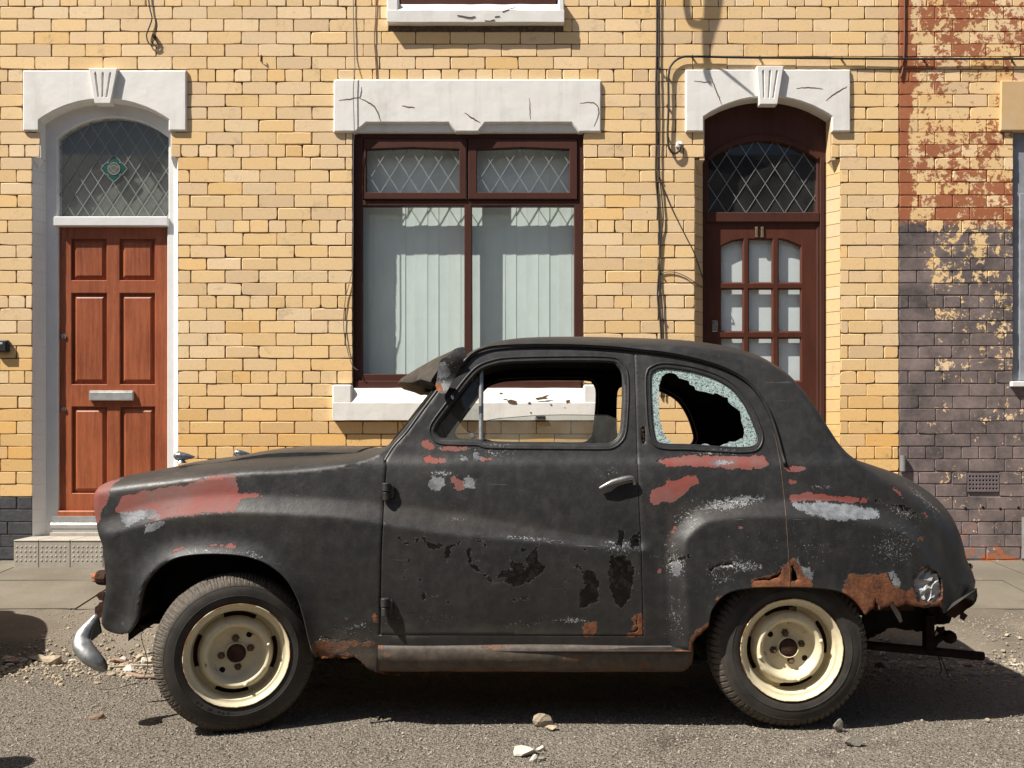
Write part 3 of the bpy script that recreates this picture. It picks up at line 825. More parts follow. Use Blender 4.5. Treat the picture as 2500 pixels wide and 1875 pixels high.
# ---- timber frames: pixel rect at a given depth
def lattice(mb, poly, pitch, slope, y, wd=.0045, ph=0.0, th=.0025):
    xs_ = [p[0] for p in poly]; zs_ = [p[1] for p in poly]
    z0, z1 = min(zs_), max(zs_); W = (z1 - z0) / slope
    for sgn in (1, -1):
        x = min(xs_) - W - pitch * 2 + ph
        while x < max(xs_) + W + pitch:
            a = np.array([x, z0]); b = np.array([x + sgn * W, z1])
            ts = []
            for i in range(len(poly)):
                p = np.array(poly[i]); q = np.array(poly[(i + 1) % len(poly)])
                d = b - a; e = q - p; den = d[0] * e[1] - d[1] * e[0]
                if abs(den) < 1e-12: continue
                t = ((p - a)[0] * e[1] - (p - a)[1] * e[0]) / den; s_ = ((p - a)[0] * d[1] - (p - a)[1] * d[0]) / den
                if 0 <= s_ <= 1: ts.append(t)
            ts.sort()
            for t0, t1 in zip(ts[::2], ts[1::2]):
                p = a + (b - a) * t0; q = a + (b - a) * t1
                mb.bar(p, q, wd, y - (th if sgn > 0 else th * .55), y)
            x += pitch
FY = WY + .074                                       # frame plane
def PX(u, y): return WX(u, y)
def rect(u0, u1, v0, v1, y): return [(PX(u0, y), WZ(v1, y)), (PX(u1, y), WZ(v1, y)), (PX(u1, y), WZ(v0, y)), (PX(u0, y), WZ(v0, y))]
win = MB()
wy = WY + .036
outer = [(WX(861), WZ(965)), (WX(1424), WZ(965)), (WX(1424), WZ(285)), (WX(861), WZ(285))]
Rw2 = lambda a, b: (780 + a / 3.0722, 100 + b / 3.0722)
lt = rect(*[780 + q / 3.0722 for q in (330, 1105)], *[100 + q / 3.0722 for q in (735, 1193)], wy)
rt = rect(*[780 + q / 3.0722 for q in (1113, 1937)], *[100 + q / 3.0722 for q in (735, 1193)], wy)
lb = rect(*[780 + q / 3.0722 for q in (318, 1086)], 502, 913, wy)
rb = rect(*[780 + q / 3.0722 for q in (1143, 1911)], 502, 913, wy)
win.plate(outer, [lt, rt, lb, rb], wy, wy + .06, .004)
wf = win.build('window_frame', M['brownframe'], house)
bt = MB(); bt.box(WX(866), WX(1420), wy - .016, wy + .001, WZ(948, wy), WZ(930, wy), .004); bt.build('bottom_rail', M['brownframe'], wf)
for q, (ua, ub) in ((lt, (350, 1048)), (rt, (1180, 1875))):
    m = MB(); hl = rect(780 + ua / 3.0722, 780 + ub / 3.0722, 100 + 812 / 3.0722, 100 + 1135 / 3.0722, wy - .012)
    top = hl[3][1]; mid = (hl[0][0] + hl[1][0]) / 2
    hl = hl[:2] + [hl[2]] + [(mid, top + .012)] + [hl[3]]
    m.plate([(q[0][0] + .003, q[0][1] + .003), (q[1][0] - .003, q[1][1] + .003), (q[2][0] - .003, q[2][1] - .003), (q[3][0] + .003, q[3][1] - .003)], [hl], wy - .012, wy + .03, .004)
    cs = m.build('top_casement', M['brownframe'], wf)
    gm = MB(); gm.sheet([(p[0] + (.004 if i in (1, 2) else -.004), p[1]) for i, p in enumerate(hl[:2] + [hl[2], hl[4]])], wy + .012)
    gm.build('pane', M['glass'], cs)
    lm = MB(); lattice(lm, hl, .1325, 1.57, wy + .0095, .0052, .02); lm.build('leading', M['lead'], cs)
for q in (lb, rb):
    gm = MB(); gm.sheet([(q[0][0] - .004, q[0][1] - .004), (q[1][0] + .004, q[1][1] - .004), (q[2][0] + .004, q[2][1] + .004), (q[3][0] - .004, q[3][1] + .004)], wy + .022)
    gm.build('pane', M['glass'], wf)
bl = MB(); yb = wy + .114; x = WX(850, yb); zt_, zb_ = WZ(290, yb), WZ(952, yb)
while x < WX(1440, yb):
    n = 7; vs = []; wd = .089
    for i in range(n + 1):
        t = i / n; vs += [(x + wd * t, yb - .0012 * t + .0008 * math.sin(math.pi * t) + .001 * math.sin(x * 31), zt_), (x + wd * t, yb - .0012 * t + .0008 * math.sin(math.pi * t) + .0015 * math.sin(x * 57), zb_)]
    bl.add(vs, [(2 * i, 2 * i + 1, 2 * i + 3, 2 * i + 2) for i in range(n)]); x += .0765
bl.box(WX(850, yb), WX(1440, yb), yb - .02, yb + .02, WZ(292, yb), WZ(280, yb))
bl.build('vertical_blind', M['blind'], wf, smooth=True, sharp=50)
# upper window (its foot is in the picture)
win = MB(); win.plate([(WX(975), WZ(16)), (WX(1362), WZ(16)), (WX(1362), 5.85), (WX(975), 5.85)], [hole_rect(WX(1000), WX(1158), WZ(-28), 5.7), hole_rect(WX(1175), WX(1335), WZ(-28), 5.7)], WY + .03, WY + .09, .004)
win.box(WX(978), WX(1358), WY + .008, WY + .031, WZ(12), WZ(-6), .004)
uf = win.build('window_frame', M['brownframe'], house)
gm = MB(); gm.sheet(hole_rect(WX(990), WX(1345), WZ(-25), 5.75), WY + .06); gm.build('pane', M['glass'], uf)

# ---- door reveals (chamfered jamb bricks)
def reveal(name_, d, vtop, mat):
    xo0, xo1, xi0, xi1 = d
    for sx, xo, xi in ((1, xo0, xi0), (-1, xo1, xi1)):
        B_ = MB(); cols = []; z = WZ(vtop)
        while z > .1:
            za, zb2 = z - .0018, z - CO + .0018
            j = random.uniform(-.0012, .0012)
            prof = [(xo - sx * .001, WY + .001 + j), (xi + sx * .004, WY + .071 + j), (xi + sx * .004, WY + .30), (xo - sx * .03, WY + .30), (xo - sx * .03, WY + .012), (xo - sx * .001, WY + .012)]
            n = len(prof); vs = [(p[0], p[1], za) for p in prof] + [(p[0], p[1], zb2) for p in prof]
            fs = [(i, (i + 1) % n, n + (i + 1) % n, n + i) for i in range(n)] + [tuple(range(n)), tuple(range(n, 2 * n))[::-1]]
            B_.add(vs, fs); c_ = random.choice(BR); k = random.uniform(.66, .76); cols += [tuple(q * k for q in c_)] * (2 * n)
            z -= CO
        o = len(B_.v); z = WZ(vtop)
        B_.add([(xo, WY, z), (xi, WY, z), (xi, WY + abs(xi - xo), z), ((xo + xi) / 2, WY + abs(xi - xo) / 2, z - .075)], [(0, 1, 3), (1, 2, 3), (0, 3, 2), (0, 2, 1)])
        B_.box(xi - sx * .03, xi + sx * .003, WY + .004, WY + .30, z + .002, WZ(225)); cols += [(.60, .44, .25)] * (len(B_.v) - o)
        o = B_.build(name_, mat, house, recalc=True)
        a = o.data.attributes.new('bcol', 'FLOAT_COLOR', 'POINT'); a.data.foreach_set('color', [q for c in cols for q in (*c, 1.0)])
        mj = MB(); mj.add([(xo, WY + .006, .1), (xi + sx * .003, WY + .074, .1), (xi + sx * .003, WY + .3, .1), (xo, WY + .006, WZ(vtop)), (xi + sx * .003, WY + .074, WZ(vtop)), (xi + sx * .003, WY + .3, WZ(vtop))], [(0, 1, 4, 3), (1, 2, 5, 4)])
        mj.build('reveal_joint', M['mortar'] if mat is M['brick'] else M['whiteframe'], o)
reveal('door_reveal', ld, 385, M['white']); reveal('door_reveal', rd, 391, M['brick'])
wp = MB()                                            # flat white quoin band either side of the red door
# ---- left (red) door
D1 = empty('front_door', (WX(270), FY, LFLOOR), None); D1.parent = house; D1.matrix_parent_inverse = wm(house).inverted()
fy = FY
arc = arcpts(PX(140, fy), WZ(336, fy), PX(411, fy), WZ(336, fy), WZ(286, fy))
gl = [(PX(140, fy), WZ(529, fy))] + arc[:0]
glass_poly = [(PX(140, fy), WZ(529, fy)), (PX(411, fy), WZ(529, fy))] + arc[::-1]
leaf_hole = [(PX(141, fy), .2), (PX(408, fy), .2), (PX(408, fy), WZ(553, fy)), (PX(141, fy), WZ(553, fy))]
fr = MB(); fr.plate([(ld[2] - .01, .19), (ld[3] + .01, .19), (ld[3] + .01, WZ(225)), (ld[2] - .01, WZ(225))], [glass_poly, leaf_hole], fy, fy + .07, .006)
fr.box(PX(134, fy), PX(412, fy), fy - .022, fy + .01, WZ(553, fy), WZ(530, fy), .005)
frame1 = fr.build('door_frame', M['whiteframe'], D1)
gm = MB(); gm.sheet(glass_poly, fy + .036); fl = gm.build('fanlight_pane', M['glass'], D1)
gm = MB(); gm.sheet(glass_poly, fy + .078); gm.build('fanlight_backing', M['hall'], D1)  # backing sheet added so the fanlight looks lighter
lm = MB(); lattice(lm, glass_poly, .1035, 1.55, fy + .033, .0042, .03); lm.build('leading', M['lead'], fl)
cx, cz = PX(274, fy), WZ(409, fy)
for a in range(4):
    an = a * math.pi / 2; d = Vector((math.cos(an), math.sin(an))); n_ = Vector((-d.y, d.x))
    q = [(-.1, 0), (.35, .55), (.75, .55), (1.0, .28), (1.22, 0), (1.0, -.28), (.75, -.55), (.35, -.55)]
    pl = [(cx + (d.x * s_ + n_.x * t_) * .072 , cz + (d.y * s_ + n_.y * t_) * .072) for s_, t_ in q]
    ro = MB(); ro.plate(pl, [], fy + .0295, fy + .032); ro.build('rose_petal', M['green'], fl)
ro = MB(); ro.plate([(cx + .040 * math.cos(q), cz + .040 * math.sin(q)) for q in [2 * math.pi * i / 24 for i in range(24)]], [], fy + .0275, fy + .032)
ro.build('rose_centre', M['palegreen'], fl)
ro = MB()
ring = [(cx + .041 * math.cos(q), cz + .041 * math.sin(q)) for q in [2 * math.pi * i / 24 for i in range(25)]]
for p, q in zip(ring, ring[1:]): ro.bar(p, q, .004, fy + .0265, fy + .030)
for L in ([(-.036, .010), (.0, .022), (.036, .006)], [(-.03, .02), (-.012, -.01), (.02, -.03)], [(.03, .02), (.01, -.008), (-.022, -.03)]):
    for p, q in zip(L, L[1:]): ro.bar((cx + p[0], cz + p[1]), (cx + q[0], cz + q[1]), .003, fy + .0265, fy + .030)
for a in range(4):
    an = a * math.pi / 2; d = Vector((math.cos(an), math.sin(an))); n_ = Vector((-d.y, d.x))
    q = [(.45, .58), (.75, .58), (1.02, .30), (1.25, 0), (1.02, -.30), (.75, -.58), (.45, -.58)]
    pl = [(cx + (d.x * s_ + n_.x * t_) * .072 , cz + (d.y * s_ + n_.y * t_) * .072) for s_, t_ in q]
    for p, r_ in zip(pl, pl[1:]): ro.bar(p, r_, .0035, fy + .0280, fy + .0325)
ro.build('rose_leading', M['lead'], fl)
yy = fy + .024                                       # door leaf face
def U1(x, y_): return (PX(0 + x / 3.318, yy), WZ(550 + y_ / 3.318, yy))
def prect(x0, x1, y0, y1):
    a = U1(x0, y1); b = U1(x1, y0); return [(a[0], a[1]), (b[0], a[1]), (b[0], b[1]), (a[0], b[1])]
zb1 = WZ(1262, yy)
panels = [prect(577, 862, 110, 445), prect(968, 1252, 110, 445), prect(580, 865, 550, 1288), prect(971, 1254, 550, 1288), prect(583, 866, 1470, 2170), prect(974, 1256, 1470, 2170)]
lf = MB(); lo = [(PX(139, yy), zb1), (PX(411, yy), zb1), (PX(411, yy), WZ(551, yy)), (PX(139, yy), WZ(551, yy))]
lf.plate(lo, panels, yy, yy + .021, .004)
lf.box(lo[0][0], lo[1][0], yy + .0225, yy + .04, zb1, lo[2][1])
for p in panels:
    (x0, z0), (x1, z1) = p[0], p[2]; i1, i2 = .010, .034
    ya, yb_ = yy + .020, yy + .006
    vs = [(x0 + i1, ya, z0 + i1), (x1 - i1, ya, z0 + i1), (x1 - i1, ya, z1 - i1), (x0 + i1, ya, z1 - i1), (x0 + i2, yb_, z0 + i2), (x1 - i2, yb_, z0 + i2), (x1 - i2, yb_, z1 - i2), (x0 + i2, yb_, z1 - i2),
          (x0, ya + .0005, z0), (x1, ya + .0005, z0), (x1, ya + .0005, z1), (x0, ya + .0005, z1)]
    lf.add(vs, [(4, 5, 6, 7)] + [(i, (i + 1) % 4, 4 + (i + 1) % 4, 4 + i) for i in range(4)] + [(8 + i, 8 + (i + 1) % 4, (i + 1) % 4, i) for i in range(4)])
lf.box(lo[0][0] + .01, lo[1][0] - .01, yy - .028, yy, zb1 - .002, WZ(1246, yy), .008)
leaf1 = lf.build('door_leaf', M['reddoor'], D1)
lb_ = MB(); a = U1(732, 1420); b = U1(1088, 1342)
lb_.box(a[0], b[0], yy - .022, yy, a[1], b[1], .003); lb_.box(a[0] + .006, b[0] - .003, yy - .027, yy - .021, a[1] + .003, b[1] - .010, .002)
lb_.build('letter_plate', M['alu'], leaf1)
for (px_, py_, r_) in ((515, 898, .020), (517, 1492, .017)):
    k = MB(); c0 = U1(px_, py_)
    k.revolve([(0.0, .012), (r_ * .45, .012), (r_ * .5, .009), (r_ * .85, .009), (r_, .004), (r_, -.004)], 24, Vector((c0[0], yy, c0[1])), Matrix.Identity(3))
    k.box(c0[0] - .002, c0[0] + .002, yy - .0135, yy - .01, c0[1] - .006, c0[1] + .006)
    k.build('lock', M['chrome'], leaf1)
th = MB(); th.tube([(PX(128, WY + .07), WY + .06, WZ(1283, WY + .06)), (PX(430, WY + .07), WY + .06, WZ(1283, WY + .06))], .024, 14)
th.box(WX(120), WX(430), WY + .045, WY + .2, WZ(1262), WZ(1300, WY + .045)); th.build('threshold_bar', M['alu'], D1, smooth=True, sharp=40)
# tiled step
stp = MB(); x = WX(33, 2.78); ys0 = 2.78
zt_ = WZ(1322, ys0); zb_ = gz(ys0) - .02
widths = [.165, .205, .215, .215, .19]
for w_ in widths:
    stp.box(x + .0015, x + w_ - .0015, ys0, ys0 + .012, zb_, zt_ - .0005, .003)
    for i in range(int(w_ / .030)):
        for j in range(5):
            cx_, cz_ = x + .018 + i * .030 + (.004 if j % 2 else 0), zb_ + .055 + j * .030
            if cz_ < zt_ - .012 and cx_ < x + w_ - .01: stp.revolve([(0, .003), (.005, .0022), (.0075, 0)], 8, Vector((cx_, ys0, cz_)), Matrix.Identity(3))
    stp.box(x + .0015, x + w_ - .0015, ys0 - .003, WY + .10, zt_, zt_ + .010, .003)
    x += w_
stp.box(WX(33, 2.78) + .01, x - .01, ys0 + .011, WY + .1, zb_, zt_ - .001)
tag(stp.build('door_step', M['tile']), 'beige tiled doorstep with raised dots under the red front door', 'doorstep')
ub = MB(); ub.box(WX(118), WX(440), WY + .02, WY + .2, zt_ - .02, WZ(1300, WY + .045) + .001, .002); ub.build('riser_tile', M['tile'], D1)

# ---- right (brown) door, number 11
D2 = empty('front_door', (WX(1874), FY, .3), None); D2.parent = house; D2.matrix_parent_inverse = wm(house).inverted()
fy = WY + .098
gp = [(PX(1729, fy), WZ(518, fy)), (PX(1994, fy), WZ(518, fy))] + arcpts(PX(1729, fy), WZ(391, fy), PX(1994, fy), WZ(391, fy), WZ(343, fy))[::-1]
lh = [(PX(1727, fy), .2), (PX(1994, fy), .2), (PX(1994, fy), WZ(544, fy)), (PX(1727, fy), WZ(544, fy))]
fr = MB(); fr.plate([(rd[2] - .01, .19), (rd[3] + .01, .19), (rd[3] + .01, WZ(220)), (rd[2] - .01, WZ(220))], [gp, lh], fy, fy + .07, .006)
# raised arched bead round the fanlight and a side stop
a1 = arcpts(PX(1722, fy), WZ(386, fy), PX(2001, fy), WZ(386, fy), WZ(330, fy)); a2 = arcpts(PX(1730, fy), WZ(391, fy), PX(1993, fy), WZ(391, fy), WZ(343, fy))
fr.plate(a1 + a2[::-1], [], fy - .014, fy + .002, .004)
fr.box(PX(2001, fy), PX(2012, fy), fy - .014, fy + .002, .2, WZ(388, fy), .004); fr.box(PX(1714, fy), PX(1722, fy), fy - .014, fy + .002, .2, WZ(388, fy), .004)
fr.box(PX(1722, fy), PX(2000, fy), fy - .013, fy + .01, WZ(543, fy), WZ(519, fy), .005)
frame2 = fr.build('door_frame', M['brownframe'], D2)
gm = MB(); gm.sheet(gp, fy + .026); fl2 = gm.build('fanlight_pane', M['glass'], D2)
lm = MB(); lattice(lm, gp, .1325, 1.53, fy + .024, .0040, .055); lm.build('leading', M['lead'], fl2)
yy = fy + .006
def U2(x, y_): return (PX(1600 + x / 3.0164, yy), WZ(500 + y_ / 3.0164, yy))
def pr2(x0, x1, y0, y1):
    a = U2(x0, y1); b = U2(x1, y0); return [(a[0], a[1]), (b[0], a[1]), (b[0], b[1]), (a[0], b[1])]
holes = []
for ci, (xa_, xb_) in enumerate(((488, 643), (693, 858), (912, 1068))):
    for ri, (ya_, yb2) in enumerate(((258, 568), (624, 928), (986, 1292))):
        q = pr2(xa_, xb_, ya_, yb2)
        if ri == 0 and ci == 0: q = [q[0], q[1], q[2], (U2(565, 272)), (U2(520, 292)), U2(488, 308)]
        if ri == 0 and ci == 2: q = [q[0], q[1], U2(1068, 308), U2(1020, 288), U2(970, 268), U2(925, 256), q[3]]
        holes.append(q)
lf = MB(); lo = [(PX(1722, yy), .3), (PX(1999, yy), .3), (PX(1999, yy), WZ(538, yy)), (PX(1722, yy), WZ(538, yy))]
lf.plate(lo, holes, yy, yy + .018, .011)
leaf2 = lf.build('door_leaf', M['browndoor'], D2)
for h in holes:
    gm = MB(); gm.sheet(h, yy + .0185); gm.build('pane', M['glass'], leaf2)
bd = MB(); bd.box(lo[0][0], lo[1][0], yy + .046, yy + .052, .3, lo[2][1] - .02); bd.build('backing_board', M['board'], leaf2)
for px_ in (744, 787):
    k = MB(); a = U2(px_ - 9, 240); b = U2(px_ + 9, 163)
    k.box(a[0] + .0005, b[0] - .0005, yy - .010, yy, a[1], b[1], .0015)
    k.box(a[0] - .004, b[0] + .004, yy - .009, yy, a[1], a[1] + .006, .001)
    k.box(a[0] - .004, a[0] + .003, yy - .009, yy, b[1] - .012, b[1] - .004, .001)
    k.build('number_digit', M['brass'], leaf2)
k = MB(); a = U2(414, 935); b = U2(458, 850)
k.box(a[0], b[0], yy - .008, yy, a[1], b[1], .003)
c0 = ((a[0] + b[0]) / 2, b[1] - .012)
k.revolve([(0, .018), (.012, .018), (.0145, .010), (.0145, 0)], 18, Vector((c0[0], yy - .001, c0[1])), Matrix.Identity(3))
k.build('lock', M['chrome'], leaf2, smooth=True, sharp=35)

# ================================================================ painted house to the right
H2 = empty('painted_house', (XB + 1.8, WY, .27), 'brick house front with flaking red paint above and worn grey purple paint below', 'house')
B = Bricks(); lay(B, XB + .0015, 8.0); B.build('brick_wall', M['pbrick'], H2)
HX = WX(2474)
o = mortar('mortar', XB + .001, 8.0, [hole_rect(HX, HX + 1.45, WZ(940), WZ(300)), hole_rect(HX, HX + 1.1, WZ(-60), 5.9), hole_rect(WX(2362), WX(2439), WZ(1201), WZ(1155))], M['pjoint'], H2)
a_ = o.data.attributes.new('bcol', 'FLOAT_COLOR', 'POINT'); a_.data.foreach_set('color', [q for _ in o.data.vertices for q in (.20, .13, .09, 1.0)])
m = MB(); m.plate(densify([(WX(2439), WZ(321)), (HX + 1.6, WZ(321)), (HX + 1.6, WZ(199)), (WX(2441), WZ(199))], .08, True), [], WY - .020, WY + .10, .006)
m.build('window_lintel', M['yellowlintel'], H2)
m = MB(); m.plate([(HX, WZ(938)), (HX + 1.45, WZ(938)), (HX + 1.45, WZ(290)), (HX, WZ(290))], [hole_rect(PX(2506, wy), HX + .7, WZ(455, wy), WZ(345, wy)), hole_rect(PX(2508, wy), HX + .7, WZ(915, wy), WZ(482, wy))], WY + .03, WY + .1, .006)
m.box(PX(2487, wy), PX(2506, wy), WY + .022, WY + .031, WZ(928), WZ(470), .003)
f2 = m.build('window_frame', M['greyframe'], H2)
m = MB(); m.plate(hole_rect(PX(2487, wy), HX + .7, WZ(462, wy), WZ(340, wy)), [hole_rect(PX(2499, wy), HX + .66, WZ(452, wy), WZ(352, wy))], WY + .038, WY + .08, .003); m.build('top_casement', M['whiteframe'], f2)
m = MB(); m.sheet(hole_rect(PX(2480, wy), HX + 1.4, WZ(930), WZ(330)), WY + .075); m.build('pane', M['glass'], f2)
m = MB(); m.box(WX(2471, WY - .03), HX + 1.5, WY - .032, WY + .08, WZ(944, WY - .03), WZ(931, WY - .03), .004); m.build('window_sill', M['whiteframe'], H2)
ab = MB(); ua, ub_, va, vb = WX(2362), WX(2439), WZ(1201), WZ(1155)
hs = []
for i in range(9):
    for j in range(4):
        cx_ = ua + (ub_ - ua) * (.075 + .106 * i); cz_ = va + (vb - va) * (.18 + .215 * j); hs.append(hole_rect(cx_ - .0062, cx_ + .0062, cz_ - .0062, cz_ + .0062))
ab.plate([(ua + .001, va + .001), (ub_ - .001, va + .001), (ub_ - .001, vb - .001), (ua + .001, vb - .001)], hs, WY - .004, WY + .02, .001); ab.box(ua, ub_, WY + .021, WY + .06, va, vb, 0, 1)
ab.build('air_brick', [M['iron'], M['dark']], H2)
pp = MB(); pp.tube([(WX(2497), WY - .03, WZ(1262)), (WX(2497), WY - .03, WZ(1361))], .022, 14, caps=True); pp.build('drain_stub', M['pipe'], H2, smooth=True, sharp=40)
pp = MB(); pp.tube([(WX(2201), WY - .022, WZ(1112)), (WX(2201), WY - .022, WZ(1150))], .020, 14); pp.build('pipe_stub', M['pipe'], H2, smooth=True, sharp=40)
for u_, v_ in ((2357, 1241), (2400, 1239), (2442, 1242), (2486, 1239)):
    wh = MB(); wh.revolve([(0, .0015), (.0075, .0015), (.009, 0)], 10, Vector((WX(u_), WY - .0015, WZ(v_))), Matrix.Identity(3)); wh.build('weep_hole', M['dark'], H2)
rf = MB(); rf.add([(XB, WY - .2, 6.3), (8, WY - .2, 6.3), (8, WY + 4, 8.6), (XB, WY + 4, 8.6), (XB, WY + 8, 6.3), (8, WY + 8, 6.3)], [(0, 1, 2, 3), (3, 2, 5, 4)]); rf.build('roof', M['slate'], H2)
# opposite terrace behind the camera: lights and mirrors in the glass
OP = empty('opposite_terrace', (0, -10.5, 0), 'plain brick terrace across the street', 'house')
m = MB(); m.box(-26, 26, -15, -10.5, 0, 5.6); m.build('brick_wall', M['mortar'], OP)
m = MB(); m.add([(-26, -10.2, 5.6), (26, -10.2, 5.6), (26, -13, 7.8), (-26, -13, 7.8), (-26, -15.4, 5.6), (26, -15.4, 5.6)], [(0, 1, 2, 3), (3, 2, 5, 4)]); m.build('roof', M['slate'], OP)
for i in range(9):
    m = MB(); m.box(-24 + 5.6 * i, -23 + 5.6 * i, -13.4, -12.6, 7.3, 8.7); m.build('chimney', M['mortar'], OP)
    for za, zb in ((1.2, 2.6), (3.6, 4.8)):
        m = MB(); m.box(-24.6 + 5.6 * i, -23.2 + 5.6 * i, -10.5, -10.46, za, zb); m.build('window', M['white'], OP)

# ================================================================ cables and small fittings on the wall
def cable(name, pts, r, mat, label, y=WY - .012, cat='cable', group=None, clips=()):
    L = smooth_line([(WX(p[0]), WZ(p[1]), (p[2] if len(p) > 2 else y)) for p in pts], .03)
    m = MB(); m.tube([(p[0], p[2], p[1]) for p in L], r, 7)
    o = m.build(name, M[mat], smooth=True); tag(o, label, cat, group)
    if clips:
        for u_, v_ in clips:
            c = MB(); c.box(WX(u_) - .006, WX(u_) + .006, WY - .022, WY, WZ(v_) - .005, WZ(v_) + .005, .002); c.tube([(WX(u_), WY - .004, WZ(v_) + .008), (WX(u_), WY - .020, WZ(v_) + .008)], .0035, 6)
            c.build('cable_clip', M['cable'], o)
    return o
fx = lambda L: [tuple([a[0] * 1.1302, a[1] * 1.1302] + list(a[2:])) for a in L]
cable('wall_cable', fx([(763, -60), (764, 40), (766, 120), (768, 160, WY - .03), (765, 200, WY - .035), (767, 292, WY - .03), (764, 330), (763, 560), (758, 600), (746, 650), (743, 710), (752, 760), (763, 792), (775, 800)]), .0028, 'greycable', 'thin grey wire hanging over the left end of the white window lintel', WY - .010)
cable('wall_cable', fx([(812, -60), (812, 30), (809, 80), (811, 120), (814, 172)]), .0032, 'redcable', 'thin dark wire running down the bricks to the top of the white window lintel', WY - .006)
cable('wall_cable', fx([(1418, -60), (1418, 100), (1416, 200), (1417, 300), (1416, 380), (1422, 460), (1424, 560), (1420, 640), (1427, 720), (1428, 860)]), .0052, 'cable', 'thick black cable, left of the pair between window and brown door', WY - .008, clips=[])
cable('wall_cable', fx([(1424, -60), (1423, 110), (1425, 260), (1424, 340), (1425, 385), (1432, 470), (1426, 520), (1424, 600), (1429, 650), (1433, 730), (1434, 860)]), .0045, 'cable', 'clipped black cable, right of the pair between window and brown door', WY - .012, clips=fx([(1424, 150), (1424, 385), (1426, 590), (1431, 690)]))
cable('wall_cable', fx([(1425, 390), (1450, 450), (1480, 510), (1500, 550), (1522, 600, WY + .05)]), .0034, 'cable', 'thin black wire slanting from the cable pair to the left jamb of the brown door', WY - .010)
cable('wall_cable', fx([(1424, 640), (1422, 605), (1430, 590), (1455, 588), (1480, 597), (1500, 610), (1522, 618, WY + .05)]), .0034, 'greycable', 'thin wire arching from the cable pair to the left jamb of the brown door', WY - .008)
cable('wall_cable', fx([(2700, 131), (2212, 130), (1940, 130), (1700, 128), (1600, 127), (1500, 125), (1470, 127), (1450, 142), (1443, 165), (1443, 230), (1441, 290), (1444, 322), (1455, 334), (1466, 328), (1469, 315)]), .0076, 'cable', 'black cable clipped along the bricks above the brown door and hooked down beside its lintel', WY - .022,
      clips=fx([(1495, 124), (1640, 126), (1817, 128), (1995, 130), (2185, 130), (1443, 168), (1441, 230), (1443, 300)]))
k = MB(); k.box(WX(1657) - .02, WX(1657) + .016, WY - .016, WY + .004, WZ(362), WZ(349), .006); k.tube([(WX(1659), WY - .02, WZ(350)), (WX(1658), WY - .002, WZ(354))], .014, 10)
tag(k.build('cable_plug', M['whiteframe'], smooth=True, sharp=40), 'small white sealant blob where the hooked cable enters the bricks', 'plug')
cable('wall_cable', fx([(1953, -60), (1953, 60), (1951, 135), (1945, 170)]), .0055, 'redcable', 'reddish painted cable beside the party line at the top of the wall', WY - .008)
cable('wall_cable', fx([(318, -60), (324, 12), (330, 40), (325, 58), (318, 78), (323, 95), (333, 101), (342, 96), (337, 86), (330, 92), (334, 100)]), .0045, 'cable', 'black wire with a looped end hanging at the top left of the wall', WY - .014)
k = MB(); k.revolve([(0, .026), (.011, .026), (.014, .012), (.012, 0)], 12, Vector((WX(378), WY, WZ(90))), Matrix.Identity(3)); tag(k.build('wall_hook', M['darkrust'], smooth=True, sharp=40), 'rusty fixing in a hole beside the looped wire', 'hook')
k = MB(); k.tube([(WX(640), WY - .02, WZ(137)), (WX(639), WY - .022, WZ(142)), (WX(637), WY - .006, WZ(150)), (WX(640), WY, WZ(138))], .004, 6); tag(k.build('wall_hook', M['darkrust']), 'small rusty nail in the bricks right of the arched white lintel', 'hook')
# key safe at the left edge
ks = empty('key_safe', (WX(8), WY, WZ(843)), 'black key safe box with number buttons at the left edge of the wall', 'key safe')
k = MB(); k.box(WX(-10), WX(25), WY - .034, WY, WZ(861), WZ(831), .006); k.box(WX(-8), WX(21), WY - .040, WY - .033, WZ(858), WZ(833), .003); k.build('case', M['plastic'], ks)
k = MB()
for i in range(4): k.box(WX(1.5 + 3.3 * i), WX(3.7 + 3.3 * i), WY - .0425, WY - .039, WZ(842), WZ(837), .0005)
k.build('digit_wheels', M['whiteframe'], ks)
# bracket whose shadow falls over the brown door (it hangs above the picture)
lb2 = empty('wall_bracket', (WX(1640), WY, WZ(-60)), 'dark steel bracket arm fixed to the wall above the brown door', 'bracket')
def shadow_src(u, v, dpt):
    """a point dpt in front of the wall whose sun shadow lands on pixel (u, v) of the wall"""
    t = dpt / SUN.y
    return Vector((WX(u), WY, WZ(v))) - SUN * t
k = MB(); pts = [shadow_src(1752, -150, .42), shadow_src(1740, 20, .36), shadow_src(1723, 120, .34), shadow_src(1732, 175, .33), shadow_src(1742, 222, .32)]
k.tube(pts, [.034, .027, .0125, .018, .012], 12); k.build('arm', M['darkrust'], lb2, smooth=True)
k = MB(); k.tube([shadow_src(1738, 160, .33), shadow_src(1790, 205, .33), shadow_src(1852, 255, .33)], [.0075, .0085, .006], 8); k.build('strut', M['darkrust'], lb2, smooth=True)
k = MB(); k.tube([shadow_src(1675, -150, .38), shadow_src(1677, 20, .34), shadow_src(1683, 55, .32), shadow_src(1712, 62, .31), shadow_src(1728, 45, .31)], [.010, .013, .014, .012, .006], 8); k.build('hook', M['darkrust'], lb2, smooth=True)
k = MB(); k.tube([shadow_src(1742, -150, .42), shadow_src(1742, -150, .42) + Vector((0, .36, -.0))], .02, 8); k.tube([shadow_src(1675, -150, .38), shadow_src(1742, -150, .42)], .02, 8); k.build('wall_plate', M['darkrust'], lb2)
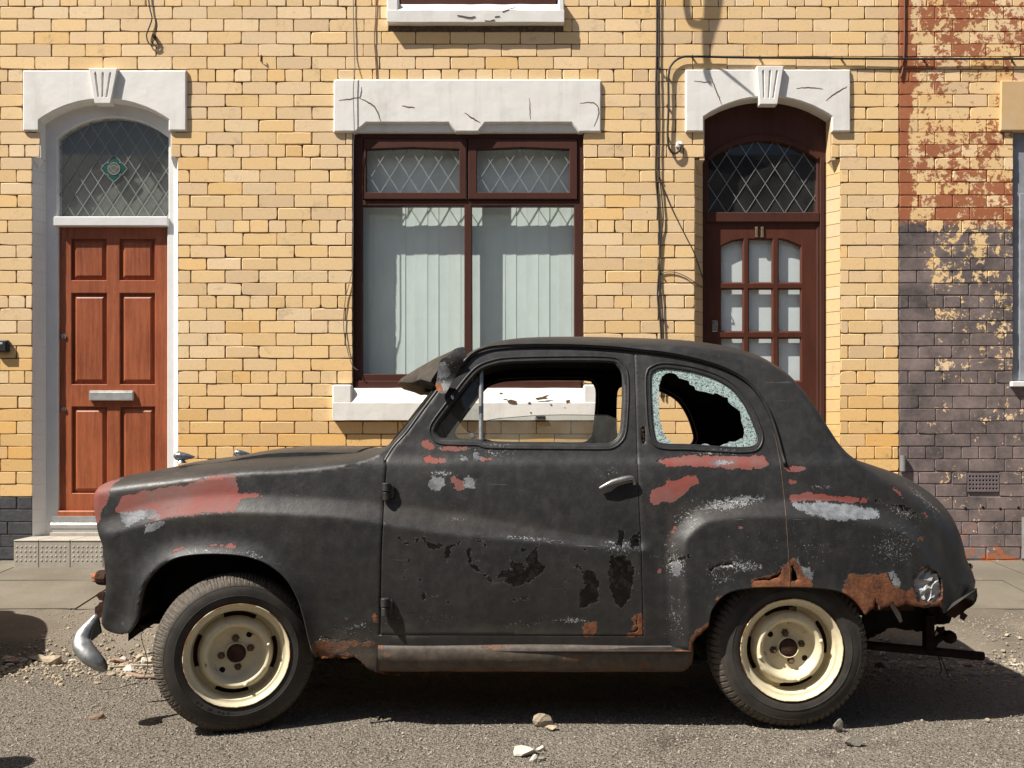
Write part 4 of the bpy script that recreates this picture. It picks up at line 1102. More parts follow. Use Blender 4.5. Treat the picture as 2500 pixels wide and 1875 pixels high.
# ================================================================ THE CAR
YC = 0.70
K3 = lambda pts: R(900, 780, 3.16, pts); K4 = lambda pts: R(900, 1150, 3.0167, pts); K5 = lambda pts: R(1520, 800, 3.687, pts)
K6 = lambda pts: R(1550, 1150, 3.3183, pts); K8 = lambda pts: R(2000, 1100, 3.016, pts); K1 = lambda pts: R(200, 1050, 3.318, pts)
K2 = lambda pts: R(150, 1350, 3.16, pts); K7 = lambda pts: R(700, 1350, 4.74, pts)
def flat(pts, y=.03): return [(WX(a, y), WZ(b, y)) for a, b in pts]
_vz = [.12, .22, .35, .5, .65, .8, .90, .965, .99, 1.01, 1.04, 1.07, 1.2, 1.33, 1.40, 1.52]
_vo = [-.05, -.030, -.010, 0, -.002, -.010, -.020, -.031, -.042, -.050, -.058, -.066, -.094, -.126, -.146, -.185]
_tb = np.array(smooth_line(list(zip(_vz, _vo)), .005))
CU = flat(smooth_line([(250, 1268), (317, 1243), (351, 1231), (396, 1220), (456, 1213), (531, 1206), (628, 1206), (720, 1211), (850, 1217), (932, 1224), (1060, 1243), (1130, 1252), (1300, 1283), (1440, 1307), (1565, 1322), (1640, 1330)], 20))
CL = flat(smooth_line([(250, 1310), (381, 1276), (423, 1264), (495, 1256), (574, 1251), (700, 1254), (830, 1262), (932, 1277), (1073, 1300), (1243, 1316), (1412, 1330), (1565, 1341), (1640, 1346)], 20))
RO = flat(smooth_line([(1640, 1700), (1634, 1550), (1628, 1420), (1625, 1361), (1627, 1328), (1637, 1298), (1661, 1268), (1695, 1243), (1737, 1229), (1791, 1222), (1851, 1220), (1912, 1220), (2002, 1223), (2062, 1227), (2150, 1245), (2199, 1260), (2240, 1284), (2268, 1312), (2295, 1355), (2318, 1400), (2335, 1480), (2340, 1560), (2340, 1700)], 14))
FARCH = smooth_line([(311, 1544), (333, 1514), (342, 1472), (354, 1427), (381, 1391), (417, 1366), (456, 1355), (516, 1351), (577, 1354), (622, 1363), (661, 1381), (700, 1414), (727, 1461), (742, 1508), (752, 1552), (762, 1590)], 8)
RARCH = smooth_line([(1728, 1530), (1733, 1500), (1741, 1481), (1762, 1456), (1795, 1440), (1851, 1433), (1920, 1432), (1987, 1434), (2047, 1442), (2086, 1463), (2108, 1488), (2114, 1500)], 8)
FA = flat(FARCH, .01); RA = flat(RARCH, .01)
def sstep(t): t = np.clip(t, 0, 1); return t * t * (3 - 2 * t)
def Wb(x, z):
    x = np.asarray(x, float); z = np.asarray(z, float); p = np.stack([x, z], 1)
    w_ = .70 - .045 * np.clip((-x - .85) / .75, 0, 1) ** 2 - .10 * np.clip((x - 1.05) / .8, 0, 1) ** 2
    w_ = w_ + np.interp(z, _tb[:, 0], _tb[:, 1])
    cu = np.interp(x, [q[0] for q in CU], [q[1] for q in CU]); cl = np.interp(x, [q[0] for q in CL], [q[1] for q in CL])
    t = (cu - z) / (cu - cl)
    band = np.clip(t, 0, 1) ** 1.3
    b = np.interp(x, [-1.6, -1.2, -.5, .42, .475, .52], [.012, .030, .028, .016, .013, 0])
    fade = np.clip(1 - (cl - z) / .42, .25, 1)
    w_ = w_ + b * band * fade - b * .25
    d = sdf(p, RO)
    w_ = w_ + .036 * np.clip((d + .002) / .060, 0, 1) ** 1.25 * np.interp(x, [1.3, 1.7], [1, .6])
    da = polydist(p, FA); w_ = w_ + .030 * np.clip(1 - da / .085, 0, 1) ** 2
    dr = polydist(p, RA); w_ = w_ + .006 * np.clip(1 - dr / .05, 0, 1) ** 2
    # pressed surround of the windows
    # dents
    w_ = w_ + .0035 * np.sin(x * 7.1 + 1) * np.sin(z * 9 + 2) * np.clip((1.0 - z) / .2, 0, 1)
    return w_
# ---- silhouette (u, v, camera distance, rim radius)
SIL = [(306, 1549, 3.55, .012), (287, 1553, 3.55, .022), (264, 1549, 3.56, .035), (248, 1537, 3.57, .045), (241, 1514, 3.58, .055), (243, 1470, 3.58, .08), (248, 1420, 3.58, .09), (245, 1380, 3.59, .10), (241, 1335, 3.59, .10), (232, 1300, 3.6, .09), (225, 1261, 3.61, .085),
       (225, 1229, 3.62, .075), (233, 1198, 3.64, .07), (253, 1177, 3.67, .078), (290, 1161, 3.71, .085), (345, 1149, 3.73, .078), (405, 1137, 3.76, .078), (489, 1123, 3.86, .078), (571, 1115, 3.96, .078), (622, 1109, 4.05, .078),
       (700, 1102, 4.14, .078), (791, 1098, 4.2, .078), (870, 1095, 4.2, .068), (917, 1092, 3.95, .05), (948, 1076, 3.72, .035), (1010, 1003, 3.69, .03), (1071, 932, 3.69, .03), (1112, 878, 3.70, .035), (1137, 852, 3.74, .045), (1165, 838, 3.80, .06),
       (1200, 828, 3.88, .07), (1277, 819.5, 3.95, .08), (1413, 817.5, 3.97, .085), (1582, 822, 3.97, .085), (1673, 826, 3.95, .085), (1763, 836, 3.91, .085), (1815, 847, 3.88, .085), (1858, 864, 3.86, .08), (1914, 902, 3.84, .075), (1960, 958, 3.83, .07),
       (1996, 1024, 3.82, .06), (2028, 1073, 3.81, .06), (2058, 1098, 3.81, .07), (2095, 1113, 3.82, .09), (2150, 1130, 3.84, .12), (2215, 1153, 3.87, .16), (2275, 1188, 3.88, .19), (2318, 1232, 3.88, .21), (2346, 1288, 3.88, .22), (2358, 1334, 3.88, .22),
       (2366, 1352, 3.88, .22), (2376, 1374, 3.88, .22), (2380, 1402, 3.88, .21), (2378, 1430, 3.87, .20), (2378, 1458, 3.86, .20), (2372, 1482, 3.85, .19), (2356, 1503, 3.84, .18), (2340, 1512, 3.83, .17)]
S0 = [((u - 1250) * zd / F, CH - (v - HV) * zd / F, r, u) for u, v, zd, r in SIL]
S = smooth_line(S0, .014)
S = np.array(S); NS = len(S)
T = np.gradient(S[:, :2], axis=0)
for _ in range(6): T[1:-1] = (T[:-2] + 2 * T[1:-1] + T[2:]) / 4
T /= np.linalg.norm(T, axis=1)[:, None]
SPW = np.interp(np.arange(NS), [0, np.argmin(np.abs(S[:NS // 2, 3] - 254)), np.argmin(np.abs(S[:NS // 2, 3] - 345)), np.argmin(np.abs(S[:NS // 2, 3] - 470))], [5.0, 4.5, 3.0, 2.0])
NRM = np.stack([T[:, 1], -T[:, 0]], 1)             # inward (path runs clockwise: up the nose, over the roof)
KR = 13
qs = np.linspace(0, 1, KR + 1) ** 2.3
GP = 2.0
def gq(q): return (1 - (1 - q) ** GP) ** (1 / GP)
BND = S[:, :2] + NRM * S[:, 2:3]
def surf_y(x, z): return YC - Wb(x, z)
def onbody(pts, near=True):
    """pixels -> (x, z) on the near body side"""
    u = np.array([p[0] for p in pts], float); v = np.array([p[1] for p in pts], float); y = np.full(len(u), .03)
    for _ in range(5):
        x = (u - 1250) * (CD + y) / F; z = CH - (v - HV) * (CD + y) / F; y = surf_y(x, z)
    return [(float(a), float(b)) for a, b in zip(x, z)]
# bottom outline (pixels), front to rear
BOT = FARCH + [(771, 1602), (790, 1600), (806, 1606), (824, 1598), (850, 1604), (866, 1601), (880, 1610), (895, 1626), (918, 1640)]
BOT2 = [(922, 1640), (922, 1590), (1690, 1590), (1688, 1572), (1700, 1552), (1716, 1540)] + RARCH + \
       [(2123, 1488), (2133, 1480), (2139, 1460), (2149, 1486), (2166, 1479), (2179, 1468), (2192, 1480), (2215, 1472), (2235, 1479), (2262, 1482), (2285, 1478), (2298, 1476), (2306, 1496)]
bot = onbody(FARCH) + ragged(onbody(BOT[len(FARCH):]), .004, .006, 3., False) + onbody(BOT2[:5]) + ragged(onbody(BOT2[4:6]), .006, .006, 5., False)[1:] + onbody(RARCH) + ragged(onbody(BOT2[6 + len(RARCH):]), .005, .006, 8., False)
outline = [tuple(q) for q in BND] + [tuple(q) for q in bot[::-1]]
DOOR = smooth_line([(941, 1121), (963, 1088), (995, 1053), (1027, 1010), (1058, 968), (1100, 914), (1130, 884), (1165, 864), (1200, 854), (1280, 848), (1375, 849), (1480, 856), (1545, 863)], 12) + \
       [(1551, 866), (1554, 960), (1557, 1074), (1563, 1243), (1569, 1356), (1572, 1554)] + [(924, 1552), (927, 1356), (933, 1220)]
WIN = smooth_line(K3([(497, 860), (520, 905), (560, 930), (700, 937), (850, 940), (905, 958), (1100, 965), (1500, 968), (1800, 970), (1880, 960), (1935, 915), (1958, 850), (1970, 700), (1975, 560), (1968, 420), (1930, 350), (1860, 318), (1500, 313), (1100, 322), (950, 345), (850, 388), (770, 470), (700, 560), (600, 690), (520, 800)]), 8, True)
QW = smooth_line(K5([(240, 430), (295, 365), (380, 348), (550, 365), (700, 398), (850, 452), (980, 530), (1075, 635), (1148, 755), (1200, 880), (1232, 985), (1200, 1070), (1100, 1092), (900, 1087), (600, 1067), (400, 1062), (305, 1035), (262, 930), (243, 700)]), 8, True)
TAIL = K8([(688, 935), (740, 880), (800, 858), (870, 885), (905, 950), (908, 1090), (870, 1112), (780, 1122), (735, 1085), (700, 1050)])
H1 = K6([(958, 885), (1010, 868), (1090, 862), (1160, 830), (1195, 790), (1195, 835), (1165, 872), (1100, 893), (1010, 900)])
H2_ = K6([(1262, 758), (1292, 762), (1302, 800), (1330, 850), (1335, 885), (1300, 902), (1264, 906)])
H3 = K6([(600, 800), (640, 770), (720, 745), (800, 742), (800, 772), (720, 775), (650, 790), (620, 830)])
H4 = K6([(270, 752), (290, 722), (340, 716), (330, 730), (290, 755), (275, 770)])
H5 = R(150, 1350, 3.16, [(1940, 770), (1975, 758), (2010, 790), (2050, 835), (2030, 838), (1975, 800)])
HD = K4([(1972, 1062), (1978, 1090), (1966, 1120), (1982, 1150), (1965, 1175), (1930, 1190), (1960, 1192), (1985, 1180), (1992, 1150), (1980, 1110), (1990, 1065)])
HL = K5([(165, 905), (180, 886), (205, 890), (216, 930), (214, 1030), (200, 1056), (175, 1050), (162, 1010)])
dr_o = onbody(densify(DOOR, 10, True)); dr_i = [tuple(q) for q in offset_loop([Vector(q) for q in dr_o], .0058)]
win_xz = onbody(WIN); qw_xz = onbody(QW)

dr_i = [(q[0] + (.0045 if q[0] < -.40 and q[1] < .97 else 0), q[1]) for q in dr_i]

def cdt_panel(outline, holes, h, dens=True):
    """triangulate an outline with holes; returns 2D points, triangles"""
    loops = [outline] + holes
    allc = []; ed = []
    for lp in loops:
        L = densify(lp, h, True) if dens or lp is not outline else [tuple(q) for q in lp]; o = len(allc); allc += L; ed += [(o + k, o + (k + 1) % len(L)) for k in range(len(L))]
    C = np.array(allc)
    x0, z0 = C.min(0); x1, z1 = C.max(0)
    gx = np.arange(x0 + h * .5, x1, h); gz_ = np.arange(z0 + h * .5, z1, h * .87)
    G = np.array([(x + (h / 2 if j % 2 else 0), z) for j, z in enumerate(gz_) for x in gx])
    k = inside(G, outline)
    for hl in holes: k &= ~inside(G, hl)
    G = G[k]
    dd = np.full(len(G), 9.)
    for lp in loops: dd = np.minimum(dd, polydist(G, lp, True))
    G = G[dd > h * .45]
    vs = [Vector(p) for p in allc] + [Vector((float(a), float(b))) for a, b in G]
    r = delaunay_2d_cdt(vs, ed, [], 0, 1e-7)
    pv = np.array([(p.x, p.y) for p in r[0]]); tri = np.array([t[:3] for t in r[2]])
    cen = pv[tri].mean(1); keep = inside(cen, outline)
    for hl in holes: keep &= ~inside(cen, hl)
    tri = tri[keep]
    a, b, c = pv[tri[:, 0]], pv[tri[:, 1]], pv[tri[:, 2]]
    cr = (b[:, 0] - a[:, 0]) * (c[:, 1] - a[:, 1]) - (b[:, 1] - a[:, 1]) * (c[:, 0] - a[:, 0])
    tri[cr < 0] = tri[cr < 0][:, [0, 2, 1]]
    return pv, tri[np.abs(cr) > 1e-12]
def panel_mesh(mb, outline, holes, h, side=1, yoff=0.0, flange=.016, skipf=None, bandedge=False, curl=.004):
    pv, tri = cdt_panel(outline, holes, h, not bandedge)
    w_ = Wb(pv[:, 0], pv[:, 1]) - yoff
    y = YC - side * w_
    vs = [(float(a), float(b), float(c)) for a, b, c in zip(pv[:, 0], y, pv[:, 1])]
    fs = [tuple(int(q) for q in t) if side > 0 else tuple(int(q) for q in t)[::-1] for t in tri]
    mb.add(vs, fs)
    if flange > 0:
        from collections import Counter
        c = Counter(); dirn = {}
        for t in tri:
            for i in range(3):
                e = (int(t[i]), int(t[(i + 1) % 3])); c[tuple(sorted(e))] += 1; dirn[tuple(sorted(e))] = e
        be = [dirn[e] for e, n in c.items() if n == 1]
        B2 = np.array([tuple(q) for q in BND])
        # edges that belong to the rim band are welded, not flanged
        onb = polydist(pv, [tuple(q) for q in BND]) < 1e-5 if bandedge else np.zeros(len(pv), bool)
        nrm = np.zeros((len(pv), 2))
        for a, b in be:
            d = pv[b] - pv[a]; n_ = np.array([d[1], -d[0]]); L = np.linalg.norm(n_)
            if L > 0: nrm[a] += n_ / L; nrm[b] += n_ / L
        ln = np.linalg.norm(nrm, axis=1); ln[ln == 0] = 1; nrm /= ln[:, None]
        vs2 = []; idx = {}; fs2 = []
        def gi(i):
            if i not in idx:
                idx[i] = len(vs2)
                p = vs[i]; cx = float(nrm[i][0]) * curl; cz = float(nrm[i][1]) * curl
                vs2.append(p); vs2.append((p[0] + cx, p[1] + side * .0025, p[2] + cz)); vs2.append((p[0] + cx, p[1] + side * flange, p[2] + cz))
            return idx[i]
        for a, b in be:
            if onb[a] and onb[b]: continue
            ia, ib = gi(a), gi(b)
            for o in (0, 1): fs2.append((ib + o, ia + o, ia + o + 1, ib + o + 1) if side > 0 else (ia + o, ib + o, ib + o + 1, ia + o + 1))
        mb.add(vs2, fs2)

car = empty('vintage_car', (0.1, .70, 0), 'old matt black two door saloon with flaking paint, rust and a smashed rear side window', 'car')
body = MB()
nearholes = [dr_o, qw_xz] + [ragged(onbody(q), a, .005, 2. * i) for i, (q, a) in enumerate(((TAIL, .004), (H1, .003), (H2_, .003), (H3, .0025), (H4, .002), (H5, .003), (HL, .0008)))]
panel_mesh(body, outline, nearholes, .0105, 1, bandedge=True)
dr_f = densify(dr_o, .02, True); bot_f = onbody(FARCH) + onbody([(771, 1602), (918, 1640), (922, 1590), (1690, 1590), (1716, 1540)]) + onbody(RARCH) + onbody([(2298, 1480)])
outl_f = [tuple(q) for q in BND] + [tuple(q) for q in bot_f[::-1]]
farb = MB(); panel_mesh(body, outl_f, [dr_f, densify(qw_xz, .02, True)], .028, -1, bandedge=True)
# rim band over bonnet, roof and boot
ssec = np.arange(NS)
uu = S[:, 3]
rings = []
for i in range(NS):
    ring = []
    for k in range(KR, -1, -1):
        q = qs[k]; p = S[i, :2] + NRM[i] * S[i, 2] * q; ring.append((p[0], p[1], k))
    rings.append(ring)
X = np.array([[r[0] for r in ring] for ring in rings]); Z = np.array([[r[1] for r in ring] for ring in rings])
Wm = Wb(BND[:, 0], BND[:, 1])
Wg = Wb(X.ravel(), Z.ravel()).reshape(X.shape)
blend = np.array([k / KR for k in range(KR, -1, -1)]) ** .5
Wg = Wg * blend + Wm[:, None] * (1 - blend)         # keep the top from kinking
Q_ = np.array([qs[k] for k in range(KR, -1, -1)])[None, :]
Wg = Wg * (1 - (1 - Q_) ** SPW[:, None]) ** (1 / SPW[:, None])
near = np.stack([X, YC - Wg, Z], 2); far = np.stack([X, YC + Wg, Z], 2)[:, ::-1][:, 1:]
band = np.concatenate([near, far], 1); NB = band.shape[1]
def seg(mb, i0, i1, k0=0, k1=None, hole=None):
    k1 = NB - 1 if k1 is None else k1
    o = {}; vs = []; fs = []
    for i in range(i0, i1 + 1):
        for k in range(k0, k1 + 1): o[i, k] = len(vs); vs.append(tuple(float(q) for q in band[i, k]))
    for i in range(i0, i1):
        for k in range(k0, k1):
            if hole and hole(i, k): continue
            fs.append((o[i, k], o[i + 1, k], o[i + 1, k + 1], o[i, k + 1]))
    mb.add(vs, fs)
iu = lambda u: int(np.argmin(np.abs(uu[20:] - u) + np.where(np.arange(20, NS) > NS - 5, 0, 0))) + 20
iA, iB, iC, iD = iu(420), iu(905), iu(955), iu(1120)
iR, iR2 = iu(1890), iu(1975)
def bhole(i, k):
    wmid = abs((band[i, k, 1] + band[i + 1, k + 1, 1]) / 2 - YC)
    if iC <= i < iD and wmid < .50: return True
    if iR <= i < iR2 and wmid < .34: return True
    if iA + 3 <= i < iB and wmid < .43: return True
    if i < 12 and wmid < .40: return False
    return False
seg(body, 0, NS - 1, 0, None, bhole)
# thickness of the pillar edges round the screens
def finish(o, kinds=True):
    me = o.data; n = len(me.vertices); co = np.empty(n * 3); me.vertices.foreach_get('co', co); co = co.reshape(-1, 3)
    # pixel footprint as seen from the photographer, so worn patches lie where they lie on the car
    p = np.stack([co[:, 0], co[:, 2]], 1)
    for nm, val in (('red', PR), ('grey', PG), ('rust', PRU), ('tar', PT), ('line', PLN)):
        d = np.full(n, -1.0)
        for poly, closed, wd in val:
            if closed: d = np.maximum(d, sdf(p, poly))
            else: d = np.maximum(d, wd - polydist(p, poly))
        d[co[:, 1] > YC] = -1
        a = me.attributes.new(nm, 'FLOAT', 'POINT'); a.data.foreach_set('value', np.clip(d, -1, .05).astype(np.float32))
    s_ = np.zeros(n)
    for (x, z), ru, rv, st, an in PS:
        dx, dz = p[:, 0] - x, p[:, 1] - z; c_, sn = math.cos(an), math.sin(an)
        a_, b_ = dx * c_ + dz * sn, -dx * sn + dz * c_
        s_ = np.maximum(s_, st * np.exp(-((a_ / ru) ** 2 + (b_ / rv) ** 2)))
    a = me.attributes.new('spk', 'FLOAT', 'POINT'); a.data.foreach_set('value', s_.astype(np.float32))
    du = np.zeros(n)
    for (x, z), ru, rv, st, an in PD:
        dx, dz = p[:, 0] - x, p[:, 1] - z; c_, sn = math.cos(an), math.sin(an)
        a_, b_ = dx * c_ + dz * sn, -dx * sn + dz * c_
        du = np.maximum(du, st * np.exp(-((a_ / ru) ** 2 + (b_ / rv) ** 2)))
    du = np.maximum(du, np.clip((co[:, 1] - YC + .45) / .3, 0, .8) * (co[:, 1] < YC + .6))
    a = me.attributes.new('dust', 'FLOAT', 'POINT'); a.data.foreach_set('value', du.astype(np.float32))
    return o
def pf(pts): return onbody(pts)
def rim(pts, y=.12): return flat(pts, y)
PR = [(rim(K1([(150, 440), (230, 405), (305, 392), (275, 560), (240, 620), (205, 710), (165, 770), (125, 812), (95, 700), (80, 600)])), 1, 0)] + [(pf(q), 1, 0) for q in (
    K1([(268, 650), (292, 590), (350, 520), (420, 515), (480, 480), (560, 490), (640, 465), (720, 450), (830, 450), (900, 425), (960, 400), (1050, 375), (1150, 360), (1245, 365), (1255, 430), (1272, 505), (1420, 505), (1478, 530), (1420, 547), (1300, 555), (1270, 600), (1235, 660), (1100, 668), (980, 674), (880, 685), (800, 696), (650, 722), (590, 742), (480, 700), (330, 682)]),
    K1([(728, 1000), (750, 965), (800, 943), (835, 948), (790, 975)]), K1([(1000, 938), (1080, 925), (1230, 925), (1240, 945), (1200, 960), (1100, 940)]),
    K3([(398, 935), (450, 922), (510, 985), (480, 1008), (440, 1000), (405, 972)]), K3([(552, 975), (660, 975), (768, 980), (765, 1012), (640, 1014), (550, 1010)]),
    K3([(398, 1080), (450, 1052), (530, 1062), (600, 1068), (617, 1102), (540, 1105), (450, 1110)]), K3([(858, 1064), (957, 1062), (957, 1090), (860, 1088)]),
    K3([(655, 1255), (690, 1235), (735, 1240), (748, 1290), (700, 1328), (652, 1310)]), K3([(640, 1225), (665, 1210), (670, 1250), (645, 1275)]), K3([(812, 1235), (835, 1240), (825, 1275)]),
    K5([(322, 1195), (450, 1165), (580, 1150), (800, 1152), (1100, 1160), (1200, 1150), (1275, 1143), (1326, 1252), (1200, 1265), (1100, 1278), (900, 1262), (700, 1252), (400, 1245)]),
    K5([(238, 1500), (270, 1460), (400, 1420), (405, 1345), (425, 1385), (560, 1340), (668, 1325), (682, 1400), (600, 1440), (460, 1560), (360, 1560), (290, 1600), (240, 1570)]),
    K5([(1458, 1262), (1540, 1245), (1630, 1252), (1642, 1278), (1560, 1298), (1475, 1295)]), K5([(1485, 1372), (1560, 1362), (1575, 1400), (1500, 1408)]),
    K5([(1492, 1500), (1700, 1488), (1850, 1500), (2000, 1520), (2210, 1540), (2195, 1582), (2050, 1572), (1850, 1562), (1520, 1556)]),
    K8([(508, 238), (560, 262), (608, 300), (612, 348), (575, 318)]), K8([(748, 448), (800, 460), (852, 480), (852, 512), (785, 482)]), K8([(745, 268), (775, 280), (770, 296)]),
    K6([(292, 490), (318, 445), (335, 450), (305, 500)]), K6([(188, 790), (210, 785), (212, 815), (195, 828)]), K6([(845, 445), (880, 445), (875, 470), (850, 470)]), K5([(732, 208), (760, 210), (755, 225), (735, 222)]), K5([(842, 255), (872, 260), (865, 275)]))]
PG = [(pf(q), 1, 0) for q in (
    K1([(312, 670), (400, 662), (560, 640), (610, 655), (555, 720), (470, 732), (430, 760), (370, 788), (322, 745)]), K1([(560, 655), (640, 690), (620, 725), (560, 710)]), K1([(506, 832), (520, 780), (600, 742), (665, 733), (655, 770), (600, 812), (545, 820)]),
    K3([(458, 1270), (500, 1212), (585, 1222), (590, 1290), (530, 1322), (482, 1308)]), K3([(732, 1228), (770, 1206), (832, 1238), (812, 1300), (742, 1290)]),
    K3([(700, 1062), (740, 1046), (790, 1080), (700, 1095)]), K3([(800, 1040), (830, 1000), (850, 1050), (870, 1062), (850, 1085), (810, 1075)]), K3([(530, 985), (552, 980), (552, 1005)]), K3([(770, 980), (800, 985), (812, 1005), (775, 1005)]),
    K6([(1270, 258), (1500, 250), (1750, 272), (1990, 322), (1955, 385), (1700, 397), (1560, 388), (1400, 338), (1330, 316)]),
    K6([(780, 238), (800, 212), (900, 197), (960, 215), (1050, 206), (1040, 226), (900, 236)]), K6([(698, 292), (760, 268), (850, 256), (920, 250), (900, 272), (760, 297)]), K6([(560, 300), (630, 285), (625, 300), (570, 312)]),
    K6([(1290, 740), (1310, 700), (1335, 740), (1330, 790), (1300, 800)]), K6([(1335, 790), (1400, 770), (1448, 820), (1435, 880), (1380, 870), (1345, 830)]),
    K8([(508, 900), (540, 880), (575, 930), (615, 1008), (560, 1002), (530, 960)]), K6([(300, 745), (350, 740), (375, 800), (350, 860), (310, 840)]), K5([(700, 1210), (900, 1190), (1000, 1215), (850, 1240)]))]
PRU = [(pf(q), 1, 0) for q in (
    K6([(940, 945), (945, 905), (1000, 870), (1090, 862), (1150, 825), (1200, 770), (1240, 735), (1290, 690), (1315, 740), (1345, 800), (1400, 870), (1438, 890), (1440, 950)]),
    K8([(172, 1040), (190, 960), (240, 910), (350, 912), (500, 908), (540, 1000), (620, 1015), (640, 1050), (690, 1020), (715, 1060), (720, 1160), (600, 1180), (400, 1200), (300, 1210), (220, 1110)]),
    K4([(1898, 1222), (1930, 1190), (1955, 1120), (1935, 1100), (1960, 1055), (2014, 1045), (2025, 1225)]), K4([(1562, 1138), (1620, 1120), (1672, 1108), (1680, 1160), (1655, 1225), (1590, 1225)]),
    R(1550, 1150, 3.3183, [(430, 1490), (440, 1400), (500, 1340), (560, 1270), (600, 1230), (620, 1330), (470, 1560)]),
    K7([(262, 1090), (300, 1040), (450, 1010), (620, 1035), (760, 1030), (900, 1050), (1000, 1035), (1050, 1050), (1000, 1070), (820, 1085), (700, 1110), (640, 1140), (520, 1160), (400, 1160), (310, 1140)]), K7([(985, 735), (1050, 700), (1050, 820), (1010, 790)]), K7([(660, 760), (700, 740), (720, 780), (680, 800)]),
    K8([(715, 660), (745, 630), (770, 650), (730, 690)]), K6([(655, 1020), (690, 1015), (690, 1050), (662, 1050)]), K2([(270, 570), (330, 606), (420, 618), (420, 645), (290, 630)]), K7([(300, 1120), (400, 1180), (560, 1190), (700, 1165), (830, 1205), (900, 1280), (870, 1290), (760, 1230), (560, 1215), (400, 1215)]))]
PRU += [(pf(q + [q[0]]), 0, wd) for q, wd in ((TAIL, .001), (H1, .003), (H2_, .004), (H5, .005))] + [(pf(q), 0, wd) for q, wd in (([(2114, 1493), (2139, 1470), (2166, 1477), (2192, 1478), (2235, 1477), (2298, 1476)], .007), ([(1690, 1575), (1700, 1550), (1728, 1530)], .009), ([(1851, 1436), (1760, 1458)], .002))]
PT = [(pf(q), 1, 0) for q in (
    K4([(1030, 600), (1072, 682), (1115, 676), (1135, 700), (1150, 740), (1175, 700), (1160, 640), (1215, 590), (1262, 528), (1240, 600), (1245, 650), (1305, 708), (1262, 770), (1200, 800), (1140, 835), (1080, 862), (1025, 825), (880, 828), (1000, 800), (1030, 770), (950, 782), (1000, 730), (1060, 740), (1062, 700)]),
    K4([(1512, 690), (1560, 700), (1590, 730), (1660, 740), (1700, 830), (1680, 960), (1600, 1015), (1545, 1000), (1545, 930), (1600, 830), (1570, 770)]),
    K4([(1790, 612), (1900, 620), (1960, 720), (1935, 900), (1862, 1020), (1805, 970), (1762, 770)]), K4([(1838, 445), (1895, 440), (1880, 480), (1870, 560), (1820, 545), (1850, 490)]), K4([(1920, 470), (1995, 450), (1998, 560), (1930, 560)]),
    K4([(718, 590), (750, 570), (765, 650), (752, 700), (720, 640)]), K4([(560, 555), (610, 540), (600, 620), (575, 680), (558, 640)]), K4([(1590, 570), (1620, 570), (1610, 605), (1590, 595)]), K4([(1122, 580), (1155, 570), (1150, 592)]),
    K4([(275, 655), (305, 650), (310, 680), (270, 680)]), K4([(248, 730), (272, 728), (268, 750), (250, 748)]))] + [(pf(q), 0, wd) for q, wd in (
    (K4([(225, 490), (270, 525), (330, 540), (370, 505), (410, 500), (440, 550), (540, 545), (580, 560), (640, 545), (700, 505), (780, 500), (850, 530), (875, 590)]), .0022),
    (K4([(440, 545), (480, 565), (540, 550)]), .006), (K4([(755, 700), (800, 715), (822, 742)]), .0035), (K4([(842, 742), (870, 780), (905, 805)]), .0022), (K4([(410, 450), (412, 500)]), .003), (K4([(335, 500), (360, 520)]), .005),
    (K4([(280, 680), (285, 720), (262, 750), (262, 800)]), .0012), (K4([(405, 895), (412, 940)]), .004), (K4([(455, 930), (490, 915), (520, 920), (545, 955), (600, 975)]), .0014), (K4([(345, 760), (375, 800)]), .0014), (K4([(1448, 810), (1446, 890)]), .0016),
    (K7([(380, 985), (480, 1000), (560, 995), (640, 1018), (700, 1010), (715, 1025), (780, 1030)]), .0022), (K7([(880, 1030), (935, 995)]), .002), (K6([(130, 680), (200, 700), (280, 690), (380, 705), (440, 690)]), .0016), (K5([(320, 1195), (380, 1170), (430, 1162), (540, 1165)]), .002), (K8([(340, 350), (450, 380), (560, 410), (640, 440), (700, 470)]), .0035), (K8([(590, 405), (660, 430)]), .005), (K8([(640, 780), (680, 700), (720, 690)]), .0012),
    (K4([(1050, 950), (1180, 925)]), .0012), (K4([(780, 655), (880, 660)]), .0016))]
PLN = [(pf(q), 0, wd) for q, wd in (([(700, 1254), (830, 1262), (932, 1277), (1073, 1300), (1243, 1316), (1412, 1330), (1565, 1341)], .0016), ([(381, 1276), (423, 1264), (495, 1256), (574, 1251), (700, 1254)], .0012),
    (K6([(385, 740), (388, 640), (400, 590), (425, 550), (480, 490), (580, 430), (700, 402), (900, 390), (1100, 385), (1250, 390), (1500, 402), (1750, 430), (1990, 466)]), .0015), (K3([(150, 1072), (400, 1070), (900, 1072), (1500, 1080), (2080, 1086)]), .0008))]
def blob(K, pt, ru, rv, st, an=0): return (onbody(K([pt]))[0], ru, rv, st, an)
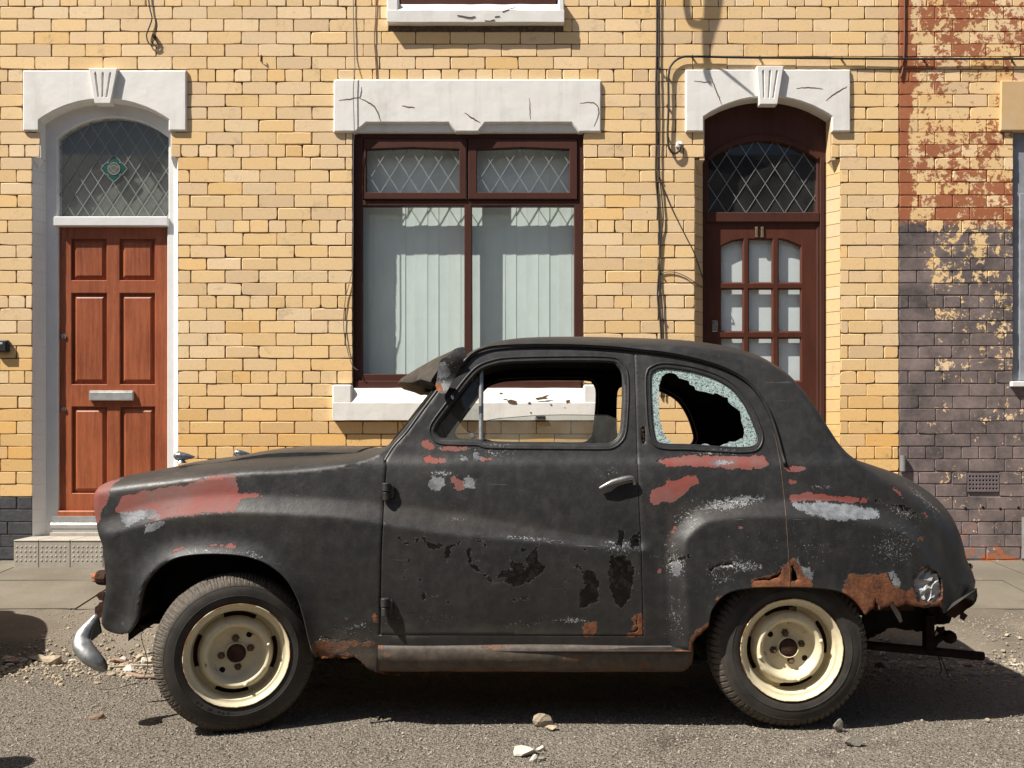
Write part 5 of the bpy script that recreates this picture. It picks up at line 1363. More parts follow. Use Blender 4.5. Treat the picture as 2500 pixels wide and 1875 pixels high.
PS = [blob(K4, (1200, 500), .20, .012, .75, -.10), blob(K4, (640, 355), .05, .012, .6, -.1), blob(K4, (1840, 560), .10, .04, .7), blob(K4, (1900, 800), .06, .16, .45), blob(K4, (1500, 1100), .10, .015, .8), blob(K4, (1100, 1130), .18, .03, .45),
      blob(K5, (850, 1120), .12, .012, .9), blob(K6, (760, 260), .17, .035, .85, .12), blob(K6, (420, 370), .09, .07, .6, .8), blob(K6, (300, 640), .05, .12, .5), blob(K6, (330, 760), .05, .06, .8), blob(K6, (850, 770), .14, .035, .8), blob(K6, (700, 860), .08, .06, .6), blob(K6, (1150, 560), .35, .22, .30),
      blob(K6, (330, 1180), .06, .14, .5), blob(K8, (550, 720), .14, .10, .6), blob(K8, (820, 380), .14, .03, .7, -.8), blob(K8, (620, 460), .10, .03, .7, -.3), blob(K8, (600, 600), .10, .05, .5), blob(K1, (1050, 985), .18, .012, .75), blob(K1, (1400, 1020), .06, .02, .7, -.4), blob(K1, (980, 680), .22, .008, .7, .04),
      blob(K7, (700, 900), .12, .05, .5), blob(K7, (850, 830), .05, .03, .7), blob(K3, (1000, 1000), .10, .05, .62), blob(K3, (560, 1190), .07, .02, .8), blob(K3, (1850, 1170), .07, .05, .45), blob(K6, (1450, 620), .16, .10, .4), blob(K6, (1500, 130), .06, .008, .85), blob(K4, (400, 1080), .3, .06, .35), blob(K1, (1700, 600), .2, .1, .3)]
PD = [blob(K7, (850, 1200), .10, .045, 1.4), blob(K7, (600, 1120), .07, .03, 1.1), blob(K7, (700, 1060), .10, .035, .95), blob(K4, (1100, 1180), .35, .018, .5), blob(K4, (200, 1200), .08, .03, .6), blob(K1, (700, 430), .16, .06, .5, .15), blob(K1, (1000, 700), .3, .03, .3), blob(K4, (600, 350), .35, .03, .35, -.1), blob(K6, (700, 320), .2, .03, .3), blob(K6, (300, 560), .02, .12, .35), blob(K2, (1950, 700), .04, .08, .5)]
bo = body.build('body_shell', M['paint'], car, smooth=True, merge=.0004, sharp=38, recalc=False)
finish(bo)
# bonnet and boot lid panels in the band, slightly proud with a gap
bn = MB()
nb0 = band.copy()
def lid(name, i0, i1, wmax, lift, mat='paint', parent=car):
    m = MB(); o = {}; vs = []; fs = []
    ks = [k for k in range(NB)]
    for i in range(i0, i1 + 1):
        P0 = band[i]; wmx = wmax - .0035
        yv = P0[:, 1]; order = np.argsort(yv)
        row = np.linspace(YC - wmx, YC + wmx, 25)
        zz = np.interp(row, yv[order], P0[order, 2]); xx = np.interp(row, yv[order], P0[order, 0])
        t = (i - i0) / (i1 - i0)
        lf_ = lift(t)
        for k in range(25):
            e = abs(row[k] - YC) / wmx
            o[i, k] = len(vs); vs.append((float(xx[k]), float(row[k]), float(zz[k]) + lf_ - .003 * (e > .99)))
    for i in range(i0, i1):
        for k in range(24): fs.append((o[i, k], o[i + 1, k], o[i + 1, k + 1], o[i, k + 1]))
    # turned-down edges
    for k, sg in ((0, 1), (24, -1)):
        base = len(vs)
        for i in range(i0, i1 + 1):
            p = vs[o[i, k]]; vs.append((p[0], p[1] - 0.001 * sg, p[2] - .022))
        for i in range(i0, i1):
            a, b = o[i, k], o[i + 1, k]; c, d = base + i - i0 + 1, base + i - i0
            fs.append((a, d, c, b) if sg > 0 else (a, b, c, d))
    base = len(vs)
    for k in range(25):
        p = vs[o[i1, k]]; vs.append((p[0] + .004, p[1], p[2] - .022))
    for k in range(24): fs.append((o[i1, k], base + k, base + k + 1, o[i1, k + 1]))
    m.add(vs, fs)
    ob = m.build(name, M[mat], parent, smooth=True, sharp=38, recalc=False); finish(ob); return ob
lid('bonnet', iA, iB - 1, .445, lambda t: .0035 + .015 * math.sin(math.pi * min(1, max(0, (t - .28) / .72))) + .002 * mnoise.noise(Vector((t * 14, 0, 0))))

# front and rear closing panels and floor (dark)
fp = MB(); ys_ = np.linspace(.14, 1.26, 9)
fpv = []
xf = onbody([(250, 1400)])[0][0]
for j, zq in enumerate(np.linspace(.30, .84, 9)):
    for y in ys_: fpv.append((xf + .06 - .05 * math.cos((y - YC) * 2.4), y, zq))
fp.add(fpv, [(j * 9 + i, j * 9 + i + 1, (j + 1) * 9 + i + 1, (j + 1) * 9 + i) for j in range(8) for i in range(8)])
fp.build('grille_panel', M['dark'], car)
fl_ = MB(); fl_.box(-.62, .70, .06, 1.34, .235, .25); fl_.box(.70, 1.62, .35, 1.05, .36, .38); fl_.box(-1.45, -.62, .33, 1.07, .33, .35)
fl_.box(-.64, -.62, .10, 1.30, .24, .98); fl_.box(1.28, 1.30, .30, 1.10, .38, 1.0); fl_.box(1.6, 1.62, .2, 1.2, .40, .75)
fl_.box(-.55, .66, .05, .08, .22, .27); fl_.box(-.55, .66, 1.32, 1.35, .22, .27)
fl_.build('floor_pan', M['dark'], car)
# cabin lining: inner skin with larger window openings, both sides
li = MB()
lin_out = onbody([(965, 1100), (1095, 930), (1150, 875), (1200, 858), (1400, 852), (1560, 862), (1700, 880), (1790, 915), (1860, 980), (1900, 1090), (1900, 1240), (1640, 1270), (1640, 1565), (930, 1565), (930, 1150)])
wi = [tuple(q) for q in offset_loop([Vector(q) for q in densify(win_xz, .02, True)], -.004)]
qi = [tuple(q) for q in offset_loop([Vector(q) for q in densify(qw_xz, .02, True)], -.006)]
panel_mesh(li, lin_out, [wi, qi], .04, 1, yoff=.055, flange=.0); panel_mesh(li, lin_out, [wi, qi], .04, -1, yoff=.055, flange=.0)
# tunnel between skin and lining at the openings
for lp, sd in ((wi, 1), (qi, 1), (wi, -1), (qi, -1)):
    q = np.array(lp); w0 = Wb(q[:, 0], q[:, 1]); n = len(q); vs = []
    for i in range(n):
        vs.append((q[i, 0], YC - sd * (w0[i] - .014), q[i, 1])); vs.append((q[i, 0], YC - sd * (w0[i] - .056), q[i, 1]))
    li.add([tuple(float(c) for c in v_) for v_ in vs], [(2 * i, 2 * i + 1, (2 * i + 3) % (2 * n), (2 * i + 2) % (2 * n)) for i in range(n)])
# roof lining
vs = []; fs = []; i0, i1 = iu(1150), iu(1890); ii = list(range(i0, i1, 2))
for i in ii:
    for k in range(2, NB - 2, 2): p = band[i, k]; vs.append((float(p[0]), float(YC + (p[1] - YC) * .93), float(p[2] - .03)))
nk = len(range(2, NB - 2, 2))
li.add(vs, [(a * nk + b, a * nk + b + 1, (a + 1) * nk + b + 1, (a + 1) * nk + b) for a in range(len(ii) - 1) for b in range(nk - 1)])
li.build('cabin_lining', M['lining'], car, smooth=True, sharp=40)
# wheel housings
def housing(arch, name, dep):
    m = MB(); a = flat(arch, .04); c = np.mean(np.array(a), 0)
    q = [(c[0] + (p[0] - c[0]) * 1.10, c[1] + (p[1] - c[1]) * 1.06 + .012) for p in a]
    n = len(q)
    for s_ in (1, -1):
        y0, y1 = (.035, dep) if s_ > 0 else (1.365, 1.4 - dep)
        m = MB()
        o = m.add([(p[0], y0, p[1]) for p in q] + [(p[0], y1, p[1]) for p in q], [(i, i + 1, n + i + 1, n + i) for i in range(n - 1)])
        m.add([(p[0], y1, p[1]) for p in q], [tuple(range(n))])
        m.build(name, M['dark'], car)
housing(FARCH, 'wheel_housing', .36); housing(RARCH, 'wheel_housing', .36)
# sill panels
def sill_panel(side):
    m = MB(); xa, xb = WX(924, .02), WX(1692, .02)
    zt_, zb_ = WZ(1572, .02), WZ(1644, .02)
    prof = [(.052, zt_ + .012), (.030, zt_ + .006), (.020, zt_), (.010, zt_ - .006), (.0035, zt_ - .018), (.001, zt_ - .038), (.004, zt_ - .058), (.014, zt_ - .078), (.030, zb_ + .012), (.048, zb_), (.09, zb_ - .002)]
    N = 90; vs = []; n = len(prof)
    for i in range(N + 1):
        t = i / N; x = xa + (xb - xa) * t
        e = max(0, (x - (xb - .05)) / .05)
        for j, (yy_, zz_) in enumerate(prof):
            k = e ** 2 * .03
            zq = zz_ + e ** 3 * .02 * (1 if zz_ < zt_ - .04 else 0) + .0015 * mnoise.noise(Vector((x * 6, j * .3, 1)))
            yq = yy_ + k * .4 + .0016 * mnoise.noise(Vector((x * 5, j * .4, 7)))
            vs.append((x, yq if side > 0 else 1.4 - yq, zq))
    m.add(vs, [((i * n + j), (i + 1) * n + j, (i + 1) * n + j + 1, i * n + j + 1) for i in range(N) for j in range(n - 1)])
    m.add([vs[N * n + j] for j in range(n)], [tuple(range(n))])
    o = m.build('sill_panel', M['paint'], car, smooth=True, sharp=40)
    sd = finish(o)
    a = o.data.attributes['dust']; v = np.clip(.9 + .6 * rng.random(len(o.data.vertices)), 0, 1.4); a.data.foreach_set('value', v.astype(np.float32))
    a = o.data.attributes['rust']; co = np.array([q.co[:] for q in o.data.vertices])
    rr = np.maximum(-(np.hypot((co[:, 0] - WX(1575, 0)) , (co[:, 2] - WZ(1625, 0)) * 1.6) - .025), (co[:, 0] - xb + .015))
    rr = np.maximum(rr, (zb_ + .006 - co[:, 2])); rr = np.maximum(rr, -(np.hypot((co[:, 0] - xa) , (co[:, 2] - zt_) * 1.2) - .02))
    rn = np.array([.030 * mnoise.noise(Vector((p_[0] * 7, p_[2] * 30, 2))) + .012 * mnoise.noise(Vector((p_[0] * 30, p_[2] * 50, 5))) for p_ in co]) - .0085 - .10 * np.clip(co[:, 2] - zb_ - .04, 0, 1)
    rr = np.maximum(rr, rn)
    a.data.foreach_set('value', rr.astype(np.float32))
    return o
sill_panel(1); sill_panel(-1)
# torn strip and dark structure under the front of the sill
m = MB(); q = ragged(flat(K7([(300, 1140), (420, 1170), (520, 1195), (700, 1175), (830, 1215), (900, 1290), (1050, 1400), (1300, 1420), (1300, 1440), (900, 1330), (760, 1245), (520, 1215), (400, 1240), (330, 1200)]), .07), .004, .008, 4.)
if area(q) < 0: q = q[::-1]
m.plate(q, [], .085, .092); m.build('torn_sill_flange', M['rust'], car)

# ---- doors
def door(side, h, holes, name='door'):
    m = MB(); panel_mesh(m, [tuple(q) for q in dr_i], holes, h, side, yoff=-.001, flange=.02, curl=.003)
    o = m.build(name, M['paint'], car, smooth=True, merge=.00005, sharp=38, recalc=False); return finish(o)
dn = door(1, .0095, [win_xz, ragged(onbody(HD), .002, .005, 6.)])
df_ = door(-1, .03, [densify(win_xz, .02, True)])
jo = [tuple(q) for q in offset_loop([Vector(q) for q in densify(dr_o, .03, True)], -.015)]; ji = [tuple(q) for q in offset_loop([Vector(q) for q in densify(dr_o, .03, True)], .012)]
for sd in (1, -1): jb = MB(); panel_mesh(jb, jo, [ji], .02, sd, yoff=.020, flange=0); jb.build('door_jamb', M['dark'], car)
bk = MB(); tb = onbody(K8([(600, 820), (980, 820), (980, 1200), (600, 1200)])); 
bk.plate([(onbody([(1740, 1445)])[0][0], WZ(1490, .1)), (1.50, WZ(1490, .1)), (1.52, WZ(1360, .1)), (onbody([(1740, 1445)])[0][0], WZ(1350, .1))], [], .095, .10)
bk.build('inner_wing', M['darkrust'], car)

def seal(lp, r, off, name, mat, parent, sd=1, dy=0.0):
    q = [tuple(v_) for v_ in offset_loop([Vector(v_) for v_ in lp], off)]; q = np.array(q + [q[0], q[1]]); w0 = Wb(q[:, 0], q[:, 1])
    m = MB(); m.tube([(float(a), float(YC - sd * (c - dy)), float(b)) for (a, b), c in zip(q, w0)], r, 8, caps=False)
    return m.build(name, M[mat], parent, smooth=True)
seal(win_xz, .0042, -.014, 'window_bead', 'paint', dn, 1, -.001)
seal(win_xz, .006, .003, 'window_seal', 'rubber', dn, 1, .010)
seal(qw_xz, .0045, -.012, 'window_bead', 'paint', bo, 1, 0)
seal(qw_xz, .0058, .003, 'window_seal', 'rubber', bo, 1, .006)
seal(densify(win_xz, .02, True), .006, .003, 'window_seal', 'rubber', df_, -1, .010); seal(densify(qw_xz, .02, True), .006, .003, 'window_seal', 'rubber', bo, -1, .006)
for o in bpy.data.objects:
    if o.name.startswith('window_bead'):
        for nm in ('red', 'grey', 'rust', 'tar', 'line'):
            a = o.data.attributes.new(nm, 'FLOAT', 'POINT'); a.data.foreach_set('value', [-1.0] * len(o.data.vertices))
def onbody3(pts, out=0.0):
    q = onbody(pts); a = np.array(q); w0 = Wb(a[:, 0], a[:, 1]); return [Vector((float(x), float(YC - w - out), float(z))) for (x, z), w in zip(q, w0)]
m = MB(); L = onbody3(smooth_line([(938, 1128), (960, 1092), (992, 1056), (1024, 1012), (1055, 970), (1097, 915), (1127, 885), (1160, 865)], 10), -.004); m.tube(L, .0068, 8); m.build('pillar_gap_shade', M['rubber'], bo, smooth=True)  # black tube put in for the dark gap between pillar and door
# drip rail
dl = smooth_line([(1125, 895), (1150, 868), (1180, 853), (1220, 846), (1300, 843), (1400, 844), (1500, 849), (1556, 855), (1620, 862), (1690, 875), (1760, 896), (1815, 925), (1850, 960), (1876, 1005), (1895, 1060), (1908, 1110), (1916, 1134)], 10)
for sd in (1, -1):
    q = onbody(dl); a = np.array(q); w0 = Wb(a[:, 0], a[:, 1]); m = MB()
    m.tube([(float(x), float(YC - sd * (w + .006)), float(z)) for (x, z), w in zip(q, w0)], .0062, 8)
    m.tube([(float(x), float(YC - sd * (w + .013)), float(z) + .004) for (x, z), w in zip(q, w0)], .0022, 6)
    m.build('drip_rail', M['rubber'], car, smooth=True)
m = MB(); L = onbody3(smooth_line([(1891, 1060), (1903, 1120), (1912, 1190), (1917, 1240), (1923, 1320), (1928, 1400), (1929, 1432)], 12), .0006); m.tube(L, .0012, 6); m.build('weld_seam', M['nut'], bo)
# chrome quarterlight bar and glass in the near door
ywin = float(YC - np.mean(Wb(np.array([0.0]), np.array([1.15]))))
def wpt(u, v, dy=.026):
    q = onbody([(u, v)])[0]; return Vector((q[0], float(YC - Wb([q[0]], [q[1]])[0] + dy), q[1]))
m = MB(); a, b = wpt(1168 + 6, 903), wpt(1174, 1079)
m.tube([a, b], .0095, 10, flat=.6); o = m.build('quarterlight_bar', M['dull'], dn, smooth=True, sharp=60)
def glass_panel(pts, name, parent, mat, dy=.030, th=.003):
    q = onbody(pts); r_ = delaunay_2d_cdt([Vector(p) for p in q], [(i, (i + 1) % len(q)) for i in range(len(q))], [], 1, 1e-7)
    a = np.array([(p.x, p.y) for p in r_[0]]); w0 = Wb(a[:, 0], a[:, 1])
    m = MB(); m.add([(float(x), float(YC - w + dy), float(z)) for (x, z), w in zip(a, w0)], [tuple(f) for f in r_[2]])
    return m.build(name, M[mat], parent, recalc=False)
glass_panel(K3([(510, 868), (545, 910), (600, 920), (845, 930), (845, 395), (760, 480), (690, 570), (600, 690), (520, 810)]), 'quarterlight_glass', dn, 'dirtyglass')
gg = glass_panel(K3([(885, 782), (1000, 762), (1290, 738), (1500, 733), (1700, 735), (1850, 738), (1930, 768), (1940, 860), (1920, 940), (1860, 965), (885, 965)]), 'half_lowered_glass', dn, 'dirtyglass', .034)
e = [wpt(*K3([q])[0], .034) for q in ((885, 782), (1000, 762), (1290, 738), (1500, 733), (1700, 735), (1850, 738), (1930, 768))]
m = MB(); m.tube(e, .0013, 6); m.build('glass_edge', M['rubber'], gg)
a = wpt(*K3([(1283, 780)])[0], .030); b = wpt(*K3([(1368, 740)])[0], .030)
m = MB(); m.box(a.x, b.x, a.y - .010, a.y + .006, a.z, b.z, .004); m.box(a.x + .003, b.x - .003, a.y - .014, a.y - .006, b.z - .004, b.z, .001); m.build('glass_pull', M['pipe'], gg)
a = wpt(*K3([(795, 895)])[0], .034); m = MB(); m.revolve([(0, .012), (.009, .012), (.010, 0)], 12, a, Matrix.Identity(3)); m.tube([a + Vector((-.003, .004, .008)), a + Vector((-.020, .006, .020))], .0025, 6); m.build('quarterlight_catch', M['pipe'], dn)
# crazed rear side glass: a ring with a ragged hole
hole = K5([(330, 550), (338, 500), (345, 480), (355, 445), (385, 415), (430, 403), (470, 410), (490, 420), (515, 455), (540, 462), (575, 468), (600, 480), (615, 515), (645, 525), (665, 560), (700, 570), (760, 580), (820, 598), (830, 588), (860, 595), (910, 620), (955, 630), (958, 670), (990, 700), (1040, 735), (1065, 755), (1075, 830), (1090, 880), (1102, 950), (1095, 995), (1060, 1005), (1000, 1030), (970, 1025), (930, 1048), (895, 1062), (860, 1068), (800, 1068), (770, 1050), (740, 1043), (715, 1055), (680, 1064), (560, 1062), (470, 1050), (420, 1010), (385, 970), (355, 900), (352, 860), (335, 800), (330, 650)])
hr = ragged(onbody(hole), .0022, .0035, 1.5)
gr = offset_loop([Vector(q) for q in qw_xz], .003)
pv, tri = cdt_panel([tuple(q) for q in gr], [hr], .02)
w0 = Wb(pv[:, 0], pv[:, 1]); m = MB(); n = len(pv)
m.add([(float(x), float(YC - w + .008), float(z)) for (x, z), w in zip(pv, w0)] , [tuple(int(q) for q in t) for t in tri])
m.add([(float(x), float(YC - w + .0125), float(z)) for (x, z), w in zip(pv, w0)], [tuple(int(q) for q in t)[::-1] for t in tri])
a = np.array(hr); w1 = Wb(a[:, 0], a[:, 1]); n = len(hr)
m.add([(float(x), float(YC - w + d), float(z)) for d in (.008, .0125) for (x, z), w in zip(hr, w1)], [(i, (i + 1) % n, n + (i + 1) % n, n + i) for i in range(n)])
o = m.build('shattered_side_glass', M['crazed'], car); tag(o, 'crazed pale green glass with a ragged hole')
# trafficator slot: rusty innards
m = MB(); c = onbody3(K5([(188, 970)]), -.012)[0]
m.box(c.x - .010, c.x + .010, c.y, c.y + .01, c.z - .032, c.z + .032, .002); 
for dz in (-.020, .018): m.revolve([(0, .010), (.004, .010), (.006, .004), (.006, 0)], 10, Vector((c.x, c.y, c.z + dz)), Matrix.Identity(3))
m.box(c.x - .006, c.x + .006, c.y - .006, c.y, c.z - .012, c.z + .010, .002); m.build('latch', M['darkrust'], bo)
# door handle
h0, h1, h2, h3 = onbody3([(1463, 1192)], .016)[0], onbody3([(1500, 1175)], .021)[0], onbody3([(1536, 1167)], .020)[0], onbody3([(1549, 1182)], .0)[0]
m = MB(); L = smooth_line([tuple(h0), tuple((h0 + h1) / 2 + Vector((0, -.003, .002))), tuple(h1), tuple(h2), tuple(h2 * .45 + h3 * .55 + Vector((.004, 0, .004))), tuple(h3)], .004)
n = len(L); m.tube(L, [.0045 + .0070 * math.sin(math.pi * min(1, (i + 1) / n * .85)) for i in range(n)], 12); m.build('door_handle', M['dull'], dn, smooth=True, sharp=60)
# hinges
for uv in ((834, 1062), (831, 1310)):
    u_, v_ = uv[0] * 1.1302, uv[1] * 1.1302
    c = onbody3([(u_ + 2, v_)], .016)[0]; m = MB()
    for dz, hh, r_ in ((.017, .031, .0155), (-.016, .030, .0135)): m.tube([c + Vector((0, 0, dz - hh / 2)), c + Vector((0, 0, dz - hh / 2 + .002)), c + Vector((0, 0, dz + hh / 2 - .002)), c + Vector((0, 0, dz + hh / 2))], [r_ * .8, r_, r_, r_ * .85], 14)
    m.tube([c + Vector((0, 0, .001)), c + Vector((0, 0, -.003))], .009, 10); m.box(c.x - .004, c.x + .028, c.y + .001, c.y + .015, c.z - .024, c.z + .026, .004)
    m.build('door_hinge', M['worn'], dn, smooth=True, sharp=40)
# torpedo side lamps
for (u0, v0, zd, u1) in ((424, 1113, 3.76, 476), (570, 1106, 4.66, 611)):
    y = zd - CD; xa, xb = WX(u0, y), WX(u1, y); z = WZ(v0, y); L_ = xb - xa
    m = MB(); m.tube([(xa + L_ * t, y, z - .004 * t) for t in (0, .04, .12, .25, .45, .7, .9, 1.0)], [.003, .009, .0155, .0175, .0165, .011, .0055, .002], 16)
    m.tube([(xa + L_ * .20, y, z), (xa + L_ * .24, y, z)], .0185, 16)
    m.tube([(xa + L_ * .38, y, z - .008), (xa + L_ * .38, y, z - .018), (xa + L_ * .38, y, z - .028)], [.009, .012, .022], 12)
    m.build('side_lamp', M['chrome'], car, smooth=True, sharp=45)
# sun visor: a curved peak over the screen, with its end bracket
vis = MB(); NY = 22; vs = []
for i in range(NY + 1):
    t = i / NY; y = .10 + 1.20 * t; s_ = math.sin(math.pi * t) ** .7
    xr, zr = -.205 - .06 * s_, 1.398 + .012 * s_
    xfr, zfr = -.300 - .185 * s_, 1.285 + .020 * s_
    cs = [(xr, zr), (xr * .7 + xfr * .3, zr * .7 + zfr * .3 + .014), (xr * .35 + xfr * .65, zr * .35 + zfr * .65 + .017), (xfr, zfr + .006), (xfr - .004, zfr - .006), (xfr + .008, zfr - .017), (xfr + .05, zfr - .030), (xfr + .10, zfr - .030)]
    for p in cs: q_ = mnoise.noise(Vector((p[0] * 14, y * 16, p[1] * 14))); q2 = mnoise.noise(Vector((p[0] * 30, y * 25, 4))); vs.append((p[0] + .010 * q_, y, p[1] + .012 * q_ + .006 * q2))
n = 8
vis.add(vs, [(i * n + j, (i + 1) * n + j, (i + 1) * n + j + 1, i * n + j + 1) for i in range(NY) for j in range(n - 1)])
vo = vis.build('sun_visor', M['visor'], car, smooth=True, sharp=50)
br = MB(); q = [(WX(a_, .09), WZ(b_, .09)) for a_, b_ in smooth_line(K3([(525, 470), (540, 375), (560, 320), (610, 290), (660, 240), (700, 222), (742, 220), (752, 245), (740, 310), (690, 410), (640, 500), (600, 570), (560, 572), (530, 545), (518, 505)]), 4, True)]
pv, tri = cdt_panel(q, [], .012)
vs = [(float(x), .085 + .5 * ((x - q[0][0]) ** 2) * 0 + .010 * math.sin(z * 45) - .55 * (x + .25) ** 2 * 0 - .03 * math.sin((x + .30) * 18), float(z)) for x, z in pv]
br.add(vs, [tuple(int(k) for k in t) for t in tri]); br.add([(a_, b_ + .006, c_) for a_, b_, c_ in vs], [tuple(int(k) for k in t)[::-1] for t in tri])
brm = simple('rust_spotted_grey_bracket', (.075, .075, .078), .6, var=.9, scale=22, bump=.8, bscale=60, bd=.005)
bb = br.build('visor_bracket', M['paint'], vo, smooth=True); finish(bb)
a = bb.data.attributes['grey']; co = [v_.co[:] for v_ in bb.data.vertices]; a.data.foreach_set('value', [float(.03 - math.hypot(c_[0] - WX(1080, .09), c_[2] - WZ(905, .09))) * .8 for c_ in co])
a = bb.data.attributes['rust']; a.data.foreach_set('value', [float(max(.018 - math.hypot(c_[0] - WX(1062, .09), c_[2] - WZ(888, .09)), .02 - math.hypot(c_[0] - WX(1070, .09), c_[2] - WZ(950, .09)))) for c_ in co])
a = bb.data.attributes['spk']; a.data.foreach_set('value', [.42] * len(co))
m = MB(); p = wpt(*K3([(645, 585)])[0], -.012); m.tube([p, p + Vector((.003, 0, -.016))], .006, 8); m.build('visor_stud', M['chrome'], dn, smooth=True)
# windscreen pillars inner frame and wiper stub
L = [wpt(u_, v_, .05) for u_, v_ in ((955, 1090), (1010, 1020), (1080, 930), (1130, 878))]
for L_ in (L, [Vector((p.x, 1.4 - p.y, p.z)) for p in L]): m = MB(); m.tube(L_, .016, 8); m.build('screen_pillar', M['lining'], car, smooth=True)
m = MB(); L = flat(K3([(245, 780), (270, 820), (285, 860), (300, 885)]), .25); m.tube([(p[0], .25, p[1]) for p in L], .0015, 5); m.build('wiper_arm', M['rubber'], car)
# steering wheel and dash on the far side
m = MB(); c = Vector((-.27, .98, 1.00)); ax = Matrix.Rotation(math.radians(62), 3, 'Y')
ring = [c + ax @ Vector((.19 * math.cos(q), .19 * math.sin(q), 0)) for q in [2 * math.pi * i / 32 for i in range(33)]]
m.tube(ring, .011, 8, caps=False)
for q in (0, 2.1, 4.2): m.tube([c, c + ax @ Vector((.19 * math.cos(q), .19 * math.sin(q), 0))], .006, 6)
m.tube([c, c + ax @ Vector((0, 0, -.35))], .016, 8); m.build('steering_wheel', M['lining'], car, smooth=True)
m = MB(); m.box(-.50, -.34, .14, 1.26, .86, .99, .03); m.build('dashboard', M['lining'], car)
for y in (.22, .78): m = MB(); m.box(-.05, .40, y, y + .42, .40, .52, .04); m.box(.36, .50, y, y + .42, .45, .90, .05); m.build('seat', M['lining'], car)

# ---- tail: crumpled metal in the lamp hole, lamp buttons, hanging bits
m = MB(); random.seed(3)
cz_ = onbody(K8([(805, 990)]))[0]; NXg = 9; pts = []
for j in range(NXg):
    for i in range(NXg):
        a_, b_ = (i / (NXg - 1) - .5) * .112, (j / (NXg - 1) - .5) * .130
        pts.append((cz_[0] + a_ + random.uniform(-.005, .005), float(YC - Wb([cz_[0] + a_], [cz_[1] + b_])[0]) + .004 + random.uniform(0, .026), cz_[1] + b_ + random.uniform(-.005, .005)))
m.add(pts, [t for j in range(NXg - 1) for i in range(NXg - 1) for t in ((j * NXg + i, j * NXg + i + 1, (j + 1) * NXg + i + 1), (j * NXg + i, (j + 1) * NXg + i + 1, (j + 1) * NXg + i))])
o = m.build('tail_lamp_filler', M['foil'], bo); tag(o, 'crumpled pale metal stuffed in the tail lamp hole')
for (u_, v_) in ((2370, 1383), (2371, 1446)):
    m = MB(); c = Vector((WX(u_, .33), .33, WZ(v_, .33))); m.revolve([(0, .006), (.010, .004), (.014, -.004)], 12, c, Matrix.Rotation(math.radians(90), 3, 'Z'))
    m.build('lamp_button', M['foil'], car, smooth=True)
def scrap(pts, y, th, name, amp=.004, sd=1., mat='darkrust'):
    mb = MB()
    q = ragged([(WX(a_, y), WZ(b_, y)) for a_, b_ in pts], amp, .008, sd)
    if area(q) < 0: q = q[::-1]
    mb.plate(q, [], y, y + th); return mb.build(name, M[mat], car)
scrap(K8([(930, 1100), (1000, 1060), (1090, 1080), (1100, 1160), (1060, 1200), (1000, 1230), (940, 1215)]), .20, .006, 'torn_rear_panel', .006, 2.)
scrap(K8([(1040, 1190), (1060, 1185), (1095, 1215), (1068, 1255), (1038, 1240)]), .30, .003, 'torn_rear_panel', .003, 3.)
scrap(K8([(860, 1330), (880, 1305), (920, 1300), (935, 1330), (890, 1350)]), .35, .01, 'torn_rear_panel', .006, 5.)
scrap(K8([(330, 1180), (560, 1140), (900, 1120), (985, 1215), (960, 1275), (800, 1290), (760, 1330), (650, 1325), (520, 1305), (400, 1370), (330, 1400)]), .30, .02, 'rear_valance', .006, 6., 'dark')  # near-black colour stands in for the shade under the tail
m = MB(); m.tube([(WX(2175, .07), .07, WZ(1472, .07)), (WX(2192, .08), .08, WZ(1500, .08)), (WX(2200, .09), .09, WZ(1518, .09))], [.008, .010, .006], 7, flat=.3); m.build('hanging_strip', M['pipe'], car)
y = .28
m = MB(); m.tube([(WX(2040, y), y, WZ(1568, y)), (WX(2200, y), y, WZ(1583, y)), (WX(2400, y), y, WZ(1602, y))], .0175, 12)
m.box(WX(2256, y), WX(2277, y), y - .02, y + .02, WZ(1592, y), WZ(1500, y), .002)
m.tube([(WX(2272, y), y + .01, WZ(1590, y)), (WX(2284, y), y + .01, WZ(1568, y)), (WX(2300, y), y + .01, WZ(1556, y)), (WX(2322, y), y + .01, WZ(1552, y))], [.016, .016, .015, .015], 9)
m.revolve([(0, .03), (.018, .026), (.026, .01), (.026, -.01), (.018, -.026), (0, -.03)], 9, Vector((WX(2318, y), y, WZ(1555, y))), Matrix.Identity(3))
m.build('tow_bar', M['barrust'], car)
for k_, L in enumerate((K8([(870, 1290), (850, 1360), (840, 1430), (850, 1450)]), K8([(880, 1500), (905, 1560), (915, 1620), (905, 1660)]), K8([(890, 1500), (940, 1570), (970, 1640), (985, 1680)]), K8([(900, 1500), (930, 1530), (960, 1560)]))):
    m = MB(); m.tube([(WX(a_, .3), .3 + .02 * k_, WZ(b_, .3)) for a_, b_ in smooth_line(L, 5)], .0022, 5); m.build('hanging_wire', M['cable'], car)
# chrome bumper blade and its dark bracket
path = smooth_line([tuple(P(236, 1500, .10)), tuple(P(222, 1521, .08)), tuple(P(206, 1545, .06)), tuple(P(199, 1568, .04)), tuple(P(213, 1594, .02)), tuple(P(235, 1615, .01)), tuple(P(251, 1629, .015)), tuple(P(261, 1637, .02))], .006)
n = len(path); rr = [float(np.interp(i / (n - 1), [0, .12, .28, .45, .65, .85, .95, 1], [.006, .016, .027, .0345, .0345, .026, .016, .003])) for i in range(n)]
m = MB(); m.tube(path, rr, 26, flat=.6); m.build('bumper_blade', M['dull'], car, smooth=True)
scrap([(232, 1512), (240, 1508), (246, 1545), (222, 1565), (218, 1550)], .30, .012, 'bumper_bracket', .002, 4., 'dark')
m = MB(); c = P(243, 1410, .10)
m.tube([c + Vector((.03, 0, 0)), c, c + Vector((-.008, 0, 0))], [.030, .028, .024], 12)
a_ = m.build('indicator_lamp', M['darkrust'], car)
m = MB(); random.seed(11)
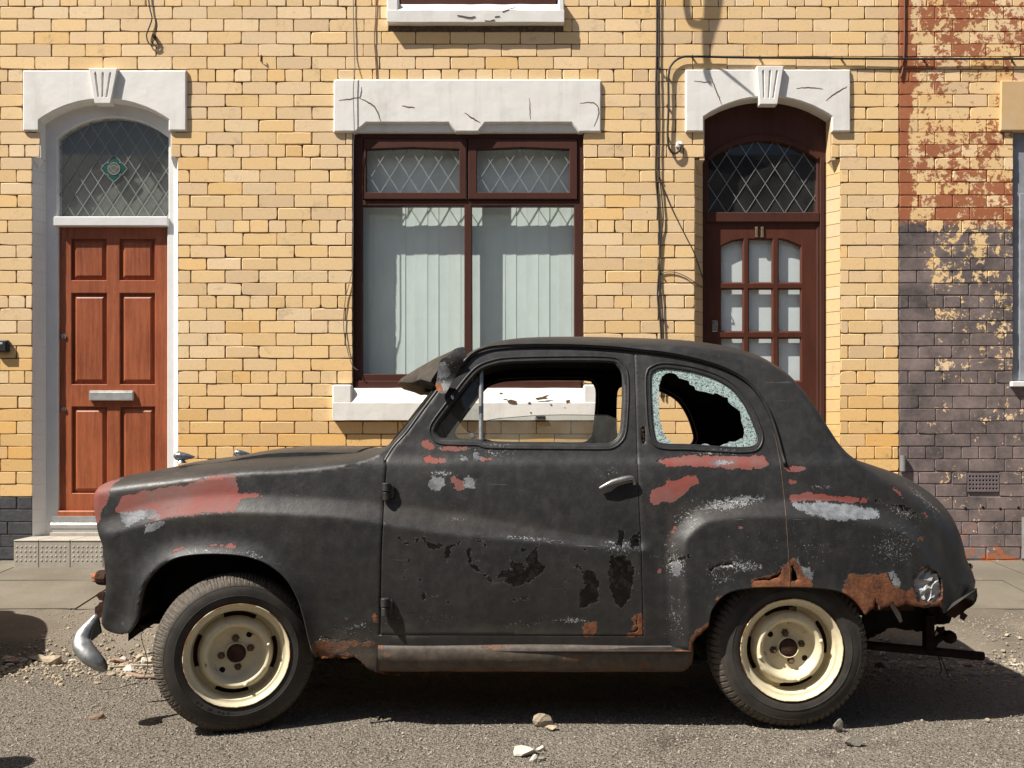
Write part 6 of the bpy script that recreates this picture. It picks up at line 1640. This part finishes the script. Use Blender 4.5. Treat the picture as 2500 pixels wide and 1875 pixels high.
for i in range(7):
    an = 2 * math.pi * i / 7; b_ = c + Vector((-.008, math.cos(an) * .02, math.sin(an) * .02)); l_ = random.uniform(.012, .026)
    m.add([b_, c + Vector((-.008, math.cos(an + .9) * .02, math.sin(an + .9) * .02)), c + Vector((-.008 - l_, math.cos(an + .4) * .016, math.sin(an + .4) * .016))], [(0, 1, 2)])
m.build('amber_lens', M['amber'], a_, recalc=False)
scrap(K2([(270, 320), (300, 300), (325, 310), (322, 370), (290, 365)]), .16, .02, 'corroded_metal', .006, 7.); scrap(K2([(258, 420), (290, 385), (328, 375), (330, 470), (300, 500), (262, 500)]), .16, .03, 'corroded_metal', .004, 8.); scrap(K2([(590, 550), (640, 560), (700, 575), (620, 585)]), .12, .01, 'corroded_metal', .003, 9.)
m = MB(); m.tube([tuple(P(a_, b_, .05 + .002 * k)) for k, (a_, b_) in enumerate(smooth_line(K2([(650, 575), (625, 610), (615, 650), (640, 740), (665, 840), (650, 930), (600, 1000), (520, 1020), (430, 1045), (330, 1055), (280, 1048)]), 6))], .0013, 5); m.build('loose_wire', M['cable'], car)

# ---- wheels
def text_arc(mb, txt, r, ang0, d, size, c, axm):
    cu = bpy.data.curves.new('t', 'FONT'); cu.size = size; cu.extrude = .0009; cu.resolution_u = 2
    an = ang0
    for ch in txt:
        if ch != ' ':
            cu.body = ch; ob = bpy.data.objects.new('t', cu); COL.objects.link(ob)
            dg = bpy.context.evaluated_depsgraph_get(); me = ob.evaluated_get(dg).to_mesh()
            vs = []
            for v_ in me.vertices:
                lx, ly, lz = v_.co; a2 = an - (lx / r); rad = r + ly
                vs.append(c + axm @ Vector((rad * math.cos(a2), -(d + lz), rad * math.sin(a2))))
            mb.add(vs, [tuple(p.vertices) for p in me.polygons]); ob.evaluated_get(dg).to_mesh_clear(); bpy.data.objects.remove(ob)
        an -= size * .78 / r
def wheel(name, c, steer, near=True, rot=0.0, detail=True, zig=False, seed=0):
    axm = Matrix.Rotation(math.radians(steer), 3, 'Z') if near else Matrix.Rotation(math.radians(180), 3, 'Z')
    W_ = empty(name, c); W_.parent = car; W_.matrix_parent_inverse = wm(car).inverted()
    N = 450 if detail else 72; KS = 1.012 if (detail and not zig) else 1.0
    t = MB()
    # sidewall + tread profile (r, d); d is outward from the tyre's outer plane
    prof = [(.176, -.012), (.184, -.004), (.196, .002), (.214, .0035), (.2145, .0045), (.217, .0045), (.2175, .003), (.235, .001), (.250, -.005), (.2505, -.0042), (.254, -.006), (.263, -.012), (.272, -.021), (.2790, -.028), (.2835, -.036), (.286, -.045), (.2875, -.062), (.288, -.083), (.2875, -.104), (.286, -.121), (.2835, -.130), (.279, -.138), (.262, -.154), (.235, -.165), (.19, -.15)]
    rnd = random.Random(seed); vs = []; tread = []
    for j, (r, d) in enumerate(prof):
        for k in range(N):
            a = 2 * math.pi * k / N + rot; rr_ = r * KS; kk = k % 6
            if detail and 11 <= j <= 21:
                ph = kk if not zig else (k + (2 if j % 2 else 0)) % 6
                if ph == 0 and j < 17: rr_ -= .0075 if j > 12 else .005
                if zig and ph == 3 and 13 <= j <= 15: rr_ -= .005
                if j in (16, 18): rr_ -= .006
                rr_ += .0006 * math.sin(k * 1.7 + j)
            vs.append(c + axm @ Vector((rr_ * math.cos(a), -d, rr_ * math.sin(a)))); tread.append(1.0 if 11 <= j <= 21 else (.35 if 8 <= j < 11 else 0.0))
    n = len(prof); fs = [(j * N + k, (j + 1) * N + k, (j + 1) * N + (k + 1) % N, j * N + (k + 1) % N) for j in range(n - 1) for k in range(N)]
    t.add(vs, fs)
    nv = len(vs)
    if detail and zig:
        text_arc(t, '145 R 13', .190 + .012, math.radians(262), .0028, .021, c, axm)
    to = t.build('tyre', M['tyre'], W_, smooth=True, sharp=32)
    a = to.data.attributes.new('tread', 'FLOAT', 'POINT'); a.data.foreach_set('value', (tread + [0.0] * len(to.data.vertices))[:len(to.data.vertices)])
    # rim and disc
    N2 = 144 if detail else 48
    prof = [(.1765, -.018), (.1855, -.003), (.1880, .001), (.1862, .004), (.182, .0025), (.178, -.004), (.173, -.011), (.168, -.013), (.163, -.014), (.159, -.022), (.1575, -.036), (.156, -.054), (.1535, -.066), (.150, -.069), (.1385, -.070), (.1345, -.066), (.1315, -.052), (.127, -.034), (.121, -.021), (.113, -.0145), (.105, -.0165), (.098, -.028), (.093, -.044), (.0895, -.055), (.085, -.0595), (.052, -.060), (.042, -.059), (.0395, -.054), (.0385, -.043), (.0365, -.041), (.0345, -.043), (.0335, -.053), (.033, -.075)]
    slots = [math.radians(q) + rot for q in ((84, 174, 264, 356) if zig else (100, 190, 285, 15))]
    def skip(i, k):
        if i in (13, 14):
            a_ = 2 * math.pi * (k + .5) / N2
            for s_ in slots:
                if abs((a_ - s_ + math.pi) % (2 * math.pi) - math.pi) < math.radians(24): return True
        return False
    m = MB(); vs = []
    edge = []
    for i, (r, d) in enumerate(prof):
        for k in range(N2):
            a = 2 * math.pi * k / N2; dd = d; r2 = r
            da = min(abs((a - s_ + math.pi) % (2 * math.pi) - math.pi) for s_ in slots)
            if 15 <= i <= 18: r2 = r + (.006 if da > math.radians(24) else 0) * max(0, min(1, (da - math.radians(22)) / .1)) * (1 if i < 17 else .4)
            vs.append(c + axm @ Vector((r2 * math.cos(a), -dd, r2 * math.sin(a)))); edge.append(1.0 if i in (1, 2, 3) else (.35 if i in (12, 13, 14, 15, 23, 24) else 0))
    m.add(vs, [(i * N2 + k, (i + 1) * N2 + k, (i + 1) * N2 + (k + 1) % N2, i * N2 + (k + 1) % N2) for i in range(len(prof) - 1) for k in range(N2) if not skip(i, k)])
    nb_ = len(m.v)
    for q in (15, 105, 195, 285):                    # small clips on the pressed ring
        a = math.radians(q) + rot; p = c + axm @ Vector((.115 * math.cos(a), .0145, .115 * math.sin(a)))
        m.revolve([(0, .007), (.004, .006), (.0065, .002), (.008, -.004)], 10, p, axm)
    ro_ = m.build('rim', M['cream'], W_, smooth=True, sharp=50)
    at = ro_.data.attributes.new('edge', 'FLOAT', 'POINT'); at.data.foreach_set('value', (edge + [.3] * (len(ro_.data.vertices) - len(edge)))[:len(ro_.data.vertices)])
    # hand holes: dark discs set in raised rings
    for q in (53 if zig else 144, 231 if zig else 327):
        a = math.radians(q) + rot; p = c + axm @ Vector((.0775 * math.cos(a), .0585, .0775 * math.sin(a)))
        m = MB(); m.revolve([(0, 0.0), (.0105, .0), (.0112, -.002)], 18, p, axm); m.build('hand_hole', M['dark'], W_)
    m = MB(); m.revolve([(0, .002), (.024, .0015), (.0300, -.001), (.0330, -.007), (.0335, -.014)], 28, c + axm @ Vector((0, .040, 0)), axm); m.build('hub', M['darkrust'], W_, smooth=True)
    if detail:
        for q in ((92, 14, -83, 189) if zig else (99, 12, -75, -167)):
            a = math.radians(q) + rot; p = c + axm @ Vector((.0530 * math.cos(a), .0595, .0530 * math.sin(a)))
            k_ = MB(); k_.revolve([(0, .016), (.0080, .016), (.0105, .0135), (.0110, .003), (.0140, .002), (.0145, -.001)], 6, p, axm); k_.revolve([(0, .0225), (.0050, .0225), (.0055, .010)], 10, p, axm); k_.build('wheel_nut', M['nut'], W_)
    m = MB(); m.revolve([(.0, -.085), (.158, -.085), (.164, -.10), (.164, -.15), (.0, -.15)], 40, c, axm); m.build('brake_drum', M['darkrust'], W_, smooth=True, sharp=40)
    return W_
wheel('wheel', Vector((-.990, -.028, .284)), 20, True, 0.0, True, True, 1)
wheel('wheel', Vector((1.018, .004, .297)), 0, True, 0.0, True, False, 2)
wheel('wheel', Vector((-1.006, 1.36, .315)), 0, False, .3, False, False, 3)
wheel('wheel', Vector((1.030, 1.34, .315)), 0, False, .1, False, False, 4)
m = MB(); m.tube([(1.03, .25, .29), (1.03, 1.15, .31)], .035, 10); m.tube([(-1.0, .25, .27), (-1.0, 1.15, .28)], .02, 8); m.build('axle', M['dark'], car)
# a leaf of white paper stuck in the near rear rim
m = MB(); p = Vector((WX(1932, .1), .085, WZ(1485, .1))); m.box(p.x - .013, p.x + .013, p.y, p.y + .004, p.z - .006, p.z + .006, .001); m.build('balance_weight', M['foil'], car)
# ================================================================ copy of the car added out of view for its shadow on the pavement
def copy_tree(o, parent=None):
    c = o.copy(); COL.objects.link(c)
    if parent is not None: c.parent = parent; c.matrix_parent_inverse = o.matrix_parent_inverse.copy()
    for ch in list(o.children): copy_tree(ch, c)
    return c
shadow_car = copy_tree(car); shadow_car.location = (car.location.x - 4.56, car.location.y + .06, 0)
tag(shadow_car, 'copy of the black car added unseen beyond the left edge for its shadow', 'car')
tag(car, None, None, 'saloon cars parked along the kerb'); tag(shadow_car, None, None, 'saloon cars parked along the kerb')
for o in (car, shadow_car):
    if 'group' in o: del o['group']
# ================================================================ rubble, litter
def rock(name, u, v, wpx, hpx, mat, label, seed, group=None, y=None, flatk=.8, cat='stone'):
    """stone standing on the ground at pixel (u, v = its foot)"""
    yy = 0.3
    for _ in range(12):
        zg = gz(yy); zd = (CH - zg) * F / (v - HV); yy = zd - CD
    sc = (CD + yy) / F; wx_ = wpx * sc / 2; hz = hpx * sc / 2
    r = random.Random(seed); bm = bmesh.new(); bmesh.ops.create_icosphere(bm, subdivisions=2, radius=1.0)
    planes = [(Vector((r.gauss(0, 1), r.gauss(0, 1), r.gauss(0, 1))).normalized(), r.uniform(.38, .80)) for _ in range(11)]
    for vt in bm.verts:
        p = vt.co.copy()
        for n_, d in planes:
            k = p.dot(n_)
            if k > d: p -= n_ * (k - d)
        p *= 1 + .10 * mnoise.noise(p * 2.3 + Vector((seed, 0, 0)))
        vt.co = p
    xs_ = [v_.co.x for v_ in bm.verts]; zs_ = [v_.co.z for v_ in bm.verts]
    sx, sz = (max(xs_) - min(xs_)) / 2, (max(zs_) - min(zs_)) / 2
    for vt in bm.verts: vt.co = Vector((vt.co.x / sx * wx_, vt.co.y * wx_ * flatk, vt.co.z / sz * hz))
    me = bpy.data.meshes.new(name); bm.to_mesh(me); bm.free(); me.materials.append(M[mat])
    o = bpy.data.objects.new(name, me); COL.objects.link(o)
    X_ = (u - 1250) * (CD + yy) / F
    o.location = (X_, yy + wx_ * flatk * .6, gz(yy) + hz * .86); o.rotation_euler = (0, 0, 0)
    return tag(o, label, cat, group)
rock('stone', 1328, 1778, 52, 38, 'stone', 'egg shaped tan stone on the asphalt at the edge of the shadow under the door', 1)
rock('stone', 1348, 1786, 32, 13, 'stone', 'small tan flake leaning against the egg shaped stone', 2)
rock('stone', 2092, 1826, 46, 31, 'greystone', 'grey white angular stone just right of the rear wheel', 3)
rock('stone', 2046, 1790, 28, 34, 'greystone', 'brown grey stone wedged behind the foot of the rear tyre', 4)
rock('stone', 1285, 1848, 62, 24, 'whitestone', 'long flat white plaster shard on the asphalt near the bottom edge', 5, cat='rubble')
rock('stone', 1322, 1836, 24, 16, 'whitestone', 'short white plaster piece at the right end of the long shard', 6, cat='rubble')
rock('stone', 1304, 1863, 22, 22, 'whitestone', 'white plaster lump below the long white shard', 7, cat='rubble')
rock('stone', 1326, 1858, 20, 12, 'greystone', 'grey plaster crumb right of the white lump below the long shard', 8, cat='rubble')
rock('brick_fragment', 236, 1758, 38, 17, 'pinkstone', 'pink rectangular brick fragment alone on the asphalt below the bumper', 9, cat='brick')
rock('stone', 127, 1625, 48, 24, 'stone', 'largest tan stone in the rubble line left of the bumper', 10)
rubble = [(22, 1607, 40, 15, 'stone', 'flat tan stone in the rubble line at the left edge of the photo'), (20, 1623, 42, 14, 'pinkstone', 'pinkish stone below the flat tan one at the left edge of the photo'), (45, 1611, 26, 13, 'greystone', 'grey stone second from the left edge in the rubble line'),
          (84, 1612, 44, 17, 'stone', 'long pale stone left of the largest tan stone'), (54, 1622, 18, 12, 'stone', 'small tan stone in the gap left of the long pale stone'), (63, 1640, 18, 13, 'stone', 'small round yellow stone in front of the rubble line'),
          (20, 1594, 20, 11, 'whitestone', 'small white stone behind the rubble line near the left edge'), (46, 1594, 24, 9, 'greystone', 'flat grey stone behind the rubble line near the left edge'), (137, 1602, 20, 15, 'whitestone', 'white chip resting behind the largest tan stone'),
          (58, 1560, 15, 8, 'whitestone', 'lone white chip on the dusty kerb edge left of the bumper'), (174, 1607, 18, 9, 'whitestone', 'white chip just left of the bumper blade'),
          (284, 1622, 38, 14, 'pinkstone', 'pink and white rubble piece right of the bumper tip'), (300, 1602, 20, 17, 'whitestone', 'white lump above the pink piece between bumper and tyre'), (310, 1586, 24, 10, 'pinkstone', 'brown crumb behind the white lump between bumper and tyre'),
          (338, 1612, 24, 19, 'stone', 'tan block in the middle of the rubble before the front tyre'), (352, 1590, 28, 22, 'whitestone', 'big white plaster lump behind the loose wire'), (362, 1597, 18, 15, 'whitestone', 'white lump touching the tyre side of the rubble'),
          (366, 1624, 30, 22, 'stone', 'tan block half hidden by the front tyre'), (314, 1641, 30, 15, 'whitestone', 'white chip at the end of the bare stick'), (273, 1652, 24, 14, 'stone', 'yellow crumb in front of the rubble below the bumper tip'), (352, 1628, 16, 9, 'greystone', 'grey chip under the tan blocks by the tyre')]
for i, (u_, v_, a_, b_, mt, lb3) in enumerate(rubble): rock('stone', u_, v_, a_, b_, mt, lb3, 20 + i, 'rubble along the kerb by the front wheel', cat='rubble')
dk = [(2160, 1632, 40, 20, 'pinkstone', 'reddish brick crumb in the shadow behind the rear tyre'), (2250, 1632, 26, 8, 'greystone', 'flat grey flake in the shadow under the tow bar'), (2325, 1640, 20, 14, 'greystone', 'grey crumb in the shadow right of the hanging wires'), (2358, 1628, 30, 12, 'pinkstone', 'pink flake in the shadow below the end of the tow bar'),
      (2383, 1652, 34, 11, 'greystone', 'flat slab piece in the shadow at lower right'), (2418, 1624, 22, 12, 'greystone', 'grey crumb in the shadow toward the right edge'), (2485, 1655, 20, 12, 'greystone', 'dark crumb in the shadow at the right edge'), (2412, 1764, 14, 10, 'stone', 'single tan pebble on sunlit asphalt at lower right')]
for i, (u_, v_, a_, b_, mt, lb3) in enumerate(dk): rock('stone', u_, v_, a_, b_, mt, lb3, 60 + i, None, cat='rubble')
# paper scrap
def ground_pt(u, v, dz=0):
    yy = .3
    for _ in range(12): zd = (CH - gz(yy) - dz) * F / (v - HV); yy = zd - CD
    return Vector(((u - 1250) * (CD + yy) / F, yy, gz(yy) + dz))
m = MB(); q = ragged([(p_.x, p_.y) for p_ in [ground_pt(a_, b_) for a_, b_ in ((2445, 1596), (2450, 1588), (2480, 1589), (2494, 1590), (2495, 1597), (2470, 1598))]], .006, .02, 3.)
if area(q) < 0: q = q[::-1]
r_ = delaunay_2d_cdt([Vector(p_) for p_ in q], [(i, (i + 1) % len(q)) for i in range(len(q))], [], 1, 1e-7)
m.add([(p_.x, p_.y, gz(p_.y) + .008 + .003 * math.sin(p_.x * 90)) for p_ in r_[0]], [tuple(f) for f in r_[2]])
m.add([(p_.x, p_.y, gz(p_.y) + .005 + .003 * math.sin(p_.x * 90)) for p_ in r_[0]], [tuple(f)[::-1] for f in r_[2]])
tag(m.build('plaster_flake', M['whitestone'], recalc=False), 'flat white flake lying beyond the car shadow at the right', 'rubble')
def stick(pts, r, mat, label):
    m = MB(); L = [ground_pt(a_, b_, .012) for a_, b_ in smooth_line(pts, 6)]; m.tube(L, r, 7); tag(m.build('stick', M[mat], smooth=True), label, 'stick')
stick([(266, 1629), (300, 1626), (345, 1624), (400, 1624)], .0055, 'stone', 'thin bare stick on the ground from the bumper tip to the tyre')
stick([(315, 1644), (335, 1650), (360, 1652), (420, 1652)], .009, 'pinkstone', 'thicker pale root lying below the thin stick by the tyre')
m = MB(); m.revolve([(.085, .0), (.085, -.52), (.075, -.58), (.045, -.615), (0, -.62)], 28, Vector((-2.04, -.55, 0)), Matrix.Rotation(math.radians(90), 3, 'X'))  # post added out of view to cast the lower left shadow
tag(m.build('shadowcaster', M['plastic'], smooth=True, sharp=50), 'short black bollard added to the road unseen beyond the lower left edge', 'shadowcaster')
# loose grit: uncountable
random.seed(5)
G = MB()
def pebble(x, y, z, r):
    a = random.uniform(0, 6.28); k = [random.uniform(.7, 1.2) for _ in range(5)]
    vs = [(x + r * k[i] * math.cos(a + i * 2.09), y + r * k[i] * math.sin(a + i * 2.09), z - r * .2) for i in range(3)] + [(x + random.uniform(-.3, .3) * r, y + random.uniform(-.3, .3) * r, z + r * .75 * k[3])]
    G.add(vs, [(0, 1, 3), (1, 2, 3), (2, 0, 3)])
def pebble2(x, y, z, r):
    n = 5; a = random.uniform(0, 6.28); vs = []
    for h_, kk in ((-.2, 1), (.35, .85), (.6, .4)):
        for i in range(n):
            q = a + i * 2 * math.pi / n + random.uniform(-.25, .25); rr_ = r * kk * random.uniform(.75, 1.2); vs.append((x + rr_ * math.cos(q), y + rr_ * math.sin(q), z + h_ * r * random.uniform(.8, 1.2)))
    G.add(vs, [(j * n + i, j * n + (i + 1) % n, (j + 1) * n + (i + 1) % n, (j + 1) * n + i) for j in range(2) for i in range(n)] + [tuple(2 * n + i for i in range(n))])
for _ in range(42000):
    zd = 2.9 + 2.4 * random.random() ** 1.15; y = zd - CD; x = random.uniform(-1.25, 1.25) * zd * .56
    r = random.choice((.0018, .0024, .0030, .0042)) * random.uniform(.8, 1.3)
    if y > 1.75: continue
    pebble(x, y, gz(y) + .0015, r)
for _ in range(2200):
    zd = 2.95 + 2.3 * random.random(); y = zd - CD; x = random.uniform(-1.2, 1.2) * zd * .56
    if y > 1.75: continue
    pebble2(x, y, gz(y) + .002, random.uniform(.003, .0065))
for _ in range(1500):
    y = random.gauss(.95, .14); x = -1.9 + random.random() * 1.1 if random.random() < .65 else random.uniform(1.6, 3.0); pebble2(x, y, gz(y) + .003, random.uniform(.003, .009))
for _ in range(150):
    y = random.uniform(1.8, 3.0); x = random.uniform(-3, 3); pebble2(x, y, gz(y) + .004, random.uniform(.0025, .006))
for _ in range(5000):
    y = 1.0 + .75 * random.random() ** .8; x = random.uniform(-3.2, 3.4); pebble2(x, y, gz(y) + .003, random.uniform(.002, .0055))
tag(G.build('loose_grit', M['grit'], recalc=False), 'fine loose grit scattered over the asphalt', 'gravel', None, 'stuff')
G = MB()
for _ in range(1700):
    y = random.gauss(1.02, .17); x = -2.4 + 1.5 * random.random() if random.random() < .72 else random.uniform(1.4, 3.2)
    pebble2(x, y, gz(y) + .004, random.choice((.004, .006, .009, .012)) * random.uniform(.7, 1.1))
tag(G.build('crushed_rubble', M['stone'], recalc=False), 'pale crushed rubble lying along the kerb gutter', 'rubble', None, 'stuff')
